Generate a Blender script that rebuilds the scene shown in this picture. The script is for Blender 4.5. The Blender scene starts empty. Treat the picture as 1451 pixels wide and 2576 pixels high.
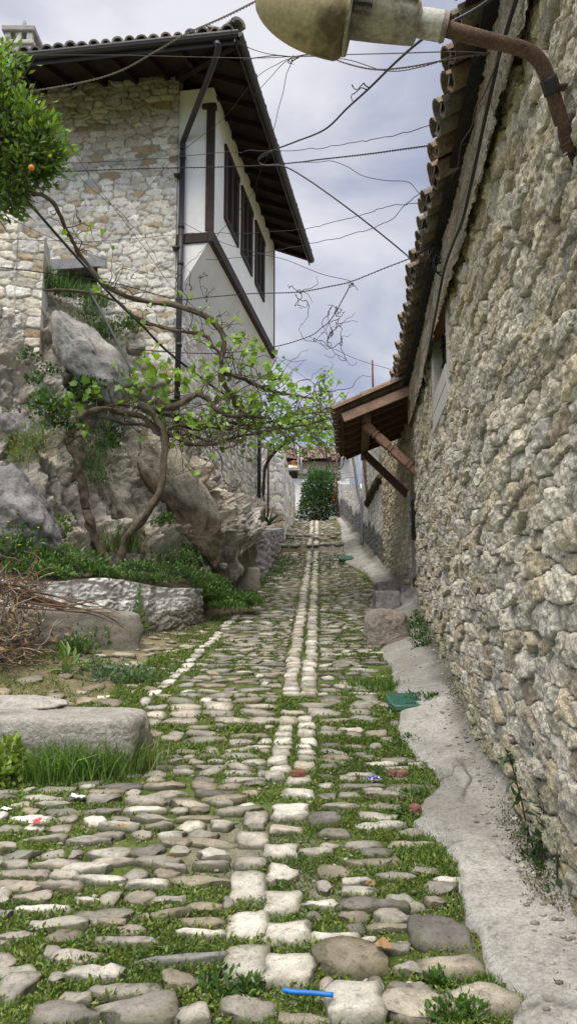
import bpy, math, random
import numpy as np
from math import radians, sin, cos, pi
from mathutils import Vector

SC = bpy.context.scene
COL = SC.collection
rng = np.random.default_rng(11)
random.seed(5)

# ---------------------------------------------------------------- camera model
FPX, CX, CY, PITCH, CAMZ = 1937.0, 725.5, 1288.0, radians(8.0), 1.6
CP, SP = cos(PITCH), sin(PITCH)

def ray(px, py):
    a = (px - CX) / FPX
    b = (CY - py) / FPX
    return np.array([a, CP - b * SP, SP + b * CP])

def at(px, py, Y):
    r = ray(px, py)
    return np.array([0, 0, CAMZ]) + r * (Y / r[1])

# ---------------------------------------------------------------- numpy noise
def h01(i, j, k, seed):
    n = (i.astype(np.int64) * 374761393 + j.astype(np.int64) * 668265263 + k.astype(np.int64) * 2147483647 + seed * 974634777) & 0xFFFFFFFF
    n = ((n ^ (n >> 13)) * 1274126177) & 0xFFFFFFFF
    n = (n ^ (n >> 16)) * 2246822519 & 0xFFFFFFFF
    n = n ^ (n >> 15)
    return (n & 0xFFFFFF) / float(0xFFFFFF)

def vn(p, seed=0):
    p = np.asarray(p, float)
    f = np.floor(p)
    i = f.astype(np.int64)
    t = p - f
    t = t * t * (3 - 2 * t)
    out = np.zeros(p.shape[:-1])
    for dx in (0, 1):
        wx = t[..., 0] if dx else 1 - t[..., 0]
        for dy in (0, 1):
            wy = t[..., 1] if dy else 1 - t[..., 1]
            for dz in (0, 1):
                wz = t[..., 2] if dz else 1 - t[..., 2]
                out += wx * wy * wz * h01(i[..., 0] + dx, i[..., 1] + dy, i[..., 2] + dz, seed)
    return out * 2 - 1

def fbm(p, oct=4, seed=0, gain=.5, lac=2.03):
    p = np.asarray(p, float)
    s = 0
    a = 1.0
    tot = 0
    for o in range(oct):
        s = s + a * vn(p * lac ** o + 17.3 * o, seed + o)
        tot += a
        a *= gain
    return s / tot

def v3(x, y, z=0.0):
    x, y, z = np.broadcast_arrays(np.asarray(x, float), np.asarray(y, float), np.asarray(z, float))
    return np.stack([x, y, z], -1)

def sstep(a, b, x):
    t = np.clip((x - a) / (b - a), 0, 1)
    return t * t * (3 - 2 * t)

def unit(v):
    v = np.asarray(v, float)
    return v / np.maximum(np.linalg.norm(v, axis=-1, keepdims=True), 1e-9)

# ---------------------------------------------------------------- mesh builder
class MB:
    def __init__(self):
        self.V = []; self.F = []; self.C = []; self.n = 0

    def add(self, V, F, col=(1, 1, 1)):
        V = np.asarray(V, float).reshape(-1, 3)
        if not isinstance(F, (list, tuple)) or (len(F) and not isinstance(F[0], np.ndarray)):
            F = [np.asarray(F, int)] if len({len(f) for f in F}) == 1 else \
                [np.asarray([f for f in F if len(f) == k], int) for k in sorted({len(f) for f in F})]
        for f in F:
            self.F.append(f + self.n)
        c = np.asarray(col, float)
        if c.ndim == 1:
            c = np.tile(c[:3], (len(V), 1))
        self.C.append(c[:, :3])
        self.V.append(V)
        self.n += len(V)
        return self

    def build(self, name, mat, parent=None, smooth=False, kind=None, bevel=0):
        me = bpy.data.meshes.new(name)
        V = np.concatenate(self.V).astype(np.float32)
        me.vertices.add(len(V))
        me.vertices.foreach_set('co', V.ravel())
        nl = sum(f.size for f in self.F)
        me.loops.add(nl)
        me.loops.foreach_set('vertex_index', np.concatenate([f.ravel() for f in self.F]).astype(np.int32))
        tot = np.concatenate([np.full(len(f), f.shape[1]) for f in self.F])
        me.polygons.add(len(tot))
        st = np.concatenate([[0], np.cumsum(tot)[:-1]]).astype(np.int32)
        me.polygons.foreach_set('loop_start', st)
        try:
            me.polygons.foreach_set('loop_total', tot.astype(np.int32))
        except Exception:
            pass
        me.polygons.foreach_set('use_smooth', np.full(len(tot), bool(smooth)))
        at_ = me.color_attributes.new('Col', 'FLOAT_COLOR', 'POINT')
        C = np.concatenate(self.C)
        C = np.concatenate([C, np.ones((len(C), 1))], 1).astype(np.float32)
        at_.data.foreach_set('color', C.ravel())
        me.update(calc_edges=True)
        me.validate()
        me.materials.append(mat)
        o = bpy.data.objects.new(name, me)
        COL.objects.link(o)
        if parent is not None:
            o.parent = parent
            pl = parent.get('_loc')
            if pl is not None:
                o.location = (-pl[0], -pl[1], -pl[2])
        if kind:
            o['kind'] = kind
        if bevel:
            m = o.modifiers.new('bevel', 'BEVEL'); m.width = bevel; m.segments = 2; m.limit_method = 'ANGLE'
        return o

def tag(o, label=None, cat=None, group=None):
    if label: o['label'] = label
    if cat: o['category'] = cat
    if group: o['group'] = group
    return o

def thing(name, loc, label, cat, group=None):
    o = bpy.data.objects.new(name, None)
    COL.objects.link(o)
    o.location = tuple(float(c) for c in loc)
    o['_loc'] = [float(c) for c in loc]
    o.empty_display_size = .2
    return tag(o, label, cat, group)

BOXF = [(0, 3, 2, 1), (4, 5, 6, 7), (0, 1, 5, 4), (1, 2, 6, 5), (2, 3, 7, 6), (3, 0, 4, 7)]

def hexa(mb, p, col=(1, 1, 1)):
    """8 corners: bottom ring 0-3, top ring 4-7"""
    mb.add(p, np.array(BOXF), col)

def box(mb, c, s, ax=None, col=(1, 1, 1)):
    c = np.asarray(c, float); s = np.asarray(s, float) / 2
    if ax is None: ax = np.eye(3)
    ax = np.asarray(ax, float)
    q = np.array([(-1, -1, -1), (1, -1, -1), (1, 1, -1), (-1, 1, -1), (-1, -1, 1), (1, -1, 1), (1, 1, 1), (-1, 1, 1)]) * s
    hexa(mb, c + q @ ax, col)

def beam(mb, a, b, w, h, up=(0, 0, 1), col=(1, 1, 1)):
    a = np.asarray(a, float); b = np.asarray(b, float)
    d = unit(b - a)
    s = np.cross(d, up)
    if np.linalg.norm(s) < 1e-4: s = np.array([1., 0, 0])
    s = unit(s); u = np.cross(s, d)
    box(mb, (a + b) / 2, (np.linalg.norm(b - a), w, h), np.array([d, s, u]), col)

def smooth_path(pts, n=8):
    """Catmull-Rom resample; pts (k, m)"""
    p = np.asarray(pts, float)
    if len(p) < 3: 
        t = np.linspace(0, 1, n + 1)[:, None]
        return p[0] * (1 - t) + p[1] * t
    q = np.vstack([2 * p[0] - p[1], p, 2 * p[-1] - p[-2]])
    out = []
    for i in range(1, len(q) - 2):
        t = np.linspace(0, 1, n, endpoint=False)[:, None]
        a, b, c, d = q[i - 1], q[i], q[i + 1], q[i + 2]
        out.append(.5 * (2 * b + (c - a) * t + (2 * a - 5 * b + 4 * c - d) * t ** 2 + (3 * b - a - 3 * c + d) * t ** 3))
    out.append(p[-1:])
    return np.vstack(out)

def tube(mb, pts, r, n=6, col=(1, 1, 1), caps=True, bump=0, seed=0, lobes=0):
    p = np.asarray(pts, float)
    k = len(p)
    r = np.broadcast_to(np.asarray(r, float), (k,))
    d = np.gradient(p, axis=0)
    d = unit(d)
    ref = np.array([0, 0, 1.0]) if abs(d[:, 2]).mean() < .8 else np.array([1.0, 0, 0])
    s = unit(np.cross(d, ref)); u = np.cross(s, d)
    a = np.linspace(0, 2 * pi, n, endpoint=False)
    rr = r[:, None] * np.ones((1, n))
    if bump:
        ln = np.concatenate([[0], np.cumsum(np.linalg.norm(np.diff(p, axis=0), axis=1))])
        rr = rr * (1 + bump * vn(v3(np.cos(a)[None] * 1.5 + 9, np.sin(a)[None] * 1.5, ln[:, None] * 9), seed))
        if lobes:
            rr = rr * (1 + .16 * np.sin(a[None] * lobes + ln[:, None] * 5))
    V = p[:, None] + (s[:, None] * np.cos(a)[None, :, None] + u[:, None] * np.sin(a)[None, :, None]) * rr[..., None]
    idx = np.arange(k * n).reshape(k, n)
    f = np.stack([idx[:-1], np.roll(idx[:-1], -1, 1), np.roll(idx[1:], -1, 1), idx[1:]], -1).reshape(-1, 4)
    c = np.asarray(col, float)
    if c.ndim == 2: c = np.repeat(c, n, 0)
    mb.add(V.reshape(-1, 3), [f], c)
    if caps and n >= 3:
        b = mb.n - k * n
        mb.F.append(np.array([list(range(b + n - 1, b - 1, -1))]))
        mb.F.append(np.array([list(range(b + (k - 1) * n, b + k * n))]))

def grid_faces(nu, nv, flip=False):
    i = np.arange(nu * nv).reshape(nu, nv)
    f = np.stack([i[:-1, :-1], i[1:, :-1], i[1:, 1:], i[:-1, 1:]], -1).reshape(-1, 4)
    return f[:, ::-1] if flip else f

# ---------------------------------------------------------------- materials
def nt(mat):
    mat.use_nodes = True
    t = mat.node_tree
    t.nodes.clear()
    return t

def N(t, typ, **kw):
    n = t.nodes.new(typ)
    for k, v in kw.items():
        if k in n.inputs: n.inputs[k].default_value = v
        else: setattr(n, k, v)
    return n

def mat_col(name, base=None, rough=.9, var=.2, vs=6.0, fine=.15, fs=60.0, bump=.3, bs=90.0, bd=.01, spec=.25,
            stain=None, stain_s=1.2, stain_a=.35, stretch=None, metallic=0.0, pits=None):
    m = bpy.data.materials.new(name)
    t = nt(m); L = t.links.new
    out = N(t, 'ShaderNodeOutputMaterial'); b = N(t, 'ShaderNodeBsdfPrincipled')
    b.inputs['Roughness'].default_value = rough
    b.inputs['Specular IOR Level'].default_value = spec
    b.inputs['Metallic'].default_value = metallic
    tc = N(t, 'ShaderNodeTexCoord')
    src = tc.outputs['Object']
    if stretch:
        mp = N(t, 'ShaderNodeMapping'); mp.inputs['Scale'].default_value = stretch
        L(src, mp.inputs['Vector']); src = mp.outputs['Vector']
    if base is None:
        a = N(t, 'ShaderNodeAttribute', attribute_name='Col'); c = a.outputs['Color']
    else:
        a = N(t, 'ShaderNodeAttribute', attribute_name='Col')
        mx = N(t, 'ShaderNodeMixRGB', blend_type='MULTIPLY'); mx.inputs[0].default_value = 1
        mx.inputs[2].default_value = (*base, 1); L(a.outputs['Color'], mx.inputs[1]); c = mx.outputs[0]
    def mul(c, scale, amp, det=4):
        n = N(t, 'ShaderNodeTexNoise'); n.inputs['Scale'].default_value = scale; n.inputs['Detail'].default_value = det
        n.inputs['Roughness'].default_value = .65
        L(src, n.inputs['Vector'])
        r = N(t, 'ShaderNodeMapRange'); r.inputs[1].default_value = .28; r.inputs[2].default_value = .72
        r.inputs[3].default_value = 1 - amp; r.inputs[4].default_value = 1 + amp
        L(n.outputs['Fac'], r.inputs[0])
        x = N(t, 'ShaderNodeVectorMath', operation='SCALE')
        L(c, x.inputs[0]); L(r.outputs[0], x.inputs['Scale'])
        return x.outputs[0]
    if var: c = mul(c, vs, var)
    if fine: c = mul(c, fs, fine, 3)
    if stain:
        n = N(t, 'ShaderNodeTexNoise'); n.inputs['Scale'].default_value = stain_s; n.inputs['Detail'].default_value = 6
        n.inputs['Roughness'].default_value = .7
        L(tc.outputs['Object'], n.inputs['Vector'])
        r = N(t, 'ShaderNodeMapRange'); r.inputs[1].default_value = .48; r.inputs[2].default_value = .68
        r.inputs[3].default_value = 0; r.inputs[4].default_value = stain_a
        L(n.outputs['Fac'], r.inputs[0])
        mx = N(t, 'ShaderNodeMixRGB'); L(r.outputs[0], mx.inputs[0]); L(c, mx.inputs[1]); mx.inputs[2].default_value = (*stain, 1)
        c = mx.outputs[0]
    if pits:
        n = N(t, 'ShaderNodeTexNoise'); n.inputs['Scale'].default_value = pits[0]; n.inputs['Detail'].default_value = 5
        n.inputs['Roughness'].default_value = .75
        L(tc.outputs['Object'], n.inputs['Vector'])
        r = N(t, 'ShaderNodeMapRange'); r.inputs[1].default_value = .53; r.inputs[2].default_value = .64
        r.inputs[3].default_value = 1; r.inputs[4].default_value = 1 - pits[1]
        L(n.outputs['Fac'], r.inputs[0])
        x = N(t, 'ShaderNodeVectorMath', operation='SCALE')
        L(c, x.inputs[0]); L(r.outputs[0], x.inputs['Scale']); c = x.outputs[0]
    L(c, b.inputs['Base Color'])
    if bump:
        n = N(t, 'ShaderNodeTexNoise'); n.inputs['Scale'].default_value = bs; n.inputs['Detail'].default_value = 5
        n.inputs['Roughness'].default_value = .65
        L(src, n.inputs['Vector'])
        bp = N(t, 'ShaderNodeBump'); bp.inputs['Strength'].default_value = bump; bp.inputs['Distance'].default_value = bd
        L(n.outputs['Fac'], bp.inputs['Height']); L(bp.outputs[0], b.inputs['Normal'])
    L(b.outputs[0], out.inputs[0])
    return m

def mat_leaf(name, trans=.35, gloss=.04):
    m = bpy.data.materials.new(name)
    t = nt(m); L = t.links.new
    out = N(t, 'ShaderNodeOutputMaterial')
    a = N(t, 'ShaderNodeAttribute', attribute_name='Col')
    d = N(t, 'ShaderNodeBsdfDiffuse'); tr = N(t, 'ShaderNodeBsdfTranslucent'); g = N(t, 'ShaderNodeBsdfGlossy')
    g.inputs['Roughness'].default_value = .45; g.inputs['Color'].default_value = (.9, .95, .9, 1)
    L(a.outputs['Color'], d.inputs[0])
    x = N(t, 'ShaderNodeMixRGB', blend_type='MULTIPLY'); x.inputs[0].default_value = 1; x.inputs[2].default_value = (1.5, 1.45, .55, 1)
    L(a.outputs['Color'], x.inputs[1]); L(x.outputs[0], tr.inputs[0])
    m1 = N(t, 'ShaderNodeMixShader'); m1.inputs[0].default_value = trans; L(d.outputs[0], m1.inputs[1]); L(tr.outputs[0], m1.inputs[2])
    m2 = N(t, 'ShaderNodeMixShader'); m2.inputs[0].default_value = gloss; L(m1.outputs[0], m2.inputs[1]); L(g.outputs[0], m2.inputs[2])
    L(m2.outputs[0], out.inputs[0])
    return m

M = {}
M['cobble'] = mat_col('cobble_stone', rough=.8, var=.22, vs=14, fine=.22, fs=110, bump=.55, bs=110, bd=.007, spec=.25, pits=(26, .42))
M['soil'] = mat_col('mossy_soil', rough=1, var=.35, vs=9, fine=.35, fs=120, bump=.8, bs=90, bd=.02, spec=.1)
M['concrete'] = mat_col('worn_concrete', rough=.9, var=.2, vs=4.5, fine=.32, fs=60, bump=.7, bs=55, bd=.012, spec=.2,
                        stain=(.24, .22, .19), stain_s=2.6, stain_a=.6, pits=(19, .32))
M['rubble'] = mat_col('rubble_stone', rough=.92, var=.24, vs=16, fine=.28, fs=75, bump=.9, bs=70, bd=.02, spec=.15, pits=(13, .35))
M['masonry'] = mat_col('house_masonry', rough=.92, var=.22, vs=7, fine=.25, fs=38, bump=.7, bs=45, bd=.02, spec=.15)
M['rock'] = mat_col('rock', rough=.93, var=.28, vs=3.2, fine=.3, fs=28, bump=1.0, bs=24, bd=.08, spec=.15,
                    stain=(.34, .30, .24), stain_s=1.5, stain_a=.3, pits=(7, .4))
M['greyrock'] = mat_col('grey_rock', rough=.9, var=.25, vs=4, fine=.25, fs=30, bump=.9, bs=26, bd=.04, spec=.2,
                        stain=(.45, .42, .39), stain_s=2.2, stain_a=.5, pits=(8, .4))
M['plaster'] = mat_col('white_plaster', rough=.9, var=.05, vs=2.5, fine=.04, fs=60, bump=.12, bs=60, bd=.005, spec=.15,
                       stain=(.55, .54, .52), stain_s=1.1, stain_a=.3)
M['oldplaster'] = mat_col('old_plaster', rough=.95, var=.2, vs=5, fine=.25, fs=40, bump=.8, bs=35, bd=.02, spec=.1)
M['darkwood'] = mat_col('dark_wood', rough=.7, var=.3, vs=6, fine=.3, fs=40, bump=.4, bs=30, bd=.008, spec=.25, stretch=(1, 1, .25))
M['soffit'] = mat_col('soffit_wood', rough=.85, var=.3, vs=5, fine=.3, fs=30, bump=.3, bs=30, bd=.01, spec=.15)
M['redwood'] = mat_col('canopy_wood', rough=.7, var=.25, vs=8, fine=.3, fs=60, bump=.4, bs=50, bd=.006, spec=.2)
M['tile'] = mat_col('clay_tile', rough=.95, var=.35, vs=8, fine=.3, fs=50, bump=.6, bs=50, bd=.01, spec=.1,
                    stain=(.2, .19, .17), stain_s=4, stain_a=.6)
M['gutter'] = mat_col('gutter_metal', rough=.45, var=.1, vs=3, fine=.05, fs=30, bump=.05, spec=.5)
M['rust'] = mat_col('rusty_steel', rough=.85, var=.4, vs=18, fine=.35, fs=90, bump=.5, bs=90, bd=.004, spec=.3)
M['iron'] = mat_col('dark_iron', rough=.6, var=.2, vs=8, fine=.2, fs=50, bump=.2, spec=.4)
M['wire'] = mat_col('wire', rough=.7, var=.15, vs=8, fine=0, bump=0, spec=.3)
M['rubber'] = mat_col('cable_rubber', rough=.55, var=.1, vs=8, fine=0, bump=0, spec=.4)
M['bark'] = mat_col('vine_bark', rough=.95, var=.35, vs=22, fine=.4, fs=110, bump=1, bs=80, bd=.012, spec=.1)
M['leaf'] = mat_leaf('leaf')
M['grass'] = mat_leaf('grass_blade', .3, .03)
M['petal'] = mat_leaf('petal', .3, 0)
M['dry'] = mat_leaf('dry_leaf', .2, 0)
M['plastic'] = mat_col('painted_plastic', rough=.5, var=.12, vs=10, fine=.1, fs=60, bump=.1, spec=.45)
M['lampgrey'] = mat_col('weathered_lamp_shell', rough=.75, var=.2, vs=14, fine=.25, fs=80, bump=.3, bs=80, bd=.003, spec=.3,
                        stain=(.07, .06, .045), stain_s=13, stain_a=.75)
M['limewash'] = mat_col('limewashed_stone', rough=.95, var=.16, vs=6, fine=.2, fs=50, bump=.8, bs=40, bd=.02, spec=.1,
                        stain=(.3, .28, .23), stain_s=2.6, stain_a=.4)
M['glass'] = mat_col('dark_pane', rough=.15, var=.1, vs=3, fine=0, bump=0, spec=.6)

def mat_bowl():
    m = bpy.data.materials.new('lamp_bowl_plastic')
    t = nt(m); L = t.links.new
    out = N(t, 'ShaderNodeOutputMaterial'); b = N(t, 'ShaderNodeBsdfPrincipled')
    tc = N(t, 'ShaderNodeTexCoord')
    n = N(t, 'ShaderNodeTexNoise'); n.inputs['Scale'].default_value = 3.6; n.inputs['Detail'].default_value = 7; n.inputs['Roughness'].default_value = .6
    L(tc.outputs['Object'], n.inputs['Vector'])
    a = N(t, 'ShaderNodeAttribute', attribute_name='Col')
    sep = N(t, 'ShaderNodeSeparateColor'); L(a.outputs['Color'], sep.inputs[0])
    ad = N(t, 'ShaderNodeMath', operation='ADD'); L(n.outputs['Fac'], ad.inputs[0]); L(sep.outputs[0], ad.inputs[1])
    r = N(t, 'ShaderNodeValToRGB')
    r.color_ramp.elements[0].position = .66; r.color_ramp.elements[0].color = (.62, .53, .32, 1)
    r.color_ramp.elements[1].position = .80; r.color_ramp.elements[1].color = (.17, .13, .07, 1)
    L(ad.outputs[0], r.inputs[0])
    n2 = N(t, 'ShaderNodeTexNoise'); n2.inputs['Scale'].default_value = 60; n2.inputs['Detail'].default_value = 4
    L(tc.outputs['Object'], n2.inputs['Vector'])
    mr = N(t, 'ShaderNodeMapRange'); mr.inputs[1].default_value = .3; mr.inputs[2].default_value = .7; mr.inputs[3].default_value = .8; mr.inputs[4].default_value = 1.15
    L(n2.outputs['Fac'], mr.inputs[0])
    x = N(t, 'ShaderNodeVectorMath', operation='SCALE'); L(r.outputs[0], x.inputs[0]); L(mr.outputs[0], x.inputs['Scale'])
    L(x.outputs[0], b.inputs['Base Color']); b.inputs['Roughness'].default_value = .5
    tr = N(t, 'ShaderNodeBsdfTranslucent'); L(x.outputs[0], tr.inputs[0])
    mx = N(t, 'ShaderNodeMixShader'); mx.inputs[0].default_value = .35
    L(b.outputs[0], mx.inputs[1]); L(tr.outputs[0], mx.inputs[2])
    L(mx.outputs[0], out.inputs[0])
    return m
M['bowl'] = mat_bowl()

# ---------------------------------------------------------------- leaves, grass
def leaves(mb, B, D, Nn, Ln, W, col, fold=.12):
    """one folded four-sided leaf per row: base B, direction D, normal Nn"""
    B = np.asarray(B, float); n = len(B)
    D = unit(D); S = unit(np.cross(D, Nn)); U = np.cross(S, D)
    Ln = np.broadcast_to(Ln, (n,))[:, None]; W = np.broadcast_to(W, (n,))[:, None]
    m = B + D * Ln * .45 + U * Ln * fold
    V = np.stack([B, m + S * W * .5, B + D * Ln, m - S * W * .5], 1).reshape(-1, 3)
    F = np.arange(4 * n).reshape(n, 4)
    c = np.repeat(np.broadcast_to(col, (n, 3)), 4, 0)
    mb.add(V, [F], c)

LOBE = np.array([(0, 0), (.42, -.05), (.38, .25), (.62, .42), (.30, .58), (.28, .78), (0, 1.05), (-.28, .78), (-.30, .58), (-.62, .42), (-.38, .25), (-.42, -.05)])
def lobed(mb, B, D, Nn, Ln, col):
    B = np.asarray(B, float); n = len(B)
    D = unit(D); S = unit(np.cross(D, Nn)); U = np.cross(S, D)
    Ln = np.broadcast_to(Ln, (n,))
    k = len(LOBE)
    V = (B[:, None] + S[:, None] * LOBE[None, :, :1] * Ln[:, None, None] + D[:, None] * LOBE[None, :, 1:] * Ln[:, None, None]
         + U[:, None] * (np.abs(LOBE[None, :, :1]) * .35 - .12 * LOBE[None, :, 1:] ** 2) * Ln[:, None, None])
    Cn = B + D * Ln[:, None] * .35
    V = np.concatenate([V, Cn[:, None]], 1)
    i = np.arange(n)[:, None, None] * (k + 1)
    a = np.arange(k)
    F = (np.stack([np.full(k, k), a, (a + 1) % k], 1)[None] + i).reshape(-1, 3)
    mb.add(V.reshape(-1, 3), [F], np.repeat(np.broadcast_to(col, (n, 3)), k + 1, 0))

def blades(mb, B, D, Ln, W, bend, col, tipcol=None):
    B = np.asarray(B, float); n = len(B)
    D = unit(D)
    S = unit(np.cross(D, rng.normal(size=(n, 3))))
    side = unit(np.stack([rng.normal(size=n), rng.normal(size=n), np.zeros(n)], 1))
    Ln = np.broadcast_to(Ln, (n,))[:, None]; W = np.broadcast_to(W, (n,))[:, None]; bend = np.broadcast_to(bend, (n,))[:, None]
    p1 = B + D * Ln * .5 + side * Ln * bend * .25
    p2 = B + D * Ln * .95 + side * Ln * bend - np.array([0, 0, 1]) * Ln * bend * .45
    V = np.stack([B - S * W * .5, B + S * W * .5, p1 - S * W * .42, p1 + S * W * .42, p2], 1).reshape(-1, 3)
    i = np.arange(n)[:, None] * 5
    q = np.array([[0, 1, 3, 2]]) + i
    t = np.array([[2, 3, 4]]) + i
    c = np.repeat(np.broadcast_to(col, (n, 3)), 5, 0)
    mb.add(V, [q, t], c)

def rand_dirs(n, up=0.0):
    d = rng.normal(size=(n, 3)); d = unit(d); d[:, 2] += up
    return unit(d)

def greens(n, a, b, dark=.25):
    """colours between a and b with brightness scatter"""
    t = rng.random((n, 1))
    c = np.asarray(a) * (1 - t) + np.asarray(b) * t
    return c * (1 + dark * rng.normal(size=(n, 1))).clip(.35, 1.7)
# ---------------------------------------------------------------- lie of the land
ZY = np.array([-20, -5, 0, 3.2, 4.3, 6.1, 7.0, 7.6, 9.5, 11.6, 16.1, 19.95, 20.0, 22.9, 22.95, 25, 27, 28.2, 32, 60, 400])
ZZ = np.array([-1.2, -.3, .02, .30, .41, .62, .86, .98, 1.30, 1.66, 2.52, 3.36, 3.55, 3.97, 4.12, 4.60, 5.06, 5.15, 5.2, 6, 6])

def zr(y):
    return np.interp(y, ZY, ZZ)

def xc(y):          # middle line of pale stones
    return -.205 + .0415 * np.asarray(y, float)

def xwall(y):       # face of the long rubble wall
    y = np.asarray(y, float)
    return np.where(y < 11.6, .95 + .083 * y, 2.0 - .012 * np.maximum(y - 13, 0))

APR_Y = np.array([0, 2.2, 2.75, 2.85, 3.05, 3.5, 3.9, 4.15, 4.55, 4.95, 5.2, 5.6, 6.1, 6.5, 7.2, 8.2, 9.2, 10.5, 11.6, 13, 16, 18, 20, 24, 28, 33])
APR_X = np.array([.55, .60, .72, .80, .70, .76, .84, .80, .70, .86, 1.00, .95, .86, .90, 1.00, 1.05, 1.10, 1.38, 1.50, 1.58, 1.62, 1.30, 1.45, 1.62, 1.68, 1.7])

def xapron(y):      # ragged edge between cobbles and concrete strip
    y = np.asarray(y, float)
    return np.interp(y, APR_Y, APR_X) + .05 * fbm(v3(y * 2.2, 0, 4), 3, 31) + .035 * fbm(v3(y * 9, 0, 0), 4, 7)

LFT_Y = np.array([0, 4.2, 5.0, 5.6, 6.6, 7.0, 8.5, 11, 12.5, 14, 16, 20, 24, 28, 33])
LFT_X = np.array([-3.2, -3.0, -2.0, -1.35, -1.3, -1.35, -1.2, -.85, -.60, -.62, -.50, -.32, -.2, -.1, -.1])

def xleft(y):
    return np.interp(y, LFT_Y, LFT_X)

def ground(x, y):
    x = np.asarray(x, float); y = np.asarray(y, float)
    z = zr(y)
    w = xwall(y)
    z = z + .10 * sstep(w - .62, w - .05, x) * sstep(4.5, 7.5, y) * (1 - sstep(26, 28, y)) + .03 * sstep(w - .5, w, x)
    l = xleft(y)
    z = z + .16 * sstep(0, 1.6, l - x) * sstep(5.2, 8, y)
    z = z + .012 * vn(v3(x * 1.4, y * 1.4, 0), 3) + .02 * vn(v3(x * .5, y * .5, 0), 4) - .02 * np.abs(x - xc(y)) * 0
    return z

def ghit(px, py, lift=0.0):
    r = ray(px, py)
    t = np.linspace(1.2, 45, 4000)
    p = np.array([0, 0, CAMZ]) + r * t[:, None]
    d = p[:, 2] - ground(p[:, 0], p[:, 1]) - lift
    i = np.argmax(d < 0) if (d < 0).any() else len(t) - 1
    return p[i]

def whit(px, py, off=0.0):
    """point of the long wall seen at a pixel"""
    r = ray(px, py)
    Y = (.95 - off) / (r[0] / r[1] - .083)
    return at(px, py, Y)

# ---- ground sheet
ys = np.concatenate([np.linspace(-150, -3, 8), np.linspace(-2, 1, 7), np.arange(1.2, 9, .03), np.arange(9, 34, .08), np.linspace(35, 300, 12)])
xs = np.concatenate([np.linspace(-200, -7, 8), np.arange(-6.5, -3.3, .25), np.arange(-3.2, 2.4, .035), np.arange(2.6, 5, .4), np.linspace(6, 200, 8)])
X, Y = np.meshgrid(xs, ys, indexing='ij')
Z = ground(X, Y) + .012 * fbm(v3(X * 9, Y * 9), 3, 5)
P3 = np.stack([X, Y, Z], -1)
nz = fbm(v3(X * 1.1, Y * 1.1), 4, 21)
nf = fbm(v3(X * 7, Y * 7), 3, 22)
moss = np.array([.095, .135, .032]); soil = np.array([.15, .125, .085]); dust = np.array([.27, .24, .20])
tmoss = np.clip(.62 + .9 * nz + .5 * nf - .3 * sstep(9, 20, Y), 0, 1)[..., None]
road = (sstep(0, .2, X - xleft(Y) + .5) * sstep(0, -.1, X - xapron(Y)) * sstep(10, 6, Y))[..., None]
tmoss = np.clip(tmoss + .35 * road, 0, 1)
C = soil * (1 - tmoss) + moss * tmoss
verge = sstep(0, .5, xleft(Y) - X) * sstep(5, 6.5, Y)
C = C * (1 - .75 * verge[..., None]) + (np.array([.23, .19, .13]) * (1 + .3 * nf)[..., None]) * .75 * verge[..., None]
td = np.clip(sstep(.1, .5, fbm(v3(X * .8, Y * .5), 3, 27) - .25 + .35 * sstep(10, 18, Y)), 0, 1)[..., None]
C = C * (1 - td) + dust * td
mb = MB(); mb.add(P3.reshape(-1, 3), [grid_faces(len(xs), len(ys))], C.reshape(-1, 3))
mb.build('ground', M['soil'], smooth=True, kind='structure')

# ---- cobbled road: individually shaped stones in one sheet
def rounded_template(m):
    pts = {}; F = []
    def vid(p):
        k = tuple(np.round(p, 5))
        if k not in pts: pts[k] = len(pts)
        return pts[k]
    g = np.array([-1, -.965, -.86, -.56, -.2, .2, .56, .86, .965, 1]) if m == 9 else np.sin(np.linspace(-1, 1, m + 1) * pi / 2) if m > 3 else np.linspace(-1, 1, m + 1)
    gz = [-1, 0, 1] if m > 3 else [-1, 1]
    for i in range(m):
        for j in range(m):
            F.append([vid((g[i], g[j], 1)), vid((g[i + 1], g[j], 1)), vid((g[i + 1], g[j + 1], 1)), vid((g[i], g[j + 1], 1))])
    for i in range(m):
        for k in range(len(gz) - 1):
            a, b, z0, z1 = g[i], g[i + 1], gz[k], gz[k + 1]
            F.append([vid((a, -1, z0)), vid((b, -1, z0)), vid((b, -1, z1)), vid((a, -1, z1))])
            F.append([vid((b, 1, z0)), vid((a, 1, z0)), vid((a, 1, z1)), vid((b, 1, z1))])
            F.append([vid((-1, b, z0)), vid((-1, a, z0)), vid((-1, a, z1)), vid((-1, b, z1))])
            F.append([vid((1, a, z0)), vid((1, b, z0)), vid((1, b, z1)), vid((1, a, z1))])
    return np.array(list(pts.keys())), np.array(F)

TPL = {m: rounded_template(m) for m in (3, 5, 9)}

OX0, OY0, OS = -4.0, 0.5, .012
OCC = np.zeros((int(7 / OS), int(30 / OS)), np.uint8)

def occ_mask(cx, cy, w, l, rot):
    r = math.hypot(w, l) / 2 + .02
    i0, i1 = int((cx - r - OX0) / OS), int((cx + r - OX0) / OS) + 1
    j0, j1 = int((cy - r - OY0) / OS), int((cy + r - OY0) / OS) + 1
    i0 = max(i0, 0); j0 = max(j0, 0); i1 = min(i1, OCC.shape[0]); j1 = min(j1, OCC.shape[1])
    if i1 <= i0 or j1 <= j0: return None
    gx, gy = np.meshgrid(OX0 + np.arange(i0, i1) * OS - cx, OY0 + np.arange(j0, j1) * OS - cy, indexing='ij')
    u = gx * cos(rot) + gy * sin(rot); v = -gx * sin(rot) + gy * cos(rot)
    return (slice(i0, i1), slice(j0, j1)), (np.abs(u / (w / 2)) ** 3 + np.abs(v / (l / 2)) ** 3) < 1

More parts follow.
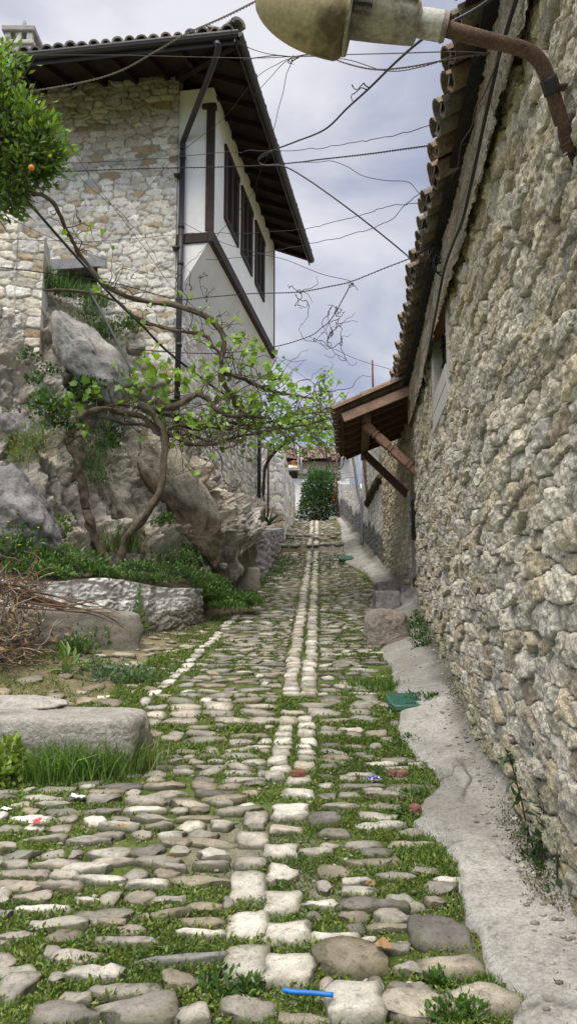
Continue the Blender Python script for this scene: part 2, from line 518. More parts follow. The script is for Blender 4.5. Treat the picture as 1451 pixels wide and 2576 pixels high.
STONES = []   # cx, cy, w, l, h, rot, exp, r, g, b, flat
def stone(cx, cy, w, l, h, rot, e, col, force=False, lim=.12, sink=0.):
    m = occ_mask(cx, cy, w, l, rot)
    if m is None: return False
    s, k = m
    if not force and k.any() and (OCC[s][k] > 0).mean() > lim: return False
    OCC[s][k] = 1
    STONES.append((cx, cy, w, l, h, rot, e, *col, sink))
    return True

WHT = (.48, .46, .41); CRM = (.40, .36, .295); GRY = (.265, .25, .218); BRN = (.25, .218, .168); DRK = (.15, .142, .128); LGT = (.36, .338, .295)
PALC = [BRN, GRY, GRY, LGT, (.27, .238, .19), (.225, .21, .182), (.31, .283, .238), DRK, (.285, .265, .23), WHT]
def pal():
    c = np.array(PALC[rng.integers(len(PALC) - 1)] if rng.random() > .06 else WHT)
    return c * (1 + .12 * rng.normal()) * (1 + .012 * rng.normal(size=3))

def pix_stone(x0, y0, x1, y1, col, e=3.2, h=.05, rot=0.):
    a = ghit((x0 + x1) / 2, y1, .0); b = ghit((x0 + x1) / 2, y0 + 4, .035)
    cy_ = (a[1] + b[1]) / 2
    d = cy_ / CP
    c = ghit((x0 + x1) / 2, (y0 + y1) / 2, .02)
    w = (x1 - x0) / FPX * np.linalg.norm(c - np.array([0, 0, CAMZ])) * (1.04 if e > 4.4 else 1.0)
    stone(c[0], cy_, w, max(b[1] - a[1], .06), h, rot, e, np.array(col) * (1 + .06 * rng.normal()), force=True)

W2 = (.55, .525, .465)
PX = [  # the largest stones in the foreground, by where they lie
 (790,2362,978,2468,BRN,3,.075),(835,2472,950,2600,WHT,5,.06),(958,2484,1112,2590,CRM,4,.06),(1068,2395,1190,2475,CRM,4.5,.04),
 (1128,2468,1285,2565,CRM,4,.05),(993,2408,1057,2472,LGT,2.4,.05),(1050,2300,1170,2396,(.17,.16,.15),4.5,.03),(790,2343,897,2386,WHT,4.5,.04),
 (906,2345,946,2392,WHT,2.6,.04),(960,2364,1036,2402,GRY,3.5,.035),(935,2314,1040,2346,BRN,3.2,.035),(765,2256,856,2297,WHT,3,.05),
 (770,2288,812,2325,DRK,2.4,.05),(938,2262,1022,2306,DRK,2.6,.06),(776,2030,850,2083,(.16,.155,.15),6,.03),(753,2124,832,2162,LGT,3,.045),
 (1083,2198,1152,2230,WHT,4,.04),(853,2202,936,2234,WHT,3,.045),(952,2192,1038,2220,GRY,3,.04),(868,2325,914,2345,DRK,2.4,.04),
 (0,2440,86,2535,GRY,3,.06),(86,2515,236,2600,(.22,.205,.18),3,.07),(258,2498,428,2600,(.23,.215,.19),3.4,.075),(238,2484,390,2514,GRY,3,.05),
 (178,2420,308,2487,WHT,3.2,.055),(145,2385,251,2434,(.36,.33,.29),3.6,.055),(347,2395,558,2444,(.20,.20,.195),4,.06),(253,2352,402,2396,GRY,3,.055),
 (404,2438,496,2512,BRN,3,.06),(450,2528,532,2600,LGT,2.3,.07),(566,2500,672,2590,GRY,3,.05),(-10,2340,69,2374,GRY,3,.045),(72,2304,230,2352,LGT,3,.05),
 (46,2275,182,2306,WHT,2.8,.045),(329,2208,417,2250,WHT,5,.045),(197,2201,322,2222,WHT,2.8,.04),(165,2168,279,2201,WHT,3,.05),(181,2096,290,2130,GRY,2.8,.055),
 (241,2060,344,2096,LGT,2.7,.06),(79,2094,165,2128,GRY,2.8,.05),(319,1995,412,2034,(.29,.27,.235),3,.06),(222,1992,300,2030,(.27,.255,.225),2.8,.06),
 (431,2198,578,2242,BRN,3,.055),(493,2156,583,2195,GRY,3,.055),(477,2263,568,2309,BRN,3,.05),(337,2284,464,2320,BRN,3.4,.05),(381,2250,464,2278,LGT,3,.05),
 (452,2306,565,2345,BRN,3,.05),(444,2328,560,2372,WHT,3,.05),(0,2224,24,2256,WHT,3,.045),(100,2210,202,2238,GRY,2.8,.04),(148,2220,202,2256,BRN,3,.05),
 (194,2254,260,2274,WHT,3,.04),(246,2308,322,2342,BRN,3,.05),(380,2168,470,2196,GRY,3,.05),(407,2108,482,2132,BRN,2.8,.05),(497,2128,582,2172,WHT,3,.055),
 (106,2376,146,2430,GRY,2.6,.05),(128,2446,162,2485,GRY,2.4,.05),(700,2540,830,2600,BRN,3,.04),
 # the twin line of dressed pale stones
 (575,2378,668,2495,WHT,5.5,.045),(580,2284,666,2378,W2,5.5,.04),(585,2194,666,2282,WHT,4.6,.04),(597,2150,668,2194,LGT,5,.035),(603,2086,669,2142,LGT,5,.035),(617,2032,673,2088,LGT,4.5,.03),
 (672,2390,783,2498,W2,5.5,.045),(671,2314,774,2392,W2,5.5,.045),(669,2236,750,2315,WHT,5,.04),(666,2174,750,2233,W2,4,.05),(671,2117,743,2172,WHT,5,.04),
 (683,2069,756,2106,CRM,5,.035),(689,2014,769,2069,W2,5,.04),(713,1979,786,2013,WHT,5,.035),(721,1942,778,1979,LGT,5,.03),
]
for q in PX: pix_stone(*q[:4], q[4], q[5], q[6])

# pale twin line further up
for side in (-1, 1):
    y = 5.3
    while y < 30.5:
        l = rng.uniform(.10, .20) if y < 7 else rng.uniform(.10, .22)
        jx = .012 * rng.normal()
        w = rng.uniform(.125, .155)
        c = np.array([WHT, W2, LGT, CRM][rng.integers(4)]) * (1 + .08 * rng.normal())
        if not (6.65 < y < 7.1):
            stone(float(xc(y + l / 2)) + side * .088 + jx, y + l / 2, w, l - .02, rng.uniform(.03, .045), rng.normal() * .05, rng.uniform(4.5, 5), c, lim=.2)
        y += l
# left pale kerb line
y = 6.9
while y < 11.4:
    l = rng.uniform(.14, .30)
    xk = np.interp(y, [6.9, 7.6, 11.2], [-1.27, -1.13, -.79])
    stone(xk + .01 * rng.normal(), y + l / 2, rng.uniform(.11, .15), l - .02, .035, -.1 + rng.normal() * .06, 4, np.array([WHT, W2, LGT][rng.integers(3)]) * (1 + .06 * rng.normal()))
    y += l
# riser stones of the two steps
for ystep in (20.02, 22.97):
    x = -.4
    while x < 1.5:
        w = rng.uniform(.2, .45)
        stone(x + w / 2, ystep + .11, w - .015, .24, .05, rng.normal() * .02, 5, np.array([LGT, GRY, CRM][rng.integers(3)]) * (1 + .1 * rng.normal()), lim=.3)
        x += w
# cross drain of flat slabs
x = -1.25
while x < 1.0:
    w = rng.uniform(.18, .36)
    for dy in (0, .15, .3):
        stone(x + w / 2 + rng.normal() * .03, 6.62 + dy + .04 * x, w - .02, .14, .03, rng.normal() * .06, 4, np.array([LGT, (.36, .32, .28), GRY, (.40, .36, .31)][rng.integers(4)]) * (1 + .1 * rng.normal()))
    x += w
# ordinary cobbles, row by row
y = 1.55
while y < 30.5:
    near = y < 4.2
    pitch = rng.uniform(.10, .155) if near else (rng.uniform(.085, .14) if y < 9 else rng.uniform(.10, .15))
    x = xleft(y) - (.45 if y < 7 else .1 if y < 10 else .0) + rng.uniform(0, .2)
    bowp = rng.uniform(0, 6)
    while x < xapron(y) - .05:
        w = rng.uniform(.12, .29) if near else rng.uniform(.12, .34)
        if rng.random() < .15: w *= .55
        l = pitch * rng.uniform(.68, .98)
        yy = y + pitch / 2 + .03 * sin(x * 2.3 + bowp) + rng.normal() * .012
        cx_ = x + w / 2
        if abs(cx_ - float(xc(yy))) < .17 + w / 2 - .03:
            if cx_ < xc(yy): 
                room = float(xc(yy)) - .175 - x
                if room > .07: w = room; cx_ = x + w / 2
                else:
                    x = float(xc(yy)) + .175; continue
            else:
                x = float(xc(yy)) + .175
                cx_ = x + w / 2
        if cx_ + w * .3 > xapron(yy): break
        gapn = fbm(v3(cx_ * 1.3, yy * 1.3, 9), 3, 41)
        gp = .03 + (.14 if gapn > .2 else 0) + (.12 if yy < 6.2 and cx_ > .45 else 0)
        if rng.random() > gp:
            h = rng.uniform(.020, .042) if y > 5 else rng.uniform(.028, .05)
            stone(cx_, yy, w - .015, l, h, rng.normal() * .09, rng.uniform(2.3, 3.6), pal(), lim=.16)
        x += w
    y += pitch

for k in range(260):     # half buried stones on the verge
    y = rng.uniform(6.0, 10.6); xl = float(np.interp(y, [6.9, 7.6, 11.2], [-1.27, -1.13, -.79]))
    x = xl - .12 - rng.random() ** 1.3 * 1.3
    if x < -2.6: continue
    w = rng.uniform(.06, .24)
    stone(x, y, w, w * rng.uniform(.4, .8), rng.uniform(.012, .03), rng.normal() * .3, rng.uniform(2.4, 3.6), pal() * np.array([1.1, 1.03, .95]), lim=.05)
ST = np.array(STONES)
mb = MB()
dist = ST[:, 1]
for m, sel in ((9, dist < 5.2), (5, (dist >= 5.2) & (dist < 12)), (3, dist >= 12)):
    T, F = TPL[m]
    S = ST[sel].copy()
    S[:, 2] *= np.where(S[:, 6] > 4.4, 1.10, 1.16); S[:, 3] *= np.where(S[:, 6] > 4.4, 1.10, 1.22)
    n = len(S)
    e = S[:, 6][:, None]
    slab_ = e > 4.4
    e = np.where(slab_, 10.0, e)
    A = np.abs(T)[None]
    # plan outline is a superellipse; the top is a softer dome
    pe = (A[..., 0] ** e + A[..., 1] ** e) ** (1 / e)
    mx_ = np.maximum(A[..., 0], A[..., 1])
    k = np.where(pe > 1e-6, mx_ / np.maximum(pe, 1e-6), 1)
    px_ = T[None, :, 0] * k; py_ = T[None, :, 1] * k
    top = T[None, :, 2]
    rr = mx_
    dome = np.where(top > .5, 1 - .50 * np.clip(rr, 0, 1) ** np.where(e > 4.4, 22, np.clip(e * 1.2, 2.6, 7)), np.where(top > -.5, .0, -.7))
    swell = np.where(top > .5, 1 - .07 * rr, 1.0)
    off = rng.uniform(0, 100, (n, 1))
    for kk in range(7):
        an = rng.uniform(0, 2 * pi, (n, 1)); dk = rng.uniform(.66, 1.06, (n, 1))
        dk = np.where(e > 4.4, np.maximum(dk, .95) + .2, dk)
        dt_ = px_ * np.cos(an) + py_ * np.sin(an)
        f_ = np.where(dt_ > dk, dk / np.maximum(dt_, 1e-6), 1.0)
        px_ = px_ * f_; py_ = py_ * f_
    fct = np.full_like(px_, 9.)
    for kk in range(4):
        an = rng.uniform(0, 2 * pi, (n, 1))
        fct = np.minimum(fct, rng.uniform(.72, 1.02, (n, 1)) - rng.uniform(.05, .5, (n, 1)) * (px_ * np.cos(an) + py_ * np.sin(an)))
    dome = np.where((top > .5) & (e <= 4.4), np.minimum(dome, fct), dome)
    u = px_ * S[:, 2][:, None] / 2 * swell; v = py_ * S[:, 3][:, None] / 2 * swell; w = dome * S[:, 4][:, None]
    q = np.stack([u + off, v + off * .7, w], -1)
    sc_ = np.minimum(S[:, 2], S[:, 3])[:, None]
    u = u + sc_ * .06 * vn(q * 9, 51) + sc_ * .09 * vn(q * 24, 52)
    v = v + sc_ * .06 * vn(q * 9, 53) + sc_ * .09 * vn(q * 24, 54)
    tilt = rng.normal(size=(n, 2)) * .05
    w = w * .8 + np.where(top > .5, 1, .2) * (np.where(slab_, .02, .06) * sc_ * vn(q * 14, 55) + .007 * vn(q * 42, 56)) + tilt[:, :1] * u + tilt[:, 1:] * v
    cr, sr = np.cos(S[:, 5])[:, None], np.sin(S[:, 5])[:, None]
    Xw = S[:, 0][:, None] + u * cr - v * sr; Yw = S[:, 1][:, None] + u * sr + v * cr
    gz = ground(S[:, 0], S[:, 1])
    gy = (ground(S[:, 0], S[:, 1] + .06) - ground(S[:, 0], S[:, 1] - .06)) / .12
    gy = np.clip(gy, -.1, .35)
    Zw = gz[:, None] + w + gy[:, None] * (Yw - S[:, 1][:, None]) + .004
    col = S[:, 7:10][:, None, :] * (1 + .24 * vn(q * 9, 57) + .2 * vn(q * 34, 58))[..., None]
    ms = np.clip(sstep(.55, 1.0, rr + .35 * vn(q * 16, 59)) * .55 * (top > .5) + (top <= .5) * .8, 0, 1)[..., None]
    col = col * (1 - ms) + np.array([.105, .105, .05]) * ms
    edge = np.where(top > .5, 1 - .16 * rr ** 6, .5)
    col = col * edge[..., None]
    Fa = (F[None] + (np.arange(n) * len(T))[:, None, None]).reshape(-1, 4)
    mb.add(np.stack([Xw, Yw, Zw], -1).reshape(-1, 3), [Fa], col.reshape(-1, 3))
mb.build('cobbled_road', M['cobble'], smooth=True, kind='structure')

# ---- concrete strip along the wall, dished up to the wall foot
ys = np.concatenate([np.arange(.5, 8, .025), np.arange(8, 28.4, .06)])
ts = np.linspace(0, 1, 46)
Yg, Tg = np.meshgrid(ys, ts, indexing='ij')
xa = np.interp(ys, ys, xapron(ys))[:, None]
xw_ = (xwall(ys) + .03)[:, None]
Xg = xa + (xw_ - xa) * Tg
Zg = ground(Xg, Yg) + .022 + .02 * sstep(0, .12, Tg) + .006 * fbm(v3(Xg * 5, Yg * 5), 4, 61)
Zg[:, 0] -= .06
lump = sstep(.72, 1.0, Tg) * (.10 + .07 * fbm(v3(Yg * 2.3, Xg, 2), 3, 62)) * sstep(2, 4, Yg)
Zg += lump
lay = sstep(-.02, .02, fbm(v3(Xg * 1.3, Yg * .8, 7), 4, 74))
Zg += .012 * lay + .012 * np.abs(fbm(v3(Xg * 8, Yg * 8, 2), 4, 75)) * sstep(.5, 1, Tg)
crackx = np.abs(Tg - (.55 + .25 * fbm(v3(Yg * 1.7, 0, 8), 3, 63)))
base = np.array([.36, .35, .325])
sh = 1 + .30 * fbm(v3(Xg * 1.8, Yg * 1.2), 5, 64) + .08 * fbm(v3(Xg * 12, Yg * 12), 2, 65)
Cg = base * sh[..., None] * (.9 + .2 * lay)[..., None] * np.array([1, 1, 1.0])
dirty = sstep(.58, .92, Tg + .22 * fbm(v3(Xg * 3, Yg * 3), 3, 66)) * (.35 + .65 * sstep(.2, -.25, fbm(v3(Yg * .9, 1, 1), 2, 67)))
Cg = Cg * (1 - .75 * dirty[..., None]) + np.array([.085, .075, .05]) * .75 * dirty[..., None]
cr = np.exp(-((Yg - 5.55 - .5 * (Tg - .6) - .12 * fbm(v3(Tg * 9, 0, 3), 3, 68)) / .018) ** 2) + np.exp(-((Yg - 2.78 - .05 * fbm(v3(Tg * 9, 0, 5), 3, 69)) / .015) ** 2)
crd = np.exp(-((Tg - .45 - .1 * fbm(v3(Yg * 2.5, 3, 3), 3, 70)) / .02) ** 2) * sstep(4.7, 5.0, Yg) * (1 - sstep(5.5, 5.7, Yg))
cr = np.clip(cr + crd, 0, 1)
Zg -= .015 * cr
Cg = Cg * (1 - .7 * cr[..., None])
spk = sstep(.35, .55, fbm(v3(Xg * 16, Yg * 16, 1), 3, 72)) * .35 + sstep(.15, .5, fbm(v3(Xg * 3.2, Yg * 2.4, 6), 4, 73)) * .3
Cg = Cg * (1 - spk)[..., None] + np.array([.20, .185, .15]) * spk[..., None]
wet = sstep(-.1, -.35, fbm(v3(Xg * .9, Yg * .35, 4), 3, 71))
Cg *= (1 - .12 * wet)[..., None]
APG = (ys.copy(), xa[:, 0].copy(), xw_[:, 0].copy(), Zg.copy())
def apron_z(x, y):
    yy, a_, b_, zg = APG
    i = np.clip(np.searchsorted(yy, y), 0, len(yy) - 1)
    t = np.clip((x - a_[i]) / (b_[i] - a_[i]), 0, 1)
    return zg[i, (t * (zg.shape[1] - 1)).astype(int)]
mb = MB(); mb.add(np.stack([Xg, Yg, Zg], -1).reshape(-1, 3), [grid_faces(len(ys), len(ts), True)], Cg.reshape(-1, 3))
mb.build('concrete_pavement', M['concrete'], smooth=True, kind='structure')

# ---------------------------------------------------------------- rubble walls
def voro_stones(u, v, su, sv, seed, jit=.36, edge=.16, warp=.2, facets=4, wvar=.38, pn=3.4):
    """height 0..1 and stone id fields for coursed rubble"""
    w = fbm(v3(u / su * .9, v / sv * .9, seed), 3, seed + 1) * warp
    w2 = fbm(v3(u / su * .9 + 31, v / sv * .9, seed), 3, seed + 2) * warp
    gu, gv = u / su + w, v / sv + w2 * .8 + .35 * vn(v3(u * .35, 0, seed), seed + 3)
    j = np.floor(gv).astype(np.int64)
    f1 = np.full(u.shape, 9.); f2 = np.full(u.shape, 9.)
    bi = np.zeros(u.shape, np.int64); bj = np.zeros(u.shape, np.int64); bu = np.zeros(u.shape); bv = np.zeros(u.shape)
    for dj in (-1, 0, 1):
        jj = j + dj
        off = h01(jj, jj * 0 + 3, jj * 0, seed) * 1.7
        i = np.floor(gu + off).astype(np.int64)
        for di in (-1, 0, 1):
            ii = i + di
            cu = ii + .5 + jit * 2 * (h01(ii, jj, ii * 0 + 1, seed) - .5) - off
            cv = jj + .5 + jit * 1.1 * (h01(ii, jj, ii * 0 + 2, seed) - .5)
            d = (np.abs(gu - cu) ** pn + np.abs((gv - cv) * 1.0) ** pn) ** (1 / pn) - wvar * (h01(ii, jj, ii * 0 + 5, seed) - .5)
            nw = d < f1
            f2 = np.where(nw, f1, np.minimum(f2, d))
            bi = np.where(nw, ii, bi); bj = np.where(nw, jj, bj); bu = np.where(nw, gu - cu, bu); bv = np.where(nw, gv - cv, bv)
            f1 = np.where(nw, d, f1)
    e = f2 - f1
    R = lambda k: h01(bi, bj, bi * 0 + k, seed + 9)
    hh = np.full(u.shape, 1.0)
    for k in range(facets):
        an = R(20 + k) * 6.283
        sl = .05 + .75 * R(30 + k) ** 2
        hh = np.minimum(hh, 1.0 + .05 - sl * (bu * np.cos(an) + bv * np.sin(an)) * 1.0 + .12 * R(40 + k))
    prof = np.clip((e - .02) / (edge - .02), 0, 1)
    hgt = prof * (.45 + .55 * R(11)) * np.clip(hh, .22, 1.2)
    return hgt, prof, R, e

def wall_mesh(mb, path, zb, zt, du, dz, su, sv, prot, palette, mortar, seed, sign=1, holes=(), tops=0.3, edge=.16,
              tint=None, facets=4, rough=.012, jit=.36, fade=None, sub=0):
    path = np.asarray(path, float)
    seg = np.linalg.norm(np.diff(path, axis=0), axis=1)
    s = np.concatenate([[0], np.cumsum(seg)])
    us = du if isinstance(du, np.ndarray) else np.arange(0, s[-1] + du * .5, du)
    us = np.clip(us, 0, s[-1])
    px = np.interp(us, s, path[:, 0]); py = np.interp(us, s, path[:, 1])
    tx = np.gradient(px, us + np.arange(len(us)) * 1e-9); ty = np.gradient(py, us + np.arange(len(us)) * 1e-9)
    nn = unit(np.stack([-ty * sign, tx * sign], -1))
    zb_ = np.array([zb(x, y) for x, y in zip(px, py)]) if callable(zb) else np.full(len(us), float(zb))
    zt_ = np.array([zt(x, y) for x, y in zip(px, py)]) if callable(zt) else np.full(len(us), float(zt))
    nv = int((zt_ - zb_).max() / dz) + 2
    t = np.linspace(0, 1, nv)
    U = np.repeat(us[:, None], nv, 1)
    Zv = zb_[:, None] + (zt_ - zb_)[:, None] * t
    h, prof, R, e = voro_stones(U, Zv, su, sv, seed, edge=edge, facets=facets, jit=jit)
    fin = fbm(v3(U * 22, Zv * 22, seed), 3, seed + 5)
    fin2 = fbm(v3(U * 60, Zv * 60, seed), 2, seed + 6)
    chip = np.abs(fbm(v3(U * 20, Zv * 28, seed), 3, seed + 8))
    if sub:
        wa = fbm(v3(U * 9, Zv * 9, seed), 2, seed + 40) * .35
        g1, g2 = U / sub + wa, Zv / (sub * .8) + .6 * wa
        i0, j0 = np.floor(g1).astype(np.int64), np.floor(g2).astype(np.int64)
        bd_ = np.full(U.shape, 9.); su_ = np.zeros(U.shape); sv_ = np.zeros(U.shape); hi = np.zeros(U.shape); ha = np.zeros(U.shape)
        for di in (-1, 0, 1):
            for dj in (-1, 0, 1):
                ii, jj = i0 + di, j0 + dj
                cu = ii + h01(ii, jj, ii * 0 + 7, seed); cv = jj + h01(ii, jj, ii * 0 + 8, seed)
                d_ = (g1 - cu) ** 2 + (g2 - cv) ** 2
                nw = d_ < bd_
                bd_ = np.where(nw, d_, bd_); su_ = np.where(nw, g1 - cu, su_); sv_ = np.where(nw, g2 - cv, sv_)
                hi = np.where(nw, h01(ii, jj, ii * 0 + 9, seed), hi); ha = np.where(nw, h01(ii, jj, ii * 0 + 10, seed), ha)
        chipf = (hi - .5) * .5 + (su_ * np.cos(ha * 6.283) + sv_ * np.sin(ha * 6.283)) * .75
        h = h + np.clip(chipf, -.6, .6) * .19 * prof
    fillm = .10 + .14 * fbm(v3(U * 3.1, Zv * 3.1, seed), 3, seed + 4)
    mfl = sstep(.03, -.03, h - fillm)
    h = np.maximum(h, fillm)
    disp = prot * h - rough * 1.1 * chip * prof + rough * .7 * fin * (.4 + .6 * prof) + rough * .5 * fin2 + .02 * fbm(v3(U * .7, Zv * .7, 1), 2, seed + 7)
    if fade is not None:
        disp = disp * fade(U, Zv)
    Pw = np.stack([px[:, None] + nn[:, :1] * disp, py[:, None] + nn[:, 1:] * disp, Zv], -1)
    pc = np.asarray(palette)
    ci = (R(12) * len(pc)).astype(int).clip(0, len(pc) - 1)
    c = pc[ci] * (.76 + .42 * R(13))[..., None]
    c = c * (1 + .14 * fin)[..., None]
    mk = (sstep(.2, .7, prof) * (1 - .85 * mfl))[..., None]
    mc = np.asarray(mortar) * (1 + .2 * fin)[..., None]
    c = mc * (1 - mk) + c * mk
    if tint is not None: c = tint(c, px[:, None] + 0 * Zv, py[:, None] + 0 * Zv, Zv, U, prof)
    F = grid_faces(len(us), nv, sign > 0)
    if len(holes):
        Uc = U.reshape(-1)[F].mean(1); Zc = Zv.reshape(-1)[F].mean(1)
        keep = np.ones(len(F), bool)
        for (u0, u1, z0, z1) in holes:
            keep &= ~((Uc > u0) & (Uc < u1) & (Zc > z0) & (Zc < z1))
        F = F[keep]
    mb.add(Pw.reshape(-1, 3), [F], c.reshape(-1, 3))
    if tops:
        a = Pw[:, -1]; b = a.copy(); b[:, :2] -= nn * (tops + disp[:, -1:])
        d = b.copy(); d[:, 2] = zb_
        V = np.stack([a, b, d], 1)
        cc = np.repeat(c[:, -1:], 3, 1)
        mb.add(V.reshape(-1, 3), [grid_faces(len(us), 3, sign > 0)], cc.reshape(-1, 3))
        for k in (0, -1):
            q = np.stack([Pw[k], np.stack([np.full(nv, b[k, 0]), np.full(nv, b[k, 1]), Zv[k]], -1)], 1)
            mb.add(q.reshape(-1, 3), [grid_faces(nv, 2, (k == 0) == (sign > 0))], np.repeat(c[k][:, None], 2, 1).reshape(-1, 3))
    return us

PAL_W = [(0.645, 0.585, 0.453), (0.695, 0.634, 0.51), (0.596, 0.531, 0.397), (0.732, 0.682, 0.567), (0.619, 0.585, 0.499), (0.658, 0.574, 0.408), (0.554, 0.474, 0.358), (0.546, 0.506, 0.425), (0.758, 0.706, 0.589), (0.682, 0.627, 0.51)]
PAL_H = [(0.672, 0.645, 0.572), (0.706, 0.673, 0.607), (0.616, 0.578, 0.492), (0.739, 0.713, 0.658), (0.582, 0.539, 0.458), (0.638, 0.583, 0.481), (0.448, 0.359, 0.241), (0.56, 0.544, 0.515), (0.717, 0.69, 0.63), (0.694, 0.662, 0.595)]

EAVE_Z = 5.0
# ---- the long house on the right
LH = thing('stone_house', (2.6, 6, .9), 'long low house with rough pale rubble wall, barred window and sagging tile eave', 'house')
du = np.concatenate([np.arange(-.6, 2.4, .05), np.arange(2.4, 4.6, .011), np.arange(4.6, 7.5, .016), np.arange(7.5, 11.05, .024)])
du = du - du[0]
WP = [(.95 + .083 * -.6, -.6), (.95 + .083 * 11.05, 11.05)]
KU = math.hypot(1, .083)
def u_of_y(y): return (y + .6) * KU
def tint_r(c, x, y, z, u, prof):
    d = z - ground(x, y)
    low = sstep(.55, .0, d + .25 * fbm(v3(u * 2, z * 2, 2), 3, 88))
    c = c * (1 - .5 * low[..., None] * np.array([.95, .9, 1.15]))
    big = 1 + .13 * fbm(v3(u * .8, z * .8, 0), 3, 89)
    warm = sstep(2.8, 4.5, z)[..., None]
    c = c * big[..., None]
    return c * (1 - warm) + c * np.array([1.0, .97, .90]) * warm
WIN = (6.85, 7.95, 3.95, 4.60)      # y0 y1 z0 z1 of the barred window
mb = MB()
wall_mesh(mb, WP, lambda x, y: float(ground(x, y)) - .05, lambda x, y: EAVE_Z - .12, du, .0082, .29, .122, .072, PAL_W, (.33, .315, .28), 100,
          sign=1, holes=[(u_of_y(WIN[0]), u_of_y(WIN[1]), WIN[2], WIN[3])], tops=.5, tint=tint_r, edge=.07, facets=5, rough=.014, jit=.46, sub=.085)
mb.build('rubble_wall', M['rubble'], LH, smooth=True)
mb = MB()
wall_mesh(mb, [(.95 + .083 * -.6 - .10, -.6), (.95 + .083 * 11.05 - .10, 11.05)], EAVE_Z - .60, EAVE_Z - .10, du, .0105, .42, .22, .03, [(.44, .36, .26), (.40, .33, .24), (.47, .41, .32), (.36, .30, .22), (.42, .38, .31)], (.30, .26, .20), 118,
          sign=1, tops=.3, edge=.10, facets=4, rough=.016)
mb.build('cornice', M['rubble'], LH, smooth=True)
NR = unit(np.array([-1, .083, 0]))      # out of the wall, over the lane
TR = unit(np.array([.083, 1, 0]))
def wr(y, z, off=0.0):
    return np.array([.95 + .083 * y, y, z]) + NR * off

# window: stone surround in four pieces, recess, grille
wn = thing('x', (0, 0, 0), None, None); bpy.data.objects.remove(wn)
y0, y1, z0, z1 = WIN
mb = MB()
SUR = (.52, .50, .46)
def wall_box(mb, ya, yb, za, zb_, o0, o1, col):
    p = [wr(ya, za, o0), wr(yb, za, o0), wr(yb, za, o1), wr(ya, za, o1), wr(ya, zb_, o0), wr(yb, zb_, o0), wr(yb, zb_, o1), wr(ya, zb_, o1)]
    hexa(mb, p, col)
wall_box(mb, y0 - .16, y0, z0 - .18, z1 + .16, -.26, .062, SUR)
wall_box(mb, y1, y1 + .16, z0 - .18, z1 + .16, -.26, .065, SUR)
wall_box(mb, y0 - .1, y1 + .1, z0 - .36, z0 - .181, -.26, .071, (.54, .52, .48))
wall_box(mb, y0, y1, z0 - .18, z0, -.26, .075, (.54, .52, .48))
wpart = mb.build('window', mat_col('dressed_window_stone', rough=.9, var=.1, vs=9, fine=.2, fs=90, bump=.7, bs=70, bd=.01), LH, bevel=.006)
mb = MB(); wall_box(mb, y0, y1, z1, z1 + .15, -.26, .088, (.27, .15, .09))
mb.build('lintel', M['redwood'], wpart, bevel=.005)
mb = MB(); wall_box(mb, y0 - .02, y1 + .02, z0 - .02, z1 + .02, -.27, -.075, (.02, .02, .024))
mb.build('pane', M['glass'], wpart)
mb = MB()
for k in range(5):
    yy = y0 + (y1 - y0) * (k + .5) / 5
    beam(mb, wr(yy, z0, -.035), wr(yy, z1, -.035), .018, .018, (0, 1, 0), (.03, .03, .032))
for k in range(3):
    zz = z0 + (z1 - z0) * (k + .5) / 3
    beam(mb, wr(y0, zz, -.035), wr(y1, zz, -.035), .03, .012, (0, 0, 1), (.03, .03, .032))
mb.build('grille', M['iron'], wpart)

# roof: near-black plank painting in the shadow gap under the eave, courses of barrel tiles, slope rising to the right
def barrel(mb, a, b, r0, r1, col, up=(0, 0, 1), conv=True, n=7, th=.016, jit=0.0):
    """half-round tile from a to b"""
    a = np.asarray(a, float); b = np.asarray(b, float)
    d = unit(b - a); s = unit(np.cross(d, up)); u = np.cross(s, d)
    an = np.linspace(0, pi, n)
    sg = 1 if conv else -1
    V = []
    for p, r in ((a, r0), (b, r1)):
        for rr in (r, r - th):
            V.append(p + s * (np.cos(an) * rr)[:, None] + u * (np.sin(an) * rr * sg * .85)[:, None])
    V = np.array(V)      # a-out, a-in, b-out, b-in
    i = np.arange(4 * n).reshape(4, n)
    F = []
    def strip(p, q): 
        for k in range(n - 1): F.append((i[p, k], i[p, k + 1], i[q, k + 1], i[q, k]))
    strip(0, 2); strip(3, 1); strip(1, 0); strip(2, 3)
    for k in (0, n - 1): F.append((i[0, k], i[2, k], i[3, k], i[1, k]))
    mb.add(V.reshape(-1, 3), np.array(F), col)

TILC = [(.19, .14, .105), (.23, .165, .12), (.16, .13, .105), (.25, .20, .155), (.20, .175, .15), (.27, .19, .135)]
def tilc(): return np.array(TILC[rng.integers(len(TILC))]) * (1 + .12 * rng.normal())
mb = MB()
y = 1.0
k = 0
while y < 11.3:
    sag = .05 * sin(y * .9) + .02 * rng.normal() + (.03 if y > 8 else 0)
    pr = .315 + .015 * rng.normal()
    for c in range(4):
        a = wr(y, EAVE_Z + .03 + sag + .19 * c, pr - .40 * c); b = wr(y, EAVE_Z + .03 + sag + .19 * (c + 1) + .02, pr - .40 * (c + 1) - .06)
        barrel(mb, a, b, .095, .08, tilc(), conv=False)
        a2 = wr(y + .115, EAVE_Z + .065 + sag + .19 * c + .012 * rng.normal(), pr + .015 * rng.normal() - .40 * c); b2 = wr(y + .115, EAVE_Z + .085 + sag + .19 * (c + 1), pr - .40 * (c + 1) - .06)
        barrel(mb, a2, b2, .096, .08, tilc(), conv=True)
        if c == 0:
            an = np.linspace(0, pi, 7); mid = a2 - NR * .02
            V_ = np.array([mid + TR * .08 * cos(t) + np.array([0, 0, .066 * sin(t)]) for t in an]); mb.add(V_, [np.array([[0, 1, 2, 3, 4, 5, 6]])], (.36, .33, .29))
    y += .225 + .008 * rng.normal()
roofR = mb.build('tile_roof', M['tile'], LH)
mb = MB()
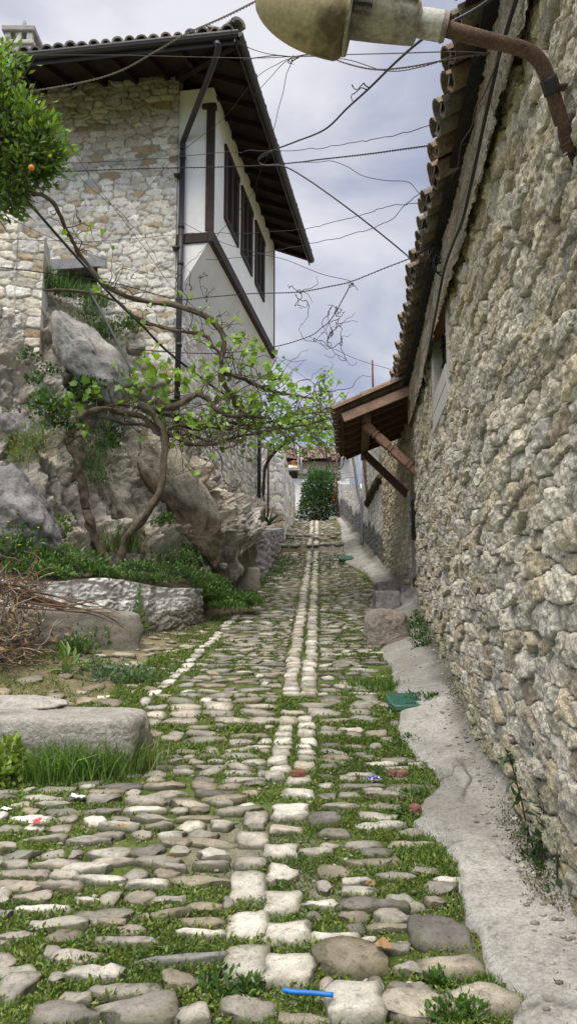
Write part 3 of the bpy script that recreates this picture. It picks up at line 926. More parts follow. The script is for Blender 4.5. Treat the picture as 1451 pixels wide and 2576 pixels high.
hexa(mb, [wr(.5, EAVE_Z - .095, .20), wr(11.2, EAVE_Z - .095, .20), wr(11.2, EAVE_Z + .55, -1.6), wr(.5, EAVE_Z + .55, -1.6),
          wr(.5, EAVE_Z - .06, .20), wr(11.2, EAVE_Z - .06, .20), wr(11.2, EAVE_Z + .60, -1.6), wr(.5, EAVE_Z + .60, -1.6)], (.035, .03, .026))
for k in range(52):
    yk = 1.0 + .2 * k
    sg = .05 * sin(yk * .9) + (.03 if yk > 8 else 0)
    hexa(mb, [wr(yk, EAVE_Z + .035 + sg, .28), wr(yk + .199, EAVE_Z + .035 + sg, .28), wr(yk + .199, EAVE_Z + .60 + sg, -.9), wr(yk, EAVE_Z + .60 + sg, -.9),
              wr(yk, EAVE_Z + .05 + sg, .28), wr(yk + .199, EAVE_Z + .05 + sg, .28), wr(yk + .199, EAVE_Z + .615 + sg, -.9), wr(yk, EAVE_Z + .615 + sg, -.9)], (.05, .04, .032))
mb.build('eave_shade_board', M['soffit'], LH)
# doorway at the far end: recess, door leaf, jamb of cut stone
mb = MB()
DJ = 12.45
zs = [1.7, 2.05, 2.28, 2.9, 3.15, 3.55, 3.95, 4.5]
dcol = [(.30, .29, .27), (.085, .083, .085), (.34, .33, .30), (.075, .073, .075), (.09, .09, .09), (.33, .31, .27), (.36, .33, .28)]
for a, b, c in zip(zs[:-1], zs[1:], dcol):
    o = .004 * rng.normal()
    hexa(mb, [(2.005 + o, DJ, a), (2.5, DJ, a), (2.5, DJ + .35, a), (2.005 + o, DJ + .35, a), (2.005 + o, DJ, b - .006), (2.5, DJ, b - .006), (2.5, DJ + .35, b - .006), (2.005 + o, DJ + .35, b - .006)], c)
mb.build('door_jamb', M['masonry'], LH, bevel=.01)
mb = MB()
for k in range(6):
    ya = 11.0 + k * .24
    hexa(mb, [(2.35, ya, 1.6), (2.40, ya, 1.6), (2.40, ya + .235, 1.6), (2.35, ya + .235, 1.6), (2.35, ya, 4.0), (2.40, ya, 4.0), (2.40, ya + .235, 4.0), (2.35, ya + .235, 4.0)], (.10, .065, .04))
mb.build('door', M['darkwood'], LH)
mb = MB()
wall_mesh(mb, [(1.90, 11.06), (2.0, 12.48)], 3.98, 5.2, .022, .016, .20, .085, .055, PAL_W, (.34, .325, .29), 133, sign=1, tops=.4, facets=5, edge=.12)
mb.build('wall_over_door', M['rubble'], LH, smooth=True)

# ---- rubble length beyond the door
mb = MB()
wall_mesh(mb, [(2.01, 12.5), (2.0, 16.0)], lambda x, y: float(ground(x, y)) - .1, lambda x, y: 5.35,   .022, .015, .20, .085, .055, PAL_W, (.34, .325, .29), 140, sub=.07, sign=1, tops=.4, facets=5, edge=.12, tint=tint_r)
tag(mb.build('stone_wall', M['rubble'], smooth=True), 'short rubble stone wall just beyond the canopy door', 'wall')

# ---- plastered yard wall with grey cement dado
def tint_p(c, x, y, z, u, prof):
    d = z - ground(x, y)
    n = fbm(v3(u * 1.6, z * 1.6, 5), 4, 92)
    peel = sstep(.05, .3, n - .1 - .25 * sstep(0, 2.2, u))[..., None]
    wht = np.array([.72, .71, .67]) * (1 + .1 * fbm(v3(u * 5, z * 5, 1), 3, 93))[..., None]
    c2 = wht * (1 - peel) + np.array([.36, .33, .26]) * peel
    dd = sstep(.78, .66, d + .22 * fbm(v3(u * 3.5, z * .8, 2), 4, 94))[..., None]
    gry = np.array([.20, .195, .195]) * (1 + .2 * fbm(v3(u * 9, z * 9, 3), 3, 95))[..., None]
    c2 = c2 * (1 - dd) + gry * dd
    streak = sstep(.25, .5, fbm(v3(u * 9, z * .6, 8), 3, 96))[..., None] * .3
    return c2 * (1 - streak)
mb = MB()
def topz(x, y):
    return float(np.interp(y, [15.9, 19.9, 20.0, 20.5, 28.2], [5.6, 5.6, 5.0, 5.25, 6.6]))
wall_mesh(mb, [(1.99, 16.0), (1.86, 28.2)], lambda x, y: float(ground(x, y)) - .1, topz, .04, .03, .25, .14, .03, PAL_W, (.4, .38, .33), 170, sign=1, tops=.35, tint=tint_p, facets=3, rough=.02)
tag(mb.build('plastered_wall', M['oldplaster'], smooth=True), 'peeling white plastered yard wall with dark grey cement dado', 'wall')
mb = MB()
for (a, b) in (((1.95, 15.95, 4.62), (1.93, 18.6, 4.42)),):
    t = np.linspace(0, 1, 30)[:, None]
    pts = np.array(a) * (1 - t) + np.array(b) * t
    tube(mb, pts + .03 * rng.normal(size=pts.shape), .09, 7, (.10, .085, .06), bump=.5)
tag(mb.build('mossy_coping', M['rock'], smooth=True), 'dark mossy sloping coping on the plastered wall', 'coping')
# ---------------------------------------------------------------- the tall house on the left
HC = np.array([-1.87, 12.1])                 # stone corner by the downpipe
DS = unit(np.array([.161, 1.0]))             # along the lane side
DF = unit(np.array([-1.0, .150]))            # along the front, leftwards
NS = np.array([DS[1], -DS[0]])               # outward of lane side (towards lane)
NF = np.array([-DF[1], DF[0]]) * -1.0        # outward of front (towards camera)
if NF[1] > 0: NF = -NF
def hs(u, o, z):                              # lane-side frame
    p = HC + DS * u + NS * o
    return np.array([p[0], p[1], z])
def hf(u, o, z):                              # front frame
    p = HC + DF * u + NF * o
    return np.array([p[0], p[1], z])
TH = thing('town_house', (-3.6, 14.5, 4.0), 'tall stone house with white overhanging upper storey, dark shutters and tiled roof', 'house')

def tint_h(c, x, y, z, u, prof):
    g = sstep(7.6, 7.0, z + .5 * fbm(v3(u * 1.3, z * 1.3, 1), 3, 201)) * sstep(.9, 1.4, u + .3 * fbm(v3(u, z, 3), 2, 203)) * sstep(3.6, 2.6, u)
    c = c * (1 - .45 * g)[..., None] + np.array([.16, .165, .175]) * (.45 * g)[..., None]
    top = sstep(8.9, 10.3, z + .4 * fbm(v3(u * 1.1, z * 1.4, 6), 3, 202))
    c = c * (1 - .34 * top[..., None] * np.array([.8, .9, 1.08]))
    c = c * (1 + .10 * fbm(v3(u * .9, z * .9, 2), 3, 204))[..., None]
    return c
mb = MB()
CEL = (1.35, 2.07, 7.12, 7.49)   # low cellar opening u0 u1 z0 z1
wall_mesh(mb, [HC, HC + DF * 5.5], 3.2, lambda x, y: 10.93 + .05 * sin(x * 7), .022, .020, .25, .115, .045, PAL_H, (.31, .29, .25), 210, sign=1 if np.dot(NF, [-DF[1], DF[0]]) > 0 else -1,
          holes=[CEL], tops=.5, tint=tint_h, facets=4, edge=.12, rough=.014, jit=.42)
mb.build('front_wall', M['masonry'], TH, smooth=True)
mb = MB()
def tint_s(c, x, y, z, u, prof):
    d = sstep(6.4, 4.2, z + .5 * fbm(v3(u * 1.2, z * 1.2, 1), 3, 206))[..., None]
    c = c * (1 - d) + c * np.array([.95, .93, .88]) * d
    return c * 1.08
wall_mesh(mb, [HC, HC + DS * 6.75], lambda x, y: 2.2 + .25 * (y - 12), 7.4, .03, .022, .24, .12, .04, PAL_H, (.36, .34, .30), 220, sign=-1, tops=.5, tint=tint_s, facets=4, rough=.014)
mb.build('side_wall', M['masonry'], TH, smooth=True)

# cellar opening: concrete lintel, dark void
mb = MB()
a, b, c, d = CEL
hexa(mb, [hf(a - .15, .05, d), hf(b + .2, .05, d), hf(b + .2, -.3, d), hf(a - .15, -.3, d), hf(a - .15, .05, d + .17), hf(b + .2, .05, d + .2), hf(b + .2, -.3, d + .2), hf(a - .15, -.3, d + .2)], (.30, .30, .31))
cw = mb.build('cellar_window', M['concrete'], TH, bevel=.01)
mb = MB(); hexa(mb, [hf(a - .05, -.25, c - .1), hf(b + .05, -.25, c - .1), hf(b + .05, -.3, c - .1), hf(a - .05, -.3, c - .1), hf(a - .05, -.25, d), hf(b + .05, -.25, d), hf(b + .05, -.3, d), hf(a - .05, -.3, d)], (.035, .037, .045))
mb.build('pane', M['glass'], cw)

# white overhanging bay (lane side)
PJ = .60; UB0, UB1 = .02, 5.82; ZB, ZT = 7.98, 10.95; ZW = 6.93
mb = MB()
WP_ = (.80, .795, .78)
hexa(mb, [hs(UB0, PJ, ZB - .10), hs(UB1, PJ, ZB - .10), hs(UB1, -.2, ZB - .10), hs(UB0, -.2, ZB - .10), hs(UB0, PJ, 10.62), hs(UB1, PJ, ZT), hs(UB1, -.2, ZT), hs(UB0, -.2, 10.62)], WP_)
bay = mb.build('bay', M['plaster'], TH)
mb = MB()   # sloping underside, closed by triangles
V = [hs(UB0, PJ - .012, ZB - .102), hs(UB0, .012, ZW), hs(UB0, -.05, ZB - .102), hs(UB1 + .4, PJ - .012, ZB - .102), hs(UB1 + .4, .012, ZW), hs(UB1 + .4, -.05, ZB - .102)]
mb.add(V, [np.array([[0, 2, 1], [3, 4, 5]]), np.array([[0, 1, 4, 3], [1, 2, 5, 4], [0, 3, 5, 2]])], (.78, .775, .765))
mb.build('bay_underside', M['plaster'], TH)
DW = (.042, .030, .026)
mb = MB()   # floor beam round the bay
hexa(mb, [hs(UB0 - .03, PJ + .035, ZB - .17), hs(UB1 + .02, PJ + .035, ZB - .17), hs(UB1 + .02, PJ - .06, ZB - .17), hs(UB0 - .03, PJ - .06, ZB - .17),
          hs(UB0 - .03, PJ + .035, ZB + .03), hs(UB1 + .02, PJ + .035, ZB + .03), hs(UB1 + .02, PJ - .06, ZB + .03), hs(UB0 - .03, PJ - .06, ZB + .03)], DW)
hexa(mb, [hs(UB0 - .032, PJ - .061, ZB - .17), hs(UB0 + .05, PJ - .061, ZB - .17), hs(UB0 + .05, -.02, ZB - .17), hs(UB0 - .032, -.02, ZB - .17),
          hs(UB0 - .032, PJ - .061, ZB + .0), hs(UB0 + .05, PJ - .061, ZB + .0), hs(UB0 + .05, -.02, ZB + .0), hs(UB0 - .032, -.02, ZB + .0)], DW)
mb.build('floor_beam', M['darkwood'], TH, bevel=.008)
mb = MB()
def spost(u0, u1, o0, o1, za, zb_):
    hexa(mb, [hs(u0, o1, za), hs(u1, o1, za), hs(u1, o0, za), hs(u0, o0, za), hs(u0, o1, zb_), hs(u1, o1, zb_), hs(u1, o0, zb_), hs(u0, o0, zb_)], DW)
spost(UB0 - .03, UB0 + .05, PJ - .11, PJ + .028, ZB + .031, 10.22)
spost(UB0 - .045, UB0 + .06, PJ - .19, PJ + .05, 10.22, 10.31)
mb.build('corner_post', M['darkwood'], TH, bevel=.006)
mb = MB(); spost(UB1 - .03, UB1 + .03, PJ - .05, PJ + .02, ZB + .031, 10.8); mb.build('far_corner_post', M['darkwood'], TH)

for (ya, yb) in ((12.80, 13.88), (14.13, 15.15), (15.46, 16.45)):
    ua, ub = (ya - 12.0) * 1.012, (yb - 12.0) * 1.012
    za, zb_ = 8.66, 9.98
    mb = MB()
    def sb(u0, u1, o0, o1, z0_, z1_, col=DW):
        hexa(mb, [hs(u0, o1, z0_), hs(u1, o1, z0_), hs(u1, o0, z0_), hs(u0, o0, z0_), hs(u0, o1, z1_), hs(u1, o1, z1_), hs(u1, o0, z1_), hs(u0, o0, z1_)], col)
    o0, o1 = PJ - .01, PJ + .036
    sb(ua, ua + .10, o0, o1, za, zb_); sb(ub - .10, ub, o0, o1, za, zb_)
    sb(ua + .101, ub - .101, o0, o1, za, za + .10); sb(ua - .02, ub + .0, o0, o1 + .012, zb_ + .001, zb_ + .10)
    sb(ua + .101, ub - .101, o0, PJ + .004, za + .101, zb_ - .001, (.018, .015, .014))
    wn = mb.build('window', M['darkwood'], TH)
    um = (ua + ub) / 2
    for (p, q) in ((ua + .11, um - .006), (um + .006, ub - .11)):
        mb = MB()
        sb(p, p + .05, PJ + .006, PJ + .034, za + .11, zb_ - .01, (.05, .038, .03)); sb(q - .05, q, PJ + .006, PJ + .034, za + .11, zb_ - .01, (.05, .038, .03))
        nl = 22
        for k in range(nl):
            z_ = za + .13 + (zb_ - za - .17) * k / nl
            hexa(mb, [hs(p + .051, PJ + .032, z_), hs(q - .051, PJ + .032, z_), hs(q - .051, PJ + .010, z_ + .03), hs(p + .051, PJ + .010, z_ + .03),
                      hs(p + .051, PJ + .032, z_ + .012), hs(q - .051, PJ + .032, z_ + .012), hs(q - .051, PJ + .010, z_ + .042), hs(p + .051, PJ + .010, z_ + .042)], (.062, .045, .034))
        mb.build('shutter', M['darkwood'], wn)

# roof: eave corner from the photograph, front eave and lane eave
EZ = 10.36
E0 = np.array([-.80, 10.58]); EL = np.array([-6.4, 11.36]); ER = np.array([.52, 17.95])
dF = unit(EL - E0); dR = unit(ER - E0)
nF = np.array([dF[1], -dF[0]]); nF = nF if nF[1] > 0 else -nF         # inward from front eave
nR = np.array([-dR[1], dR[0]]); nR = nR if nR[0] < 0 else -nR         # inward from lane eave
SL = .42
def v2z(p, z): return np.array([p[0], p[1], z])
ridge0 = E0 + (nF + nR) * 3.6
mb = MB()
A = v2z(E0, EZ); B = v2z(EL, EZ); Cc = v2z(ER, EZ)
Rg = v2z(ridge0, EZ + 3.6 * SL); Rl = v2z(EL + nF * 3.6, EZ + 3.6 * SL); Rr = v2z(ER + nR * 3.6, EZ + 3.6 * SL)
up = np.array([0, 0, .05])
mb.add([A, B, Rl, Rg, Cc, Rr, A + up, B + up, Rl + up, Rg + up, Cc + up, Rr + up],
       [np.array([[0, 3, 2, 1], [0, 4, 5, 3], [6, 7, 8, 9], [6, 9, 11, 10], [0, 1, 7, 6], [4, 0, 6, 10], [5, 4, 10, 11]])], (.030, .023, .018))
mb.build('soffit', M['soffit'], TH)
mb = MB()
for (o, d, n, L_, p0) in ((E0, dF, nF, 5.6, .35), (E0, dR, nR, 7.3, .45)):
    s = p0
    while s < L_:
        p = o + d * s
        ll = min(2.2, s * .96); a = v2z(p + n * .06, EZ + .06 * SL - .055); b = v2z(p + n * ll, EZ + ll * SL - .055)
        beam(mb, a, b, .075, .10, (0, 0, 1), (.024, .018, .015))
        s += .56
beam(mb, v2z(E0 + (nF + nR) * .05, EZ - .06), v2z(E0 + (nF + nR) * 2, EZ + 2 * SL - .06), .09, .12, (0, 0, 1), (.03, .022, .018))
mb.build('rafters', M['soffit'], TH)
mb = MB()
GC = (.030, .027, .030)
for (a, b, n) in ((E0, EL, nF), (E0, ER, nR)):
    d = unit(b - a)
    p, q = v2z(a - n * .05 - d * .06, EZ + .03), v2z(b - n * .05, EZ + .03)
    for k in range(5):      # half round gutter as bars of a trough
        an = pi * (k + .5) / 5
        off = n * (-.06 * cos(an)); zz = -.07 * sin(an)
        beam(mb, p + v2z(off, zz), q + v2z(off, zz), .05, .012, v2z(n * cos(an) * .8, sin(an)), GC)
    beam(mb, p + v2z(-n * .06, .0), q + v2z(-n * .06, .0), .022, .022, (0, 0, 1), (.055, .052, .058))
    beam(mb, p + v2z(n * .05, -.06), q + v2z(n * .05, -.06), .02, .16, (0, 0, 1), (.025, .02, .018))
mb.build('gutter', M['gutter'], TH)
mb = MB()
TL2 = [(.24, .225, .20), (.30, .28, .25), (.20, .185, .165), (.34, .32, .29), (.25, .21, .175)]
for (o, d, n, L_) in ((E0, dF, nF, 5.7), (E0, dR, nR, 7.4)):
    s = .12
    while s < L_:
        for c in range(6):
            q0 = -.06 + .5 * c; q1 = q0 + .56
            lim = min(s * .97, 9)
            if q0 > lim + .1 or q0 > 3.3: break
            p = o + d * s
            cl = np.array(TL2[rng.integers(5)]) * (1 + .15 * rng.normal())
            jz = .012 * rng.normal(); jr = .01 * rng.normal()
            barrel(mb, v2z(p + n * q0, EZ + .115 + q0 * SL + jz), v2z(p + n * q1, EZ + .125 + q1 * SL + jz), .092 + jr, .075 + jr, cl, th=.03)
            p2 = p + d * .096
            barrel(mb, v2z(p2 + n * q0, EZ + .13 + q0 * SL), v2z(p2 + n * q1, EZ + .14 + q1 * SL), .07, .06, cl * .8, conv=False)
        s += .192
h = 0.0
while h < 3.4:      # hip tiles
    p = E0 + (nF + nR) * (h - .05); q = E0 + (nF + nR) * (h + .4)
    barrel(mb, v2z(p, EZ + .17 + h * SL), v2z(q, EZ + .16 + (h + .4) * SL), .135, .11, np.array(TL2[1]) * (1 + .1 * rng.normal()), th=.05)
    h += .33
mb.build('roof_tiles', M['tile'], TH)
# chimney
mb = MB()
ch = at(58, 140, 12.9)
cz = ch[2]
for k, (z0_, z1_, s_) in enumerate(((cz - 1.2, cz + .02, .50), (cz + .021, cz + .10, .58), (cz + .28, cz + .38, .60), (cz + .381, cz + .48, .30))):
    box(mb, (ch[0], ch[1], (z0_ + z1_) / 2), (s_, s_, z1_ - z0_), None, np.array((.40, .39, .37)) * (1 + .1 * rng.normal()))
for dx in (-.2, 0, .2):
    for dy in (-.2, .2):
        box(mb, (ch[0] + dx, ch[1] + dy, cz + .19), (.11, .11, .178), None, np.array((.42, .41, .39)) * (1 + .1 * rng.normal()))
tube(mb, [(ch[0], ch[1], cz + .48), (ch[0], ch[1], cz + .58), (ch[0], ch[1], cz + .72)], [.075, .06, .03], 7, (.36, .35, .33))
mb.build('chimney', M['masonry'], TH, bevel=.025)
# downpipe from the gutter corner
mb = MB()
pp = [v2z(E0 + (nF * .0 + nR * .28) + dF * .05, EZ - .03), v2z(E0 + nR * .30 + nF * .02, EZ - .22), hs(-.06, .14, 9.72) + np.array([0, -.0, .0]), hs(-.06, .10, 9.55), hs(-.06, .10, 9.3)]
tube(mb, smooth_path(pp, 6), .05, 10, GC)
tube(mb, [hs(-.06, .10, 9.32), hs(-.06, .09, 4.55)], .048, 10, GC)
for z_ in (9.3, 8.05, 7.4, 6.0):
    tube(mb, [hs(-.06, .10, z_), hs(-.06, .10, z_ + .06)], .056, 10, (.02, .018, .02))
for z_ in (9.0, 7.7, 6.3, 5.1):
    box(mb, hs(-.06, .03, z_), (.13, .13, .025), None, (.02, .018, .02))
mb.build('downpipe', M['gutter'], TH, smooth=True)
mb = MB()
tube(mb, [hs(6.62, .10, 7.0), hs(6.62, .10, 4.15)], .05, 10, GC)
for z_ in (6.6, 5.5, 4.6): tube(mb, [hs(6.62, .10, z_), hs(6.62, .10, z_ + .05)], .058, 10, (.02, .018, .02))
mb.build('downpipe', M['gutter'], TH, smooth=True)

# ---------------------------------------------------------------- rock face under the house
def line3(pts, n):
    p = np.array([at(*q) for q in pts])
    s = np.concatenate([[0], np.cumsum(np.linalg.norm(np.diff(p, axis=0), axis=1))])
    t = np.linspace(0, s[-1], n)
    return np.stack([np.interp(t, s, p[:, k]) for k in range(3)], -1)
NU = 400
RIM = [(-420, 1475, 7.6), (-120, 1458, 8.2), (0, 1462, 8.55), (250, 1466, 9.3), (470, 1482, 10.35), (530, 1490, 11.3), (585, 1462, 12.6), (640, 1420, 14.5), (660, 1345, 17), (675, 1310, 19)]
FOOT = [(-420, 1425, 8.6), (-120, 1420, 9.4), (0, 1415, 9.8), (150, 1425, 10.3), (300, 1425, 10.7), (450, 1415, 11.4), (590, 1405, 12.7), (638, 1370, 15.0), (650, 1300, 17.5), (655, 1285, 19)]
HEAD = [(-500, 700, 10.6), (-120, 735, 10.9), (0, 740, 11.2), (110, 735, 11.7), (200, 775, 12.1), (300, 870, 12.15), (425, 1010, 12.2), (455, 1125, 12.9), (500, 1205, 14.0), (560, 1262, 15.5), (625, 1282, 17.8), (640, 1290, 19)]
def resamp(C3, key):      # resample by pixel-order parameter so that rows match
    return C3
R3, F3, H3 = line3(RIM, NU), line3(FOOT, NU), line3(HEAD, NU)
vb = np.linspace(0, 1, 14)[None, :, None]
vr = np.linspace(0, 1, 250)[1:][None, :, None]
bedP = R3[:, None] * (1 - vb) + F3[:, None] * vb
bedP[..., 2] += .06 * fbm(bedP * 2.2, 3, 301)
rockP = F3[:, None] * (1 - vr) + H3[:, None] * vr
dirn = unit(np.cross(np.gradient(F3 * .5 + H3 * .5, axis=0), H3 - F3))
dirn = np.where((dirn @ np.array([.5, -1, .2]))[:, None] < 0, -dirn, dirn)
k_ = np.ones(41) / 41
for c in range(3): dirn[:, c] = np.convolve(np.pad(dirn[:, c], 20, 'edge'), k_, 'valid')
dirn = unit(dirn)[:, None]
q = rockP
ns = np.array([.80, -.12, .58])       # across the tilted beds
sc = (q @ ns) * 1.0
warp = fbm(q * .9, 3, 302) * .35 + fbm(q * 2.5, 3, 303) * .12
s1 = sc * 1.55 + warp * 1.8
saw = s1 - np.floor(s1)
bedid = np.floor(s1).astype(np.int64)
lv = h01(bedid, bedid * 0 + 1, bedid * 0, 5)
s2 = sc * 5.5 + warp * 6
saw2 = s2 - np.floor(s2)
fall = sstep(0, .1, vr[..., 0]) * sstep(1.0, .82, vr[..., 0])
blk = fbm(q * np.array([.8, .8, .8]) + 5, 3, 304)
disp = (.50 * (.25 + .75 * lv) * saw ** .8 + .20 * saw2 ** 1.5 + .34 * blk + .18 * (1 - 2 * np.abs(fbm(q * 2.6, 4, 305))) + .10 * (.5 - np.abs(fbm(q * 7, 4, 306))) - .22) * (.15 + .85 * fall)
crk = np.exp(-(fbm(q * np.array([1.3, 1.3, 1.3]) + 8, 4, 320) / .03) ** 2) + .8 * np.exp(-(fbm(q * 3.1 + 2, 4, 321) / .03) ** 2)
disp = disp + (.06 * (.5 - np.abs(fbm(q * 15, 3, 322))) - .05 * np.clip(crk, 0, 1)) * fall
rockP = rockP + dirn * disp[..., None]
cream = np.array([.76, .70, .60]); pink = np.array([.74, .645, .54]); grey = np.array([.56, .55, .52]); brown = np.array([.36, .29, .21])
m1 = np.clip(.5 + 1.2 * fbm(q * .8, 3, 307), 0, 1)[..., None]
cc = cream * (1 - m1) + pink * m1
g1 = sstep(.05, .3, fbm(q * .7 + 9, 3, 308))[..., None]
cc = cc * (1 - .75 * g1) + grey * .75 * g1
b1 = (sstep(.25, .0, saw) * lv)[..., None]  # brown painted into the ledge recesses as their shadow
cc = cc * (1 - .5 * b1) + brown * .5 * b1
cc = cc * (.80 + .42 * saw2 + .38 * fbm(q * 5, 4, 309))[..., None]
cc = cc * (1 - .5 * np.clip(crk, 0, 1))[..., None] * (1 + .25 * fbm(q * 18, 2, 323))[..., None]
ug = sstep(.12, .4, fbm(q * 1.6 + 3, 4, 310) + .12 * (1 - vr[..., 0]))[..., None]
cc = cc * (1 - .25 * ug) + np.array([.16, .15, .075]) * .25 * ug
bc = np.array([.12, .105, .06]) * (1 + .3 * fbm(bedP * 5, 3, 311))[..., None]
Pa = np.concatenate([bedP, rockP], 1); Ca = np.concatenate([bc, cc], 1)
hl = H3.copy(); hl[:, 1] += 2.5; hl[:, 0] -= .8
Pa = np.concatenate([Pa, hl[:, None]], 1); Ca = np.concatenate([Ca, Ca[:, -1:]], 1)
mb = MB(); mb.add(Pa.reshape(-1, 3), [grid_faces(NU, Pa.shape[1])], Ca.reshape(-1, 3))
mb.build('rocky_hillside', M['rock'], smooth=True, kind='structure')
ROCK = Pa

# separate big boulders leaning on the slope
def ico(sub):
    import bmesh
    b = bmesh.new(); bmesh.ops.create_icosphere(b, subdivisions=sub, radius=1)
    V = np.array([v.co[:] for v in b.verts]); F = np.array([[v.index for v in f.verts] for f in b.faces]); b.free()
    return V, F
ICO = {k: ico(k) for k in (2, 3, 4, 5)}
def boulder(mb, c, size, ax, seed, col, planes=34, noise=.06, sub=5, col2=None, sharp=160.0, layer=0, two=False):
    V, F = ICO[sub]
    r_ = np.random.default_rng(seed)
    n = unit(r_.normal(size=(planes, 3))); h = r_.uniform(.66, 1.0, planes)
    n = np.vstack([n, np.eye(3), -np.eye(3)]); h = np.concatenate([h, np.full(6, .92)])
    dd = np.maximum(V @ n.T, 1e-3) / h
    r = 1 / (np.sum(dd ** sharp, 1) ** (1 / sharp))
    P = V * r[:, None]
    P = P * np.asarray(size) / 2
    nn_ = fbm(P * 2.2 + seed, 4, seed) * noise * 1.6 + (.5 - np.abs(fbm(P * 5 + seed, 4, seed + 1))) * noise * 1.6
    if layer:
        q_ = P @ unit(np.array([.3, .2, 1.0])) * layer + 1.5 * fbm(P * 2, 2, seed + 4)
        nn_ = nn_ + noise * .7 * (q_ - np.floor(q_))
    nn_ = nn_ + .035 * (.4 - np.abs(fbm(P * 9 + seed, 3, seed + 11))) * min(1, max(size)) + .05 * fbm(P * 3.5 + 3, 3, seed + 12) * min(1, max(size))
    P = P + unit(P) * nn_[:, None]
    crk = np.exp(-(fbm(P * 2.3 + 11, 4, seed + 13) / .035) ** 2)[:, None]
    P = P - unit(P) * crk * .025 * min(1, max(size))
    t_ = np.clip(.5 + 1.3 * fbm(P * 1.8 + 7, 4, seed + 2), 0, 1)[:, None]
    if two:  # shaded brown undersides painted into the colour, upper sides kept pale
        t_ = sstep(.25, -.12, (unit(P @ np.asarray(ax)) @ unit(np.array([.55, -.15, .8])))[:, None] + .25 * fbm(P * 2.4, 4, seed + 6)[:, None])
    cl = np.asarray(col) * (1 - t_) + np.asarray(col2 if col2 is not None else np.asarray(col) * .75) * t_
    cl = cl * (1 + .3 * fbm(P * 9, 3, seed + 3))[:, None] * (1 - .6 * crk)
    mb.add(np.asarray(c) + P @ np.asarray(ax), [F], cl)

def frame(d, up=(0, 0, 1)):
    d = unit(np.asarray(d, float)); s = unit(np.cross(d, up)); u = np.cross(s, d)
    return np.array([d, s, u])

BL = [
 ('pale grey boulder jutting from the top of the rock slope', at(222, 862, 11.0), (2.0, .95, .80), frame((.68, .08, -.73)), 61, (.47, .455, .425), (.34, .33, .305), 'greyrock', 0),
 ('dark grey boulder at the lower corner of the slope beside yellow flowers', at(38, 1260, 9.2), (1.35, .9, .85), frame((.62, .0, -.78)), 65, (.19, .188, .185), (.31, .30, .29), 'greyrock', 2),
 ('small dark grey rock beside wild herbs halfway up the slope', at(68, 1050, 9.75), (.75, .4, .30), frame((.75, 0, -.6)), 63, (.23, .225, .22), (.32, .31, .30), 'greyrock', 0),
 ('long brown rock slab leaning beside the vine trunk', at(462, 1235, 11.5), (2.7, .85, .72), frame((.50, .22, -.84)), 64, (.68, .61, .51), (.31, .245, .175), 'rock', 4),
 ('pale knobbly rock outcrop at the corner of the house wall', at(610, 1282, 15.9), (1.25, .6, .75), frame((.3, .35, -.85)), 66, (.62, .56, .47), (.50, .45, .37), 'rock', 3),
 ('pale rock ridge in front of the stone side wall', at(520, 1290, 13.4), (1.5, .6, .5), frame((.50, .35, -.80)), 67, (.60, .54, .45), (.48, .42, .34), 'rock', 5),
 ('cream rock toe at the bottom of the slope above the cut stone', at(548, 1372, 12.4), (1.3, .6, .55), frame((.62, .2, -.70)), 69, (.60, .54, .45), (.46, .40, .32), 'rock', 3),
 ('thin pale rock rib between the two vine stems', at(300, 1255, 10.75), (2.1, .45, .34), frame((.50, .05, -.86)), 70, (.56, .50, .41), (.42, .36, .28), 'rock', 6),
 ('broken cream rock below the climbing vine arch', at(225, 1130, 10.7), (1.5, .45, .42), frame((.55, .05, -.82)), 71, (.56, .50, .41), (.40, .35, .27), 'rock', 5),
]
for (lab, c, sz, ax, sd, c1, c2, mt, ly) in BL:
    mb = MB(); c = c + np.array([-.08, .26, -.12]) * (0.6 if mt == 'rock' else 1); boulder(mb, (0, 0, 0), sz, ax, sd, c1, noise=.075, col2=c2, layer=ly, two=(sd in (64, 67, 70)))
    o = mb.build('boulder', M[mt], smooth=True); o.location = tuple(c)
    tag(o, lab, 'boulder', 'rocks on the slope below the house')

# small loose rubble at the rock foot and head
k = 0
for (px, py, Y, s) in [(520, 1412, 11.9, .13), (538, 1420, 11.9, .11), (517, 1432, 11.8, .16), (560, 1424, 12.0, .12), (230, 780, 11.9, .22), (262, 815, 11.9, .2), (340, 880, 12, .22), (375, 930, 12, .24), (398, 968, 12, .22), (320, 930, 11.8, .2), (400, 1010, 11.9, .24), (345, 965, 11.8, .2)]:
    mb = MB(); boulder(mb, (0, 0, 0), np.array((1.3, 1, .8)) * s * 1.2, np.eye(3), 300 + k, (.50, .46, .39), noise=.012, sub=3)
    o = mb.build('loose_stone', M['rock'], smooth=True); o.location = tuple(at(px, py, Y)); k += 1
    tag(o, 'cream loose stone lying at the foot of the rock slope' if py > 1300 else 'cream loose stone piled against the base of the tall house', 'stone', 'loose stones at the slope foot' if py > 1300 else 'loose stones by the house base')

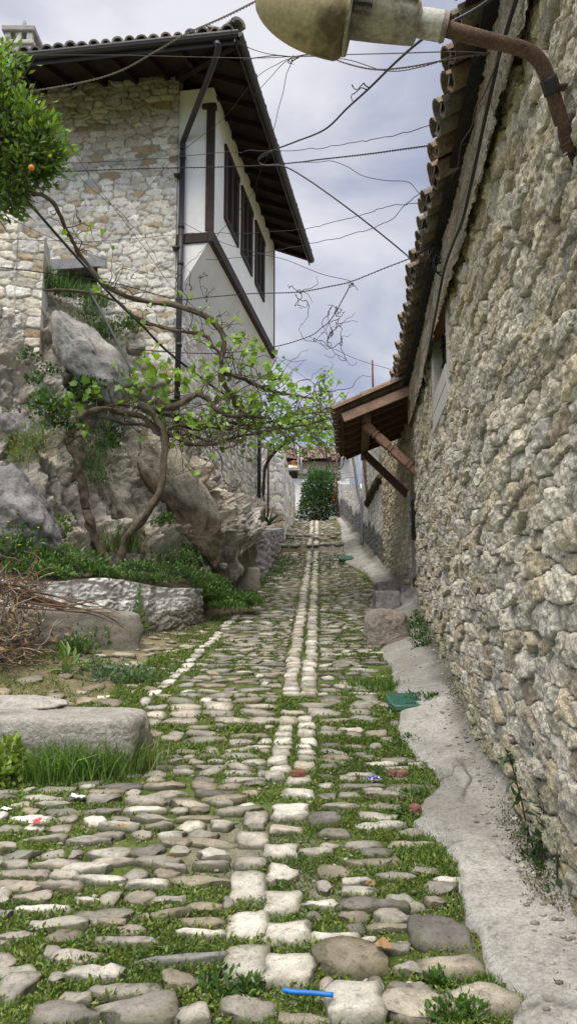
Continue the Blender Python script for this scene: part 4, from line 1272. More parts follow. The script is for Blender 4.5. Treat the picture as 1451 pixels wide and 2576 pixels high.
# retaining wall, whitewashed, below the planted bed
RW = [R3[i] for i in range(0, NU, 3)]
RW = np.array([p for p in RW if p[1] < 11.0])
zt_f = lambda x, y: float(np.interp(x, RW[:, 0], RW[:, 2])) + .03 + .03 * sin(x * 5)
def tint_rw(c, x, y, z, u, prof):
    d = z - ground(x, y)
    w_ = sstep(.22, .34, d + .12 * fbm(v3(u * 2.5, z * 2, 1), 3, 331))[..., None]
    wh = np.array([.74, .73, .70]) * (1 - .45 * sstep(.12, .4, fbm(v3(u * 5, z * 1.2, 4), 4, 334)))[..., None] * (1 + .12 * fbm(v3(u * 4, z * 4, 2), 3, 332))[..., None]
    gr = np.array([.24, .225, .19]) * (1 + .2 * fbm(v3(u * 6, z * 6, 2), 3, 333))[..., None]
    return gr * (1 - w_) + wh * w_
mb = MB()
wall_mesh(mb, RW[:, :2], lambda x, y: float(ground(x, y)) - .1, zt_f, .016, .014, .38, .19, .05, [(.5, .5, .48)], (.4, .4, .38), 340, sign=-1, tops=.4, tint=tint_rw, facets=4, edge=.2, rough=.035)
tag(mb.build('retaining_wall', M['limewash'], smooth=True), 'low limewashed retaining wall holding the planted bed at the slope foot', 'wall')

# concrete ledge in front of it
def slab(name, mat, corners_px, zt_, depth, label, cat, col, seed, noise=.02, bev=.02, cuts=7, layer=None):
    """block from a front top edge given by two ground-standing pixels"""
    pass
def rough_block(c, size, ax, seed, col, col2=None, noise=.02, p=9, sub=5):
    V, F = ICO[sub]
    r = 1 / (np.sum(np.abs(V) ** p, 1) ** (1 / p))
    P = V * r[:, None] * np.asarray(size) / 2
    n_ = fbm(P * 3 + seed, 4, seed) * noise * 1.5 + np.abs(fbm(P * 9 + seed, 3, seed + 1)) * noise
    P = P + unit(P) * n_[:, None]
    P = P + unit(P) * ((.4 - np.abs(fbm(P * 4 + 2, 4, seed + 5))) * noise * 1.2 + .4 * noise * (.4 - np.abs(fbm(P * 14, 3, seed + 6))))[:, None]
    t_ = np.clip(.5 + 1.3 * fbm(P * 2.5 + 7, 4, seed + 2), 0, 1)[:, None]
    cl = np.asarray(col) * (1 - t_) + np.asarray(col2 if col2 is not None else np.asarray(col) * .8) * t_
    cl = cl * (1 + .2 * fbm(P * 12, 3, seed + 3))[:, None]
    mb = MB(); mb.add(P @ np.asarray(ax), [F], cl)
    return mb
def put_block(name, mat, c, size, ax, seed, col, label, cat, **kw):
    mb = rough_block(c, size, ax, seed, col, **kw)
    o = mb.build(name, M[mat], smooth=True); o.location = tuple(c)
    return tag(o, label, cat)
def yaw(a): 
    return np.array([[cos(a), sin(a), 0], [-sin(a), cos(a), 0], [0, 0, 1]])

pL = at(95, 1600, 8.35); pR = at(292, 1590, 8.75)
put_block('concrete_ledge', 'concrete', ((pL + pR) / 2 + np.array([-.25, .12, -.06])), (1.75, .42, .62), yaw(math.atan2(pR[1] - pL[1], pR[0] - pL[0])), 401, (.22, .205, .17),
          'grey cement ledge in front of the limewashed wall beside dry brushwood', 'ledge', noise=.045, p=12)
# big stone slab in the left foreground
gp = ghit(300, 1955)
put_block('stone_block', 'greyrock', (gp[0] - .86, gp[1] + .34, gp[2] + .15), (1.86, .68, .48), yaw(-.02), 402, (.36, .345, .31),
          'large squared grey stone block with grass growing before it', 'stone block', noise=.035, p=14, col2=(.27, .255, .225))
mb = MB(); boulder(mb, (0, 0, 0), (1.1, .6, .16), yaw(-.02), 403, (.42, .40, .36), noise=.02, sub=4)
o = mb.build('flat_stone', M['greyrock'], smooth=True); o.location = (gp[0] - .95, gp[1] + .62, gp[2] + .41)
tag(o, 'thin flat pale stone lying on the large grey block', 'stone')

# grey rendered planter wall further up, cut stone at its foot
cA = at(661, 1425, 15.7)
def pw(px, py, Y): return at(px, py, Y)
mb = MB()
gz = lambda p: float(ground(p[0], p[1]))
P0 = at(575, 1440, 14.9); P1 = at(661, 1436, 15.6); P2 = at(712, 1372, 21.4)
def tint_g(c, x, y, z, u, prof):
    return np.array([.34, .335, .33]) * (1 + .22 * fbm(v3(u * 3, z * 5, 1), 4, 351))[..., None] * (.8 + .3 * prof)[..., None]
ztp = lambda x, y: float(np.interp(y, [14.5, 15.6, 21.4], [3.30, 3.36, 4.15]))
wall_mesh(mb, [P0[:2], P1[:2], P2[:2]], lambda x, y: float(ground(x, y)) - .2, ztp, .03, .025, .35, .16, .05, [(.4, .4, .4)], (.33, .33, .33), 350, sign=-1, tops=.5, tint=tint_g, facets=3, edge=.5, rough=.05)
tag(mb.build('planter_wall', M['limewash'], smooth=True), 'grey cement rendered low wall carrying spiky green plants', 'wall')
cs = ghit(605, 1487)
put_block('cut_stone', 'concrete', (cs[0], cs[1] + .22, cs[2] + .20), (.64, .42, .46), yaw(.16), 404, (.36, .33, .28), 'cut grey stone trough end standing at the road edge', 'cut stone', noise=.008, p=16)
# ---------------------------------------------------------------- terrace wall at the left edge
tA, tB = at(111, 660, 11.2), at(-260, 660, 10.9)
xs_ = at(50, 600, 11.2)[0]
z_hi, z_lo = at(30, 528, 11.2)[2], at(90, 592, 11.2)[2]
mb = MB()
wall_mesh(mb, [tA[:2], tB[:2]], 5.2, lambda x, y: (z_hi if x < xs_ else z_lo) + .03 * sin(x * 9), .02, .018, .30, .15, .05, PAL_H, (.35, .33, .29), 501, sign=-1 if NF[1] < 0 and (tB - tA)[0] > 0 else 1, tops=.5, facets=4, edge=.12, rough=.014, jit=.42)
tag(mb.build('terrace_wall', M['masonry'], smooth=True), 'stepped end of a rough stone terrace wall beside the orange tree', 'wall')

# ---------------------------------------------------------------- door canopy
CB = wr(11.9, 4.5, .5)
CN = thing('door_canopy', CB, 'tiled wooden canopy on carved brackets over the side door', 'canopy')
RW1 = (.17, .095, .06)
CY0, CY1 = 10.55, 13.45
COFF, CZH, CZL = 1.08, 4.93, 4.50
def cp(y, off, dz=0.):
    return wr(y, CZH + (CZL - CZH) * off / COFF + dz, off)
mb = MB()
hexa(mb, [cp(CY0, .0), cp(CY1, .0), cp(CY1, COFF - .02), cp(CY0, COFF - .02), cp(CY0, .0, .03), cp(CY1, .0, .03), cp(CY1, COFF - .02, .03), cp(CY0, COFF - .02, .03)], (.085, .05, .034))
mb.build('roof_boards', M['redwood'], CN)
mb = MB()
y = CY0 + .45
while y < CY1:
    beam(mb, cp(y, .02, -.05), cp(y, COFF - .03, -.05), .07, .095, (0, 0, 1), (.13, .075, .048)); y += .46
mb.build('rafters', M['redwood'], CN, bevel=.006)
mb = MB()
a, b = cp(CY0 - .015, .0, -.07), cp(CY0 - .015, COFF - .02, -.07)
beam(mb, a, b, .04, .13, (0, 0, 1), (.27, .18, .13))
mb.build('barge_board', M['redwood'], CN, bevel=.006)
mb = MB()       # scalloped fascia on the low edge
n = 26
for k in range(n):
    ya = CY0 + (CY1 - CY0) * k / n; yb = CY0 + (CY1 - CY0) * (k + .93) / n
    hexa(mb, [cp(ya, COFF - .02, -.06 - .02 * (k % 2)), cp(yb, COFF - .02, -.06 - .02 * ((k + 1) % 2)), cp(yb, COFF, -.06 - .02 * ((k + 1) % 2)), cp(ya, COFF, -.06 - .02 * (k % 2)),
              cp(ya, COFF - .02, .02), cp(yb, COFF - .02, .02), cp(yb, COFF, .02), cp(ya, COFF, .02)], (.15, .085, .055))
mb.build('fascia', M['redwood'], CN)
mb = MB()
beam(mb, cp(CY0 + .12, .72, -.17), cp(CY1 - .1, .72, -.17), .12, .13, (0, 0, 1), (.15, .09, .06))
mb.build('purlin', M['redwood'], CN, bevel=.006)
def bracket(y, zlow, wid, carved, col):
    mb = MB()
    a, b = cp(y, .74, -.24), wr(y, zlow, .02)
    d = unit(b - a); Lb = np.linalg.norm(b - a)
    if carved:
        cuts = [0, .16, .19, .22, .25, .46, .49, .52, .55, .82, .85, .88, .91, 1.0]
        ws = [1, .82, 1.06, .82, 1, .82, 1.06, .82, 1, .82, 1.06, .82, .95]
        for p, q, w_ in zip(cuts[:-1], cuts[1:], ws):
            beam(mb, a + d * Lb * p, a + d * Lb * (q - .002), wid * w_, wid * w_, (0, 1, .0), col)
    else:
        beam(mb, a, b, wid, wid, (0, 1, 0), col)
    mb.build('bracket', M['redwood'], CN, bevel=.007)
bracket(10.78, 3.68, .115, True, (.21, .13, .09))
bracket(12.65, 3.66, .11, False, (.10, .058, .04))
mb = MB()
y = CY0 - .02
while y < CY1 + .05:
    jz = .01 * rng.normal()
    for c in range(3):
        q0, q1 = COFF + .12 - .42 * c, COFF + .12 - .42 * (c + 1) - .05
        cl = np.array([(.20, .135, .10), (.16, .12, .10), (.23, .155, .11), (.14, .11, .09)][rng.integers(4)])
        barrel(mb, cp(y, q0, .10 + jz + .012 * c), cp(y, max(q1, .0), .115 + jz + .012 * c), .10, .085, cl, conv=True, th=.02)
        barrel(mb, cp(y + .115, q0 - .03, .085 + .012 * c), cp(y + .115, max(q1, .0), .1 + .012 * c), .085, .075, cl * .8, conv=False, th=.02)
    y += .23
mb.build('roof_tiles', M['tile'], CN)

# ---------------------------------------------------------------- street lamp
lp = at(1420, 330, 2.86)
LM = thing('street_lamp', whit(1440, 330), 'weathered grey street lamp with yellowed bowl on a bent rusty pipe', 'street lamp')
mb = MB()
pts = smooth_path([at(1108, 68, 2.62), at(1170, 86, 2.63), at(1240, 104, 2.66), at(1310, 122, 2.70), at(1350, 146, 2.72), at(1374, 188, 2.75), at(1392, 245, 2.79), at(1412, 310, 2.84), at(1434, 385, 2.90)], 7)
tube(mb, pts, .029, 14, (.12, .075, .055), bump=.05)
mb.build('pipe_arm', M['rust'], LM, smooth=True)
mb = MB()
for (p, q) in ((at(1396, 222, 2.78), wr(2.95, at(1400, 195, 2.9)[2], -.02)), (at(1424, 362, 2.88), wr(3.0, at(1440, 340, 2.95)[2], -.02))):
    d = unit(q - p)
    beam(mb, p - d * .03, q, .045, .008, (0, .2, 1), (.12, .075, .055))
mb.build('clamp', M['rust'], LM)
mb = MB(); tube(mb, pts[36:42], .0335, 14, (.03, .03, .033)); mb.build('tape_band', M['rubber'], LM, smooth=True)
mb = MB(); tube(mb, smooth_path([at(1432, 380, 2.89), at(1440, 400, 2.9), at(1452, 430, 2.92), at(1462, 470, 2.95)], 6), .014, 8, (.03, .03, .032)); 
tube(mb, smooth_path([at(1398, 320, 2.82), at(1400, 365, 2.82), at(1412, 392, 2.84), at(1424, 385, 2.86)], 6), .005, 6, (.30, .28, .25)); mb.build('cable', M['rubber'], LM, smooth=True)
# head: axis from collar towards the left, tilting up
hA, hB = at(1118, 68, 2.62), at(655, -12, 2.62)
ax_ = unit(hB - hA); sd_ = np.array([0, 1.0, 0]); sd_ = unit(sd_ - ax_ * (sd_ @ ax_)); up_ = np.cross(ax_, sd_); up_ = up_ if up_[2] > 0 else -up_
HL = np.linalg.norm(hB - hA)
def loft(mb, prof, col, n=24, cap=True):
    """prof rows: s (0..1 along axis), down, up, halfwidth, centre offset"""
    rows = []
    for (s, dn, u_, hw, c0) in prof:
        a = np.linspace(0, 2 * pi, n, endpoint=False)
        y = np.cos(a) * hw; z = np.sin(a); z = np.where(z > 0, z * u_, z * dn) + c0
        rows.append(hA + ax_ * HL * s + sd_ * y[:, None] + up_ * z[:, None])
    V = np.array(rows); k = len(rows)
    idx = np.arange(k * n).reshape(k, n)
    F = np.stack([idx[:-1], np.roll(idx[:-1], -1, 1), np.roll(idx[1:], -1, 1), idx[1:]], -1).reshape(-1, 4)
    c = np.asarray(col)
    b0 = mb.n
    mb.add(V.reshape(-1, 3), [F], c)
    if cap:
        mb.F.append(np.array([[b0 + i for i in range(n)]])); mb.F.append(np.array([[b0 + (k - 1) * n + i for i in range(n - 1, -1, -1)]]))
mb = MB()
loft(mb, [(.0, .047, .047, .047, 0), (.02, .053, .053, .053, 0), (.10, .053, .053, .053, 0), (.15, .05, .05, .05, 0), (.165, .05, .05, .05, 0)], (.55, .54, .51))
loft(mb, [(-.01, .050, .050, .050, 0), (.008, .057, .057, .057, 0), (.022, .05, .05, .05, 0)], (.30, .26, .22))
mb.build('collar', M['lampgrey'], LM, smooth=True)
mb = MB()
loft(mb, [(.14, .062, .05, .06, 0), (.15, .088, .058, .075, .005), (.20, .092, .062, .085, .008), (.36, .092, .075, .105, .01), (.52, .092, .085, .12, .012), (.53, .085, .085, .12, .012)], (.38, .355, .30))
hs_ = mb.build('housing', M['lampgrey'], LM, smooth=True)
mb = MB()
for k in range(9):
    for r_ in range(2):
        c = hA + ax_ * HL * (.40 + .011 * k) - sd_ * .112 + up_ * (-.042 - .026 * r_)
        box(mb, c + sd_ * (.012 + .012 * r_), (.0028, .02, .018), np.array([ax_, sd_, up_]), (.02, .018, .015))
mb.build('vents', M['iron'], hs_)
mb = MB()
loft(mb, [(.17, -.045, .068, .088, 0.012), (.22, -.04, .078, .10, .012), (.36, -.05, .095, .12, .014), (.44, -.05, .11, .13, .016), (.70, -.04, .125, .15, .02), (.9, -.02, .11, .13, .02), (1.02, -.0, .05, .06, .02)], (.50, .52, .56))
mb.build('top_cover', M['lampgrey'], LM, smooth=True)
mb = MB(); loft(mb, [(.235, -.03, .083, .107, .0125), (.262, -.032, .088, .112, .013)], (.10, .30, .45)); mb.build('blue_strip', M['plastic'], LM)
mb = MB()
pr = []
for s in np.linspace(0, 1, 22):
    s_ = .505 + .53 * s
    r_ = max(1 - max(0, (s - .12) / .88) ** 2.3, 0) ** .5
    r0 = min(1, .72 + 4 * s) if s < .08 else 1
    pr.append((s_, .178 * r_ * r0 + .002, .012, .135 * max(r_, .02) + .002, -.012 + .02 * s))
base_n = mb.n
loft(mb, pr, (.0, 0, 0), n=32)
Vb = mb.V[-1]
rel = (Vb - hA) @ ax_ / HL
dz_ = (Vb - hA) @ up_
mb.C[-1] = np.stack([.30 * sstep(.86, .58, rel + .05 * vn(Vb * 30, 3)) * sstep(.0, -.14, dz_ - .03 * vn(Vb * 22, 4)) - .02, rel * 0, rel * 0], -1)
mb.build('bowl', M['bowl'], LM, smooth=True)
mb = MB(); loft(mb, [(.495, .165, .09, .128, .0), (.515, .168, .09, .132, 0)], (.36, .33, .25)); mb.build('bowl_rim', M['lampgrey'], LM, smooth=True)

# ---------------------------------------------------------------- overhead wires
def wire(name, pts, r, lab, mat='wire', col=(.035, .03, .03), twist=False, n=5, wob=.0, cat='wire', group='wires strung across the lane'):
    p = smooth_path([at(*q) for q in pts], 10)
    if wob: p = p + wob * np.stack([fbm(p * 6 + 3, 2, 5), fbm(p * 6 + 9, 2, 6), fbm(p * 6 + 15, 2, 7)], -1)
    mb = MB()
    if twist:
        d = unit(np.gradient(p, axis=0)); s = unit(np.cross(d, [0, 0, 1.])); u = np.cross(s, d)
        m_ = 6
        t = np.linspace(0, len(p) - 1, len(p) * m_)
        pi_ = np.stack([np.interp(t, np.arange(len(p)), p[:, k]) for k in range(3)], -1)
        si = np.stack([np.interp(t, np.arange(len(p)), s[:, k]) for k in range(3)], -1); ui = np.stack([np.interp(t, np.arange(len(p)), u[:, k]) for k in range(3)], -1)
        ln = np.concatenate([[0], np.cumsum(np.linalg.norm(np.diff(pi_, axis=0), axis=1))])
        for ph in (0, pi):
            q = pi_ + (si * np.cos(ln * 55 + ph)[:, None] + ui * np.sin(ln * 55 + ph)[:, None]) * r * 1.0
            tube(mb, q, r * .85, 4, col)
    else:
        tube(mb, p, r, n, col)
    return tag(mb.build(name, M[mat], smooth=True), lab, cat, group)

RR = (.075, .052, .042)
wire('twisted_wire', [(-30, 242, 8.6), (30, 237, 8.4), (195, 210, 8.0), (300, 180, 7.7), (400, 125, 7.2), (470, 85, 6.8), (560, 45, 6.3), (650, 0, 5.8), (760, -60, 5.2)], .0065, 'twisted pale wire rising from the house corner to the lamp bowl', twist=True, col=(.20, .17, .15))
wire('wire', [(-20, 128, 9.5), (31, 138, 9.3), (300, 139, 9), (614, 146, 8), (740, 142, 7), (850, 138, 6), (1000, 134, 5), (1140, 130, 4.2), (1230, 134, 3.9)], .0042, 'rusty wire running level under the left gutter to the right eave', col=RR)
wire('twisted_wire', [(614, 150, 8), (690, 140, 7.5), (735, 143, 7), (800, 136, 6.4), (870, 160, 5.8), (940, 175, 5.2), (1020, 170, 4.7), (1130, 150, 4.2), (1230, 134, 3.9)], .0042, 'twisted wire sagging behind the lamp to the right wall', twist=True, col=RR)
wire('wire', [(640, 240, 9.5), (680, 195, 8.4), (735, 147, 7), (860, 148, 6), (970, 178, 5.1), (1060, 168, 4.6), (1140, 140, 4.2)], .0038, 'thin wire dipping below the twisted lamp wire', col=RR)
wire('cable', [(650, 405, 8.6), (655, 398, 8.4), (691, 377, 8.0), (742, 357, 7.4), (816, 326, 6.6), (873, 272, 5.9), (929, 221, 5.2), (992, 159, 4.6), (1065, 96, 3.9), (1139, 54, 3.5), (1196, 23, 3.2), (1260, -20, 3.0)], .0085, 'thick black cable climbing to the upper right behind the lamp', mat='rubber', col=(.02, .02, .026), cat='cable')
wire('cable', [(690, 378, 8.0), (662, 388, 8.3), (650, 402, 8.5), (663, 416, 8.5), (714, 419, 8.3), (771, 450, 8.2), (856, 510, 8.1), (941, 575, 8.1), (1020, 640, 8.1), (1048, 668, 8.0), (1075, 672, 7.8)], .0090, 'thick black cable falling from mid air to the right eave', mat='rubber', col=(.02, .02, .026), cat='cable')
wire('wire', [(-30, 410, 9.5), (80, 412, 10), (364, 402, 10.5), (520, 388, 10), (629, 380, 9.4), (782, 374, 8.6), (895, 358, 7.8), (980, 343, 7), (1071, 317, 6.4), (1139, 286, 5.8), (1190, 258, 5.2), (1228, 246, 5.0)], .0042, 'single thin wire with a small joint above the twisted pair', wob=.02)
wire('twisted_wire', [(-30, 440, 9.0), (156, 432, 9.5), (364, 424, 9.8), (520, 421, 9.6), (650, 417, 9), (755, 408, 8.4), (799, 402, 8.1), (924, 388, 7.2), (1026, 374, 6.5), (1139, 360, 5.7), (1213, 360, 5.3)], .0055, 'twisted pair of wires crossing level at mid sky', twist=True)
wire('wire', [(755, 408, 8.4), (800, 408, 8.2), (833, 405, 8.1), (873, 419, 7.9), (912, 442, 7.7), (969, 454, 7.5), (1026, 458, 7.4), (1057, 487, 7.3), (1085, 470, 7.1)], .0038, 'slack thin wire hanging off the twisted pair towards the eave')
wire('wire', [(-30, 600, 9.4), (130, 605, 10), (260, 606, 10.6), (442, 590, 11.2), (520, 588, 11), (650, 585, 10.4), (754, 577, 9.8), (856, 555, 9), (941, 530, 8.4), (997, 516, 7.9), (1054, 509, 7.5), (1110, 490, 7.0)], .0042, 'thin wire passing the middle of the shuttered windows', wob=.02)
wire('wire', [(520, 655, 11), (629, 643, 10.6), (686, 632, 10.2), (799, 609, 9.4), (912, 581, 8.7), (980, 555, 8.2), (1012, 525, 8), (1048, 493, 7.7), (1080, 470, 7.3)], .0042, 'thin wire kinking up before it meets the right eave', wob=.02)
wire('twisted_wire', [(-30, 668, 9.6), (140, 690, 10), (300, 715, 10.6), (442, 752, 11), (520, 748, 11), (629, 739, 10.4), (748, 735, 9.8), (833, 720, 9.3), (884, 708, 9), (969, 674, 8.5), (1026, 652, 8.2), (1085, 625, 7.7)], .0050, 'twisted wire across the white bay knotted in mid sky', twist=True)
wire('wire', [(460, 560, 11.4), (560, 610, 10.8), (663, 640, 10.2), (720, 654, 9.9), (805, 688, 9.4), (867, 703, 9.1), (884, 708, 9)], .0040, 'slack wire drooping from the far gutter to the knot')
wire('twisted_wire', [(330, 878, 10.8), (470, 888, 11), (575, 887, 11.5), (692, 872, 11.3), (778, 846, 11), (809, 824, 10.8), (835, 800, 10.7), (884, 712, 9.2)], .0050, 'twisted wire carrying dead vine shoots below the bay', twist=True, col=(.05, .04, .035))
wire('wire', [(0, 98, 9.6), (52, 172, 9.8), (130, 296, 10.2), (234, 452, 10.6), (364, 624, 11), (431, 718, 11.3), (520, 800, 11.4), (600, 870, 11.5)], .0038, 'straight thin wire slanting down across the stone gable')
wire('wire', [(-30, 300, 8.8), (70, 270, 9.2), (180, 222, 8.2), (197, 212, 8.0)], .0042, 'short wire tied to the pale twisted wire near the house corner')
wire('wire', [(60, 300, 10), (200, 440, 10.4), (330, 560, 10.8), (430, 680, 11.2), (520, 620, 11), (640, 470, 10), (735, 147, 7)], .0036, 'fine wire looping low over the gable and up to the lamp', wob=.05)
wire('wire', [(-30, 520, 8.8), (90, 580, 9.4), (230, 640, 10.2), (380, 690, 10.8), (442, 700, 11.2)], .0036, 'fine wire slanting behind the orange tree to the downpipe')
wire('wire', [(350, 500, 10.8), (442, 395, 11.3), (560, 300, 10.4), (640, 200, 9.2), (700, 160, 8), (735, 145, 7)], .0038, 'thin wire rising from the gable past the corner post')
wire('wire', [(585, 45, 6.2), (583, 80, 6.3), (610, 112, 6.6), (660, 132, 7), (700, 139, 7)], .0036, 'thin loop of wire under the lamp bowl')
wire('wire', [(690, 895, 14), (745, 935, 13.5), (795, 968, 13)], .0036, 'fine wire from the bay corner down into the vine')
wire('wire', [(778, 846, 11), (800, 862, 10.8), (845, 880, 10.6), (900, 905, 10.5), (985, 930, 10.4)], .0036, 'fine wire from the vine knot to the low eave')
# coil and cables on the right wall
def wcable(name, pts, off, r, lab, group=None, col=(.018, .018, .02), n=6):
    p = smooth_path([whit(x, y, off) for x, y in pts], 10)
    mb = MB(); tube(mb, p, r, n, col)
    return tag(mb.build(name, M['rubber'], smooth=True), lab, 'cable', group)
wcable('wall_cable', [(1300, -10), (1276, 68), (1255, 136), (1242, 195), (1230, 249), (1212, 330), (1196, 408), (1180, 480), (1162, 555), (1139, 612), (1122, 660), (1111, 703), (1091, 810), (1078, 880), (1066, 935), (1072, 965)], .16, .011, 'thick black cable running along the top of the rubble wall')
wcable('wall_cable', [(1255, 140), (1240, 180), (1215, 240), (1196, 268), (1185, 320), (1160, 360), (1150, 420), (1128, 455), (1108, 490)], .17, .005, 'thin rusty cable looping below the eave beside the wall cable', col=RR)
mb = MB()
for k in range(5):
    c = at(1098 + 9 * k, 632 + 6 * rng.normal(), 6.45); rx, rz = .10 + .03 * rng.random(), .12 + .05 * rng.random()
    a = np.linspace(0, 2 * pi, 28)
    ph = rng.uniform(0, 3)
    tube(mb, np.stack([c[0] + rx * np.cos(a), c[1] + .06 * np.sin(a + ph), c[2] + rz * np.sin(a + .4 * ph) - .03], -1), .0065, 5, (.018, .018, .02))
tube(mb, smooth_path([at(1048, 640, 6.6), at(1075, 625, 6.5), at(1110, 618, 6.45), at(1150, 615, 6.6)], 8), .012, 6, (.02, .02, .02))
tube(mb, smooth_path([at(1090, 650, 6.45), at(1096, 680, 6.45), at(1108, 695, 6.45)], 8), .008, 6, (.02, .02, .02))
tag(mb.build('cable_coil', M['rubber'], smooth=True), 'loose coil of black cable hung under the right eave', 'cable')
for (px, py, lab) in ((1213, 360, 'short rusty hook bar in the wall holding the twisted pair'), (1232, 134, 'rusty hook bar in the wall near the lamp pipe')):
    mb = MB(); q = whit(px, py, 0); tube(mb, [q - NR * .05, q + NR * .26], .010, 6, (.09, .055, .04)); 
    tag(mb.build('wall_hook', M['rust'], smooth=True), lab, 'hook')

# hose and conduit crossing the slope on the left
wire('hose', [(-40, 385, 8.4), (0, 418, 8.6), (52, 484, 9), (182, 634, 9.6), (291, 754, 10), (354, 815, 10.2), (416, 879, 10.5), (494, 941, 10.9), (551, 983, 11.2), (600, 1012, 11.5)], .017, 'long black hose slanting from the orange tree to the vine', mat='rubber', col=(.022, .026, .026), n=8, cat='hose', group=None)
wire('conduit', [(229, 738, 11.3), (286, 842, 11.2), (333, 936, 11.0), (352, 985, 10.9)], .02, 'short greenish pipe sloping down the rock behind the vine', mat='rubber', col=(.06, .075, .065), n=8, cat='pipe', group=None)

# ---------------------------------------------------------------- grape vine
VN = thing('grape_vine', at(298, 1432, 10.55), 'old twisted grape vine trained from the planted bed over wires', 'vine')
BK = np.array((.13, .105, .078))
def stem(pts, r0, r1, seed, n=9, lob=3, bump=.5, rs=9, wob=.035):
    p = smooth_path([at(*q) for q in pts], rs)
    p = p + wob * np.stack([fbm(p * 5 + seed, 3, 5), fbm(p * 5 + seed, 3, 6), fbm(p * 5 + seed, 3, 7)], -1)
    r = np.linspace(r0, r1, len(p)) * (1 + .35 * fbm(p * 6, 3, seed))
    mb = MB()
    tube(mb, p, r, n, BK[None] * (1 + .35 * fbm(p * 6, 3, seed + 1))[:, None], bump=bump, seed=seed, lobes=lob)
    return mb, p
BR = []
def vpart(name, pts, r0, r1, seed, **k):
    mb, p = stem(pts, r0, r1, seed, **k)
    mb.build(name, M['bark'], VN, smooth=True); BR.append(p)
A_ = [(294, 1436, 10.55), (270, 1405, 10.5), (244, 1367, 10.4), (228, 1320, 10.3), (218, 1279, 10.3), (210, 1240, 10.25), (203, 1205, 10.2), (194, 1152, 10.1), (172, 1123, 10.05), (178, 1092, 10.05), (200, 1053, 10.1), (240, 1030, 10.2), (291, 1033, 10.3), (354, 1046, 10.4), (400, 1085, 10.4), (440, 1097, 10.5)]
vpart('trunk', A_, .062, .032, 601, n=12, rs=10)
B_ = [(300, 1436, 10.5), (306, 1400, 10.5), (320, 1357, 10.45), (354, 1310, 10.4), (392, 1256, 10.35), (411, 1190, 10.3), (414, 1107, 10.3), (398, 1060, 10.3), (376, 1030, 10.3), (350, 1015, 10.3)]
vpart('trunk', B_, .056, .038, 602, n=12, rs=10)
vpart('branch', [(376, 1026, 10.3), (437, 1024, 10.35), (484, 995, 10.4), (520, 1003, 10.5), (562, 1040, 10.6), (614, 1048, 10.8), (680, 1052, 11.2)], .045, .022, 603)
vpart('branch', [(-20, 462, 8.6), (47, 471, 9), (100, 490, 9.3), (135, 510, 9.5), (172, 582, 9.8), (213, 655, 10), (250, 700, 10.1), (291, 733, 10.2), (364, 756, 10.3), (442, 769, 10.4), (504, 790, 10.5), (551, 821, 10.6), (564, 858, 10.6), (559, 910, 10.6), (556, 951, 10.6), (577, 988, 10.7), (603, 1024, 10.8), (616, 1046, 10.8)], .024, .042, 604, n=10)
vpart('branch', [(110, 730, 10.6), (146, 730, 10.5), (224, 736, 10.4), (291, 758, 10.4), (338, 795, 10.4), (380, 816, 10.5), (447, 832, 10.5), (504, 842, 10.6), (541, 873, 10.6), (556, 895, 10.6)], .016, .026, 605)
vpart('branch', [(556, 940, 10.6), (580, 944, 10.7), (614, 953, 10.9), (666, 977, 11.3), (712, 990, 11.8), (775, 1000, 12.3), (826, 985, 12.6)], .030, .014, 606)
vpart('branch', [(404, 1080, 10.4), (468, 1113, 10.5), (520, 1120, 10.6), (572, 1107, 10.8), (624, 1092, 11), (720, 1075, 11.6), (800, 1062, 12.2), (845, 1048, 12.4)], .030, .012, 607)
vpart('branch', [(230, 1032, 10.2), (300, 1018, 10.4), (380, 1030, 10.6), (470, 1060, 10.9), (560, 1080, 11.2), (680, 1075, 11.8), (790, 1050, 12.4)], .024, .010, 608)
vpart('branch', [(416, 1087, 10.4), (450, 1072, 10.5), (500, 1082, 10.7), (560, 1062, 11), (640, 1070, 11.4), (740, 1045, 12), (838, 1035, 12.5)], .020, .010, 609)
vpart('branch', [(250, 1045, 10.25), (310, 1062, 10.35), (370, 1072, 10.4), (420, 1100, 10.5), (480, 1095, 10.6), (540, 1118, 10.8)], .026, .012, 610)
# thin shoots: wandering twigs off the branches
def shoot(p0, d0, L, r, seed_, curl=.5, grav=.0, n=10):
    r_ = np.random.default_rng(seed_)
    p = [np.asarray(p0, float)]; d = unit(np.asarray(d0, float))
    for k in range(n):
        d = unit(d + r_.normal(size=3) * curl / math.sqrt(n) * 1.4 + np.array([0, 0, -grav / n]))
        p.append(p[-1] + d * L / n)
    return np.array(p)
mb = MB()
sd = 0
TW = []
for br, cnt, L0 in ((BR[2], 28, .9), (BR[5], 42, 1.0), (BR[6], 50, 1.0), (BR[7], 48, .9), (BR[8], 46, .9), (BR[3], 40, .55), (BR[4], 24, .5), (BR[9], 30, .6), (BR[0][70:], 30, .7)):
    for k in range(cnt):
        p0 = br[rng.integers(len(br) // 6, len(br))]
        d0 = np.array([rng.normal() + .5, rng.normal() * .8, rng.normal() * .45 + .12])
        q = shoot(p0, d0, L0 * rng.uniform(.4, 1.3), .005, 7000 + sd, .9); sd += 1
        tube(mb, smooth_path(q, 2), np.linspace(.0085, .0028, len(smooth_path(q, 2))), 4, BK * rng.uniform(.6, 1.3), caps=False); TW.append(q)
